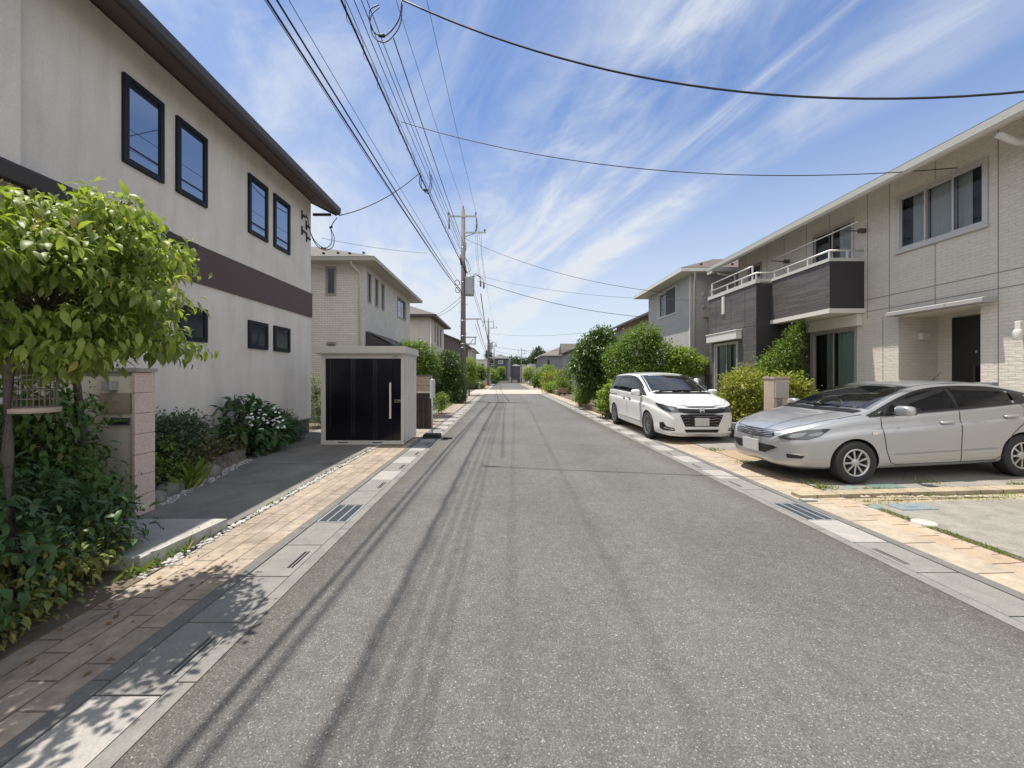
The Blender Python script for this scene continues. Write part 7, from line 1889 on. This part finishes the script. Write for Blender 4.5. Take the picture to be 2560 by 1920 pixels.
# ---- meter lids in the drives
M_LID = M("green_lid", (0.17, 0.25, 0.22), 0.6, 0.25, 20.0); M_LIDB = M("blue_lid", (0.23, 0.29, 0.31), 0.6, 0.25, 20.0)
def lid(name, label, x, y, w, d, mat, rnd=False, dz=0.008):
    z = gz(x) + dz; mb = MB()
    if rnd: mb.lathe([(0, 0.012), (w * 0.86, 0.012), (w * 0.9, 0.008), (w, 0.008), (w, -0.02)], (0, 0, 0), 28)
    else:
        mb.box(-w / 2, w / 2, -d / 2, d / 2, -0.02, 0.006)
        n = int(d / 0.035)
        for k in range(n): mb.box(-w / 2 + 0.02, w / 2 - 0.02, -d / 2 + (k + 0.3) * d / n, -d / 2 + (k + 0.7) * d / n, 0.006, 0.009)
        mb.box(-w * 0.16, w * 0.16, -d * 0.1, d * 0.1, 0.009, 0.012)
    o = obj(name, mb, mat); o.location = (x, y, z); tag(o, label, "meter cover"); o.rotation_euler = (0, -0.03, 0); return o
lid("meter_cover", "rectangular green meter lid beside the silver car's front wheel", 5.29, 5.33, 0.40, 0.22, M_LID)
lid("round_meter_cover", "small round green lid left of the green meter lid", 4.82, 5.32, 0.07, 0, M_LID, True)
lid("meter_cover", "rectangular pale blue meter lid in the rough concrete pad", 4.82, 4.53, 0.42, 0.20, M_LIDB, dz=0.006)
lid("round_meter_cover", "small round green lid at the pavement edge by the blue lid", 4.42, 4.56, 0.06, 0, M_LID, True)
lid("round_cover", "worn white oval cover at the edge of the rough concrete pad", 4.46, 4.07, 0.10, 0, M("white_cover", (0.46, 0.45, 0.41), 0.7, 0.25, 15.0), True)
cp_ = MB(); cp_.box(-0.09, 0.09, -0.04, 0.04, -0.01, 0.012); o = obj("loose_chip", cp_, M_SLABW); o.location = (3.86, 4.86, 0.03); tag(o, "white concrete chip lying by the tile border's end", "chip")

# ---- utility poles
M_POLE = concrete_mat("pole_concrete", (0.22, 0.21, 0.195), (0.14, 0.135, 0.128), 2.5, 0.2)
M_CABLE = M("black_cable", (0.018, 0.018, 0.019), 0.6)
M_INS = M("insulator", (0.12, 0.115, 0.11), 0.4)
def pole(label, x, y, h, arms=True, sc=1.0, extra=True):
    t = thing("utility_pole", label, "utility pole", (x, y, 0), "utility poles down the street")
    mb = MB(); mb.tube([(0, 0, 0), (0, 0, h * 0.5), (0, 0, h)], [0.19 * sc, 0.155 * sc, 0.115 * sc], 16); 
    obj("shaft", mb, M_POLE, t, True)
    if arms:
        mb = MB(); mb.box(-0.95, 0.85, -0.19, -0.11, h - 0.52, h - 0.43); obj("crossarm", mb, M_STEEL, t, True)
        mb = MB(); mb.box(0.1, 1.45, -0.17, -0.10, h - 1.52, h - 1.44); mb.tube([(0.12, -0.13, h - 1.75), (0.8, -0.13, h - 1.5)], 0.025, 6); obj("crossarm", mb, M_STEEL, t, True)
        for xx in (-0.9, 0.8, 0.0):
            mb = MB(); b = h - 0.43 if xx else h
            mb.lathe([(0.0, b), (0.03, b), (0.055, b + 0.06), (0.03, b + 0.1), (0.06, b + 0.16), (0.02, b + 0.24), (0, b + 0.25)], (xx, -0.15 if xx else 0, 0), 10)
            obj("insulator", mb, M_INS, t, True)
            if xx:
                mb = MB(); mb.lathe([(0.0, b - 0.9), (0.04, b - 0.88), (0.06, b - 0.6), (0.03, b - 0.55), (0.05, b - 0.3), (0.025, b - 0.1), (0, b - 0.09)], (xx + 0.05, -0.24, 0), 10); obj("fuse_cutout", mb, M_INS, t, True)
        for xx in (0.8, 1.35):
            mb = MB(); mb.lathe([(0.0, h - 1.44), (0.045, h - 1.42), (0.06, h - 1.33), (0.03, h - 1.24), (0, h - 1.23)], (xx, -0.13, 0), 10); obj("insulator", mb, M_INS, t, True)
        if extra:
            z = h * 0.60
            mb = MB(); mb.lathe([(0.0, z - 0.62), (0.27, z - 0.60), (0.29, z - 0.5), (0.29, z + 0.45), (0.31, z + 0.5), (0.2, z + 0.6), (0, z + 0.62)], (0.42, -0.12, 0), 20); tr = obj("transformer", mb, M("transformer_grey", (0.36, 0.38, 0.41), 0.5), t, True)
            mb = MB(); mb.tube([(0.6, -0.2, z + 0.55), (0.8, -0.25, z + 0.75), (1.05, -0.25, z + 0.55), (1.1, -0.25, z + 0.2)], 0.02, 6); mb.tube([(0.55, -0.3, z + 0.5), (0.9, -0.3, z + 0.6), (1.25, -0.25, z + 0.4), (1.3, -0.25, z + 0.1)], 0.02, 6); mb.lathe([(0, z - 0.1), (0.05, z - 0.08), (0.06, z + 0.25), (0, z + 0.3)], (1.1, -0.25, 0), 8); mb.lathe([(0, z - 0.2), (0.05, z - 0.18), (0.06, z + 0.15), (0, z + 0.2)], (1.3, -0.25, 0), 8); obj("bushing", mb, M_INS, tr, True)
            mb = MB()
            for (xx, zz) in ((-0.35, z + 0.2), (-0.32, z - 0.25)):
                pts = [(xx + 0.15 * math.cos(a), -0.15, zz + 0.17 * math.sin(a)) for a in np.linspace(0, 6.28, 16)]; mb.tube(pts, 0.02, 6, cap=False)
            mb.tube([(0.1, -0.2, h * 0.75), (0.35, -0.25, h * 0.72), (0.5, -0.22, h * 0.68), (0.15, -0.2, h * 0.66)], 0.018, 6)
            for q in range(8):
                a = q * 0.8; mb.tube([(0.17 * math.cos(a), 0.17 * math.sin(a), h * 0.83 - 0.2 * q), (0.2 * math.cos(a + 0.6), 0.2 * math.sin(a + 0.6), h * 0.80 - 0.2 * q), (0.18 * math.cos(a + 1.4), 0.18 * math.sin(a + 1.4), h * 0.76 - 0.2 * q)], 0.022, 6)
            obj("cable_loop", mb, M_CABLE, t, True)
        for (z, x1) in ((h * 0.43, 1.15), (h * 0.335, 0.85), (h * 0.30, 0.75)):
            mb = MB(); mb.box(0.1, x1, -0.05, 0.03, z - 0.035, z + 0.035)
            obj("bracket", mb, M_STEEL, t, True)
        mb = MB(); mb.tube([(0.12, 0, h * 0.27), (0.62, 0, h * 0.325)], 0.025, 6); mb.tube([(0.1, 0, h * 0.235), (0.45, 0, h * 0.255)], 0.035, 6); mb.box(0.72, 0.78, -0.04, 0.02, h * 0.295, h * 0.34); obj("brace", mb, M_STEEL, t, True)
    mb = MB()
    for z in (0.28, 0.3, 0.34, 0.42, 0.62, 0.7, 0.8): 
        rr = (0.19 - 0.075 * z) * sc; mb.lathe([(rr - 0.002, z * h - 0.03), (rr + 0.012, z * h - 0.03), (rr + 0.012, z * h + 0.03), (rr - 0.002, z * h + 0.03)], (0, 0, 0), 14)
    for k in range(12):
        z = 2.0 + k * 0.45; s_ = 1 if k % 2 else -1; mb.tube([(s_ * 0.15, 0, z), (s_ * 0.30, 0, z)], 0.012, 5)
    obj("pole_band", mb, M_STEEL, t, True)
    return t
PX, PY, PH = -2.5, 24.0, 12.0
pole("nearest utility pole with a grey transformer, standing behind the tall clipped bush", PX, PY, PH)
pole("second utility pole down the street with a transformer, near the white shelter", -2.42, 62.7, 10.9)
pole("third thin utility pole close beside the second pole's right", -2.0, 84.0, 8.2, False, 0.8)
pole("distant utility pole standing on the right before the wooded hill", 4.9, 103, 9.0, True, 0.9, False)

# ---- cables
CG = "overhead cables along the street"
def cable(label, pts, r, grp=CG, wrap=0.0, name="overhead_cable", n=6):
    mb = MB(); mb.tube(pts, r, n)
    if wrap:
        P2 = [Vector(p) for p in pts]; L_ = 0; hp = []
        for i in range(len(P2) - 1):
            seg = P2[i + 1] - P2[i]; k = max(2, int(seg.length / 0.06))
            for j in range(k):
                p = P2[i].lerp(P2[i + 1], j / k); w = (L_ + seg.length * j / k) * 2 * math.pi / 0.85
                hp.append(p + Vector((math.cos(w) * wrap, 0, math.sin(w) * wrap)))
            L_ += seg.length
        mb.tube(hp, 0.006, 4, cap=False)
    o = obj(name, mb, M_CABLE); tag(o, label, "cable", grp); return o
def run(Xp, Hp, u, v, d, c=0.0014, yend=-10.0, n=26):
    near = W(u, v, d); Xn, Hn = near.x, near.z
    t = PY - d; a = (Hn - Hp - c * t * t) / t
    pts = []
    for k in range(n + 1):
        y = PY + (yend - PY) * k / n; s = PY - y
        pts.append((Xp + (Xn - Xp) * s / t, y, Hp + a * s + c * s * s))
    return pts
cable("thick outer telephone cable, lowest on the left of the overhead bundle", run(PX - .12, 6.75, 668, 0, 4.9), 0.016)
cable("thin telephone cable twisting round the lowest left cable", [(p[0] + 0.02 * math.sin(i), p[1], p[2] - 0.05 - 0.03 * math.cos(i * .9)) for i, p in enumerate(run(PX - .12, 6.75, 668, 0, 4.9))], 0.006)
cable("second low telephone cable just right of the lowest left cable", run(PX - .1, 6.85, 692, 0, 4.95), 0.015)
cable("thin low wire between the telephone cables and the bundle", run(PX - .1, 7.2, 722, 0, 5.3), 0.006)
cable("heavy spiral-wrapped bundle cable in the middle of the street lines", run(PX - .15, 8.75, 853, 0, 7.0), 0.022, wrap=0.055)
cable("slim wire beside the spiral-wrapped bundle", run(PX - .12, 8.9, 864, 0, 7.0), 0.008)
cable("leftmost of the three plain power lines beside the bundle", run(PX - .1, 9.3, 885, 0, 7.3), 0.009)
cable("middle of the three plain power lines beside the bundle", run(PX - .05, 9.5, 903, 0, 7.4), 0.009)
cable("rightmost of the three plain power lines beside the bundle", run(PX, 9.65, 917, 0, 7.5), 0.009)
cable("power line ending in the taped joint near the top of the picture", [p for p in run(PX + .05, 9.75, 962, 30, 7.7) if p[1] > 7.0], 0.013)
cable("thin top wire from the pole's tip", run(PX, 12.15, 990, 0, 9.9), 0.007)
cable("thin top wire from the crossarm's right end", run(PX + .8, 11.85, 1067, 0, 10.0), 0.007)
def drop(p0, p1, sag, n=18):
    p0, p1 = Vector(p0), Vector(p1)
    return [tuple(p0.lerp(p1, k / n) - Vector((0, 0, sag * 4 * (k / n) * (1 - k / n)))) for k in range(n + 1)]
SG = "service wires to the houses"
cable("thick service wire crossing the upper sky to the cream house", drop((-1.95, 7.4, 8.85), (8.95, 5.3, 5.75), 0.95, 26), 0.016, SG)
lp = [(-1.95, 7.4, 8.85), (-2.02, 7.4, 8.45), (-2.3, 7.45, 8.2), (-2.55, 7.5, 8.35), (-2.6, 7.5, 8.75), (-2.45, 7.55, 8.9)]
mb = MB()
def smooth(pts, n=6): return [tuple(v) for v in catmull(pts, n)]
mb.tube(smooth(lp), 0.012, 6); mb.tube(smooth([(p[0], p[1] + .05, p[2] - .08 if 0 < i < 5 else p[2]) for i, p in enumerate(lp)]), 0.010, 6); mb.tube([lp[2], (-2.42, 7.47, 8.22)], 0.03, 8)
o = obj("cable_joint", mb, M_CABLE); tag(o, "looped black cable joint at the top where the thick service wire starts", "cable joint")
cable("thin service wire crossing to the cream house above its wide window", drop((-2.65, 10.0, 8.22), (8.98, 7.6, 5.72), 0.62, 24), 0.009, SG)
cable("service wire rising from the stucco house eave to the bundle", drop((-4.72, 11.05, 6.22), (-2.6, 12.0, 7.95), 0.2), 0.014, SG)
mb = MB(); q = [(-2.6, 12.0, 7.95), (-2.62, 12.1, 7.6), (-2.45, 12.3, 7.5), (-2.35, 12.4, 7.9), (-2.4, 12.4, 8.2)]
mb.tube(smooth(q), 0.012, 6); mb.tube(smooth([(p[0] + .05, p[1], p[2] - .06) for p in q]), 0.012, 6); mb.tube([(-2.52, 12.2, 7.52), (-2.42, 12.32, 7.56)], 0.03, 8)
o = obj("cable_joint", mb, M_CABLE); tag(o, "looped cable joint where the stucco house's service wire meets the bundle", "cable joint")
cable("long wire from the nearest pole's upper part to the pale grey house", drop((PX + .1, PY, 10.2), (7.75, 18.6, 5.65), 0.5), 0.012, SG)
cable("wire from the nearest pole's bracket to the tan house eave", drop((PX + .9, PY + .2, 7.6), (9.7, 25.5, 5.5), 0.4), 0.016, SG)
cable("faint wire from the nearest pole to the pale grey house's meter", drop((PX + .1, PY, 8.1), (8.05, 15.95, 4.75), 0.4), 0.007, SG)
cable("faint wire from the second pole to the tan house", drop((-2.4, 62.7, 8.6), (9.7, 33, 5.6), 0.5), 0.012, SG)
cable("wire from the second pole towards the wide grey house", drop((-2.4, 62.7, 6.6), (9.4, 52, 5.2), 0.5), 0.02, SG)
cable("pale thin wire from the stucco house corner to the low cables", drop((-5.2, 11.0, 5.55), (-2.7, 13.6, 5.95), 0.06), 0.005, SG)
cable("upper wire from the nearest pole to the beige house", drop((PX - .1, PY, 6.6), (-4.72, 27.2, 5.95), 0.1), 0.011, SG)
cable("lower wire from the nearest pole to the beige house", drop((PX - .1, PY, 6.35), (-4.72, 27.6, 5.9), 0.15), 0.011, SG)
cable("thin wire from the nearest pole to the plum house", drop((PX - .1, PY, 5.2), (-4.7, 45.5, 5.9), 0.2), 0.009, SG)
lq = MB()
for k, (ra, rb) in enumerate(((0, 0), (0.06, -0.06))):
    lq.tube(smooth([(XW + 0.04, 10.44, 6.0), (XW + 0.07, 10.5, 5.85), (XW + 0.06, 10.62, 5.6), (XW + 0.12, 10.86, 5.36 + rb), (-5.12, 11.0, 5.27 + rb), (-4.98 + ra, 11.05, 5.36 + rb), (-4.93 + ra, 11.06, 5.6), (-4.95, 11.04, 5.88), (-4.78, 11.05, 6.16)]), 0.011, 6)
lq.tube([(-5.2, 10.97, 5.27), (-5.08, 11.01, 5.25)], 0.025, 8); lq.tube([(-4.99, 11.04, 5.86), (-4.91, 11.04, 5.9)], 0.03, 8)
obj("cable_loop", lq, M_CABLE, HL)
BG = "cables between the first and second poles"
for (lab, a, b, r) in (("heavy cable from the first pole's transformer to the second pole", (PX + 1.1, PY, 6.75), (-2.2, 62.7, 6.2), 0.028), ("lower heavy cable from the first pole's bracket to the second pole", (PX + .85, PY, 5.15), (-2.3, 62.7, 5.2), 0.022), ("thin low cable beside the lower heavy cable", (PX + .75, PY, 4.85), (-2.35, 62.7, 5.0), 0.012),
    ("top wire from first to second pole, left side", (PX - .85, PY, 11.8), (-3.2, 62.7, 10.8), 0.008), ("top wire from first to second pole, right side", (PX + .8, PY, 11.8), (-1.7, 62.7, 10.8), 0.008), ("middle power line from first to second pole, upper", (PX + .15, PY, 9.0), (-2.3, 62.7, 8.4), 0.012), ("middle power line from first to second pole, lower", (PX + .15, PY, 8.4), (-2.3, 62.7, 7.9), 0.012)):
    cable(lab, drop(a, b, 0.55), r, BG)
for k, (xx, z0, z1) in enumerate(((0.95, 10.4, 7.6), (1.05, 10.4, 7.5), (1.30, 10.4, 7.35))):
    cable(("left", "middle", "right")[k] + " thin jumper wire hanging from the pole's side arm to its transformer", smooth([(PX + xx - .15, PY - .13, z0), (PX + xx - .12, PY - .2, (z0 + z1) / 2), (PX + xx + .08, PY - .25, z1)]), 0.007, "jumper wires on the nearest pole")
cable("far cable from the second to the third pole", drop((-2.3, 62.7, 6.2), (-2.0, 84, 6.4), 0.2), 0.03, BG)
cable("far wire crossing from the third pole to the right pole, upper", drop((-2.0, 84, 7.2), (4.9, 103, 7.6), 0.4), 0.025, BG); cable("far wire crossing from the third pole to the right pole, lower", drop((-2.0, 84, 6.5), (4.9, 103, 6.6), 0.4), 0.025, BG)
cable("far wire running right from the distant pole", drop((5.5, 103, 8.4), (16, 98, 6.6), 0.4), 0.025, BG)

# ---- small far things
hr = thing("handrail", "short metal handrail at the left end of the pink crossing", "handrail", (-3.0, 40, 0)); mb = MB(); mb.tube([(-3.1, 45.2, .9), (-2.5, 44.7, .75)], .03, 6); mb.tube([(-2.72, 44.8, 0), (-2.72, 44.8, .8)], .03, 6); obj("rail", mb, M_STEEL, hr)
sc_ = thing("white_shelter", "white roofed shelter behind the second utility pole", "shelter", (-3.0, 64.5, 0)); mb = MB(); mb.box(-3.9, -1.9, 64, 67, 1.9, 2.1); obj("roof", mb, M_WHITEP, sc_); mb = MB(); mb.box(-3.8, -2.2, 64.3, 64.4, 0, 1.9); mb.box(-2.3, -2.2, 64.4, 66.8, 0, 1.9); obj("wall", mb, M_FASCIA, sc_)
bp = thing("brick_pier", "small tan brick pier left of the white shelter", "pier", (-3.9, 60, 0)); mb = MB(); mb.box(-4.0, -3.45, 60, 60.6, 0, 1.5); obj("pier", mb, M("tan_pier_brick", (0.36, 0.26, 0.2), 0.8, 0.2, 12.0), bp)
bt = thing("blue_bin", "bright blue bin with a dark lid standing by the brick pier", "bin", (-3.85, 58, 0)); mb = MB(); mb.lathe([(0, 0), (.24, 0), (.27, .9), (.25, 1.0), (0, 1.0)], (0, 0, 0.1), 16); obj("bin", mb, M("bin_blue", (0.05, 0.22, 0.5), 0.4), bt, True); mb = MB(); mb.lathe([(0, 1.1), (.27, 1.1), (.2, 1.3), (0, 1.34)], (0, 0, 0), 16); obj("lid", mb, M_DARK, bt, True)
fp = thing("red_flower_pot", "low pot of red flowers at the second pole's foot", "flower pot", (-2.9, 60, 0)); mb = MB(); mb.lathe([(0, 0), (.2, 0), (.26, .25), (0, .25)], (0, 0, 0.02), 14); obj("pot", mb, M("terracotta", (0.35, 0.16, 0.1), 0.8), fp, True)
T, P, D, Nn = crown_points([(-2.9, 60, .4, .35, .35, .2)], 40, 5, .06); leafmesh("flowers", P, D, Nn, np.full(len(P), .09), leaf_mat("red_petal", (.4, .05, .05), (.5, .08, .07), (.5, .2, .15), .6, .2), fp, LEAF_MID)
# scooter parked at the right kerb
sk = thing("motor_scooter", "dark scooter with a blue screen parked at the right kerb near the far bushes", "scooter", (4.15, 51, 0.02), rz=R(80))
mb = MB(); mb.prism([(-.7, .35), (-.75, .75), (-.1, .80), (.05, .45), (.45, .42), (.6, .95), (.7, .95), (.62, .35), (.1, .25), (-.4, .25)], 'y', -.16, .16); obj("body", mb, M("scooter_dark", (0.02, 0.025, 0.06), 0.3), sk, True, bevel=0.03)
mb = MB(); mb.prism([(-.75, .76), (-.8, .86), (-.15, .90), (-.1, .80)], 'y', -.14, .14); obj("seat", mb, M_TRIM, sk, True, bevel=0.02)
mb = MB(); mb.prism([(.56, .98), (.48, 1.45), (.52, 1.45), (.62, .98)], 'y', -.2, .2); obj("screen", mb, M("scooter_screen", (0.25, 0.45, 0.65), 0.15), sk, True)
for xx in (-.5, .68):
    mb = MB(); mb.lathe([(.12, -.06), (.24, -.06), (.26, 0), (.24, .06), (.12, .06)], (xx, 0, .26), 20, 'y'); obj("wheel", mb, M_TYRE, sk, True)
mb = MB(); mb.tube([(.5, -.32, 1.0), (.56, 0, 1.02), (.5, .32, 1.0)], .02, 6); obj("handlebar", mb, M_CHROME, sk, True)
mb = MB(); mb.box(-1.0, -.68, -.2, .2, .9, 1.25); obj("top_box", mb, M_TRIM, sk, True, bevel=0.03)
# round mirror back / dish and stone post, barrow, net screen
dm = thing("domed_letterbox", "dark grey half-round letterbox on a stone post left of the broadleaf tree", "letterbox", (4.75, 24.2, 0.02))
mb = MB(); mb.box(-.17, .17, -.17, .17, 0, .98); obj("post", mb, brick_mat("grey_stone_post", (0.30, 0.29, 0.27), (0.24, 0.23, 0.215), (0.12, 0.115, 0.11), 0.2, 0.15, dirt=0.3), dm, True, bevel=0.01)
mb = MB(); mb.prism([(-.2, -.28)] + [(.32 * math.sin(a) - .12, -.28 * math.cos(a)) for a in np.linspace(0.25, math.pi - 0.25, 12)] + [(-.2, .28)], 'y', -.2, .2)
for i, v in enumerate(mb.v): mb.v[i] = (v[0] + .12, v[1], v[2] + 1.27)
obj("letterbox", mb, M("letterbox_grey", (0.17, 0.17, 0.185), 0.4), dm, True)
mb = MB(); mb.box(-.13, -.08, -.22, .22, .98, 1.57); obj("door", mb, M_TRIM, dm, True)
wbq = thing("wooden_wheelbarrow", "small round wooden garden barrow planter among the right verge bushes", "planter", (4.75, 30.5, 0.02))
mb = MB(); mb.prism([(-.42, .62)] + [(.42 * math.cos(a), .62 + .42 * math.sin(a)) for a in np.linspace(math.pi + .25, 2 * math.pi - .25, 10)] + [(.42, .62)], 'y', -.12, .12); obj("tub", mb, M("barrow_wood", (0.30, 0.2, 0.15), 0.8, 0.25, 10.0), wbq, True)
mb = MB(); mb.box(-.3, -.25, -.1, .1, 0, .4); mb.box(.1, .15, -.1, .1, 0, .35); obj("leg", mb, M_BARKD, wbq, True)
pt_ = thing("clay_pot", "pale clay pot on the ground left of the round wooden barrow", "pot", (4.5, 32.0, 0.02)); mb = MB(); mb.lathe([(0, 0), (.16, 0), (.22, .38), (.24, .4), (.2, .4), (0, .36)], (0, 0, 0), 16); obj("pot", mb, M("pale_clay", (0.42, 0.33, 0.28), 0.85), pt_, True)
ns = thing("net_screen", "pale blue garden net stretched on white poles behind the right bushes", "screen", (6.6, 31, 0.02))
mb = MB(); mb.tube([(5.9, 33, 0), (5.9, 33, 1.75), (8.0, 31, 1.75), (8.0, 31, 0)], .03, 6); obj("pole_frame", mb, M_WHITEP, ns)
mb = MB(); mb.quad((5.95, 33, .5), (7.95, 31, .5), (7.95, 31, 1.72), (5.95, 33, 1.72)); obj("net", mb, M("net_blue", (0.30, 0.36, 0.38), 0.9, 0.35, 3.0), ns)
fs_ = thing("folding_sign", "tilted white square panel on a thin pole among the far right bushes", "sign", (5.4, 62, 0)); mb = MB(); mb.tube([(0, 0, 0), (0, 0, 2.0)], .03, 6); obj("pole", mb, M_STEEL, fs_, True); mb = MB(); mb.prism([(-.3, 2.0), (.35, 2.0), (.25, 2.45), (-.35, 2.45)], 'y', -.03, .03); obj("panel", mb, M_WHITEP, fs_, True)
ptn = thing("white_roof_shed", "small white-roofed dark shed behind the half-round letterbox", "shed", (6.9, 30, 0)); mb = MB(); mb.box(6.1, 7.4, 29, 30.5, 0, 1.75); obj("wall", mb, M_CHAR, ptn); mb = MB(); mb.prism([(6.0, 1.76), (7.5, 1.76), (7.3, 1.92), (6.2, 1.92)], 'y', 28.9, 30.6); obj("roof", mb, M_WHITEP, ptn)
# end of the street: boundary walls
ew = thing("end_boundary_wall", "low pale wall along the far end of the street below the slate blue house", "wall", (0, 84, 0)); mb = MB(); mb.box(-2.4, 1.2, 84.2, 84.5, 0, .55); mb.box(1.3, 1.75, 84.2, 84.7, 0, 1.3); mb.box(2.0, 3.1, 84.2, 84.4, 0, .75); obj("panel", mb, concrete_mat("pale_block", (0.42, 0.40, 0.36), (0.32, 0.30, 0.27), 3.0), ew)
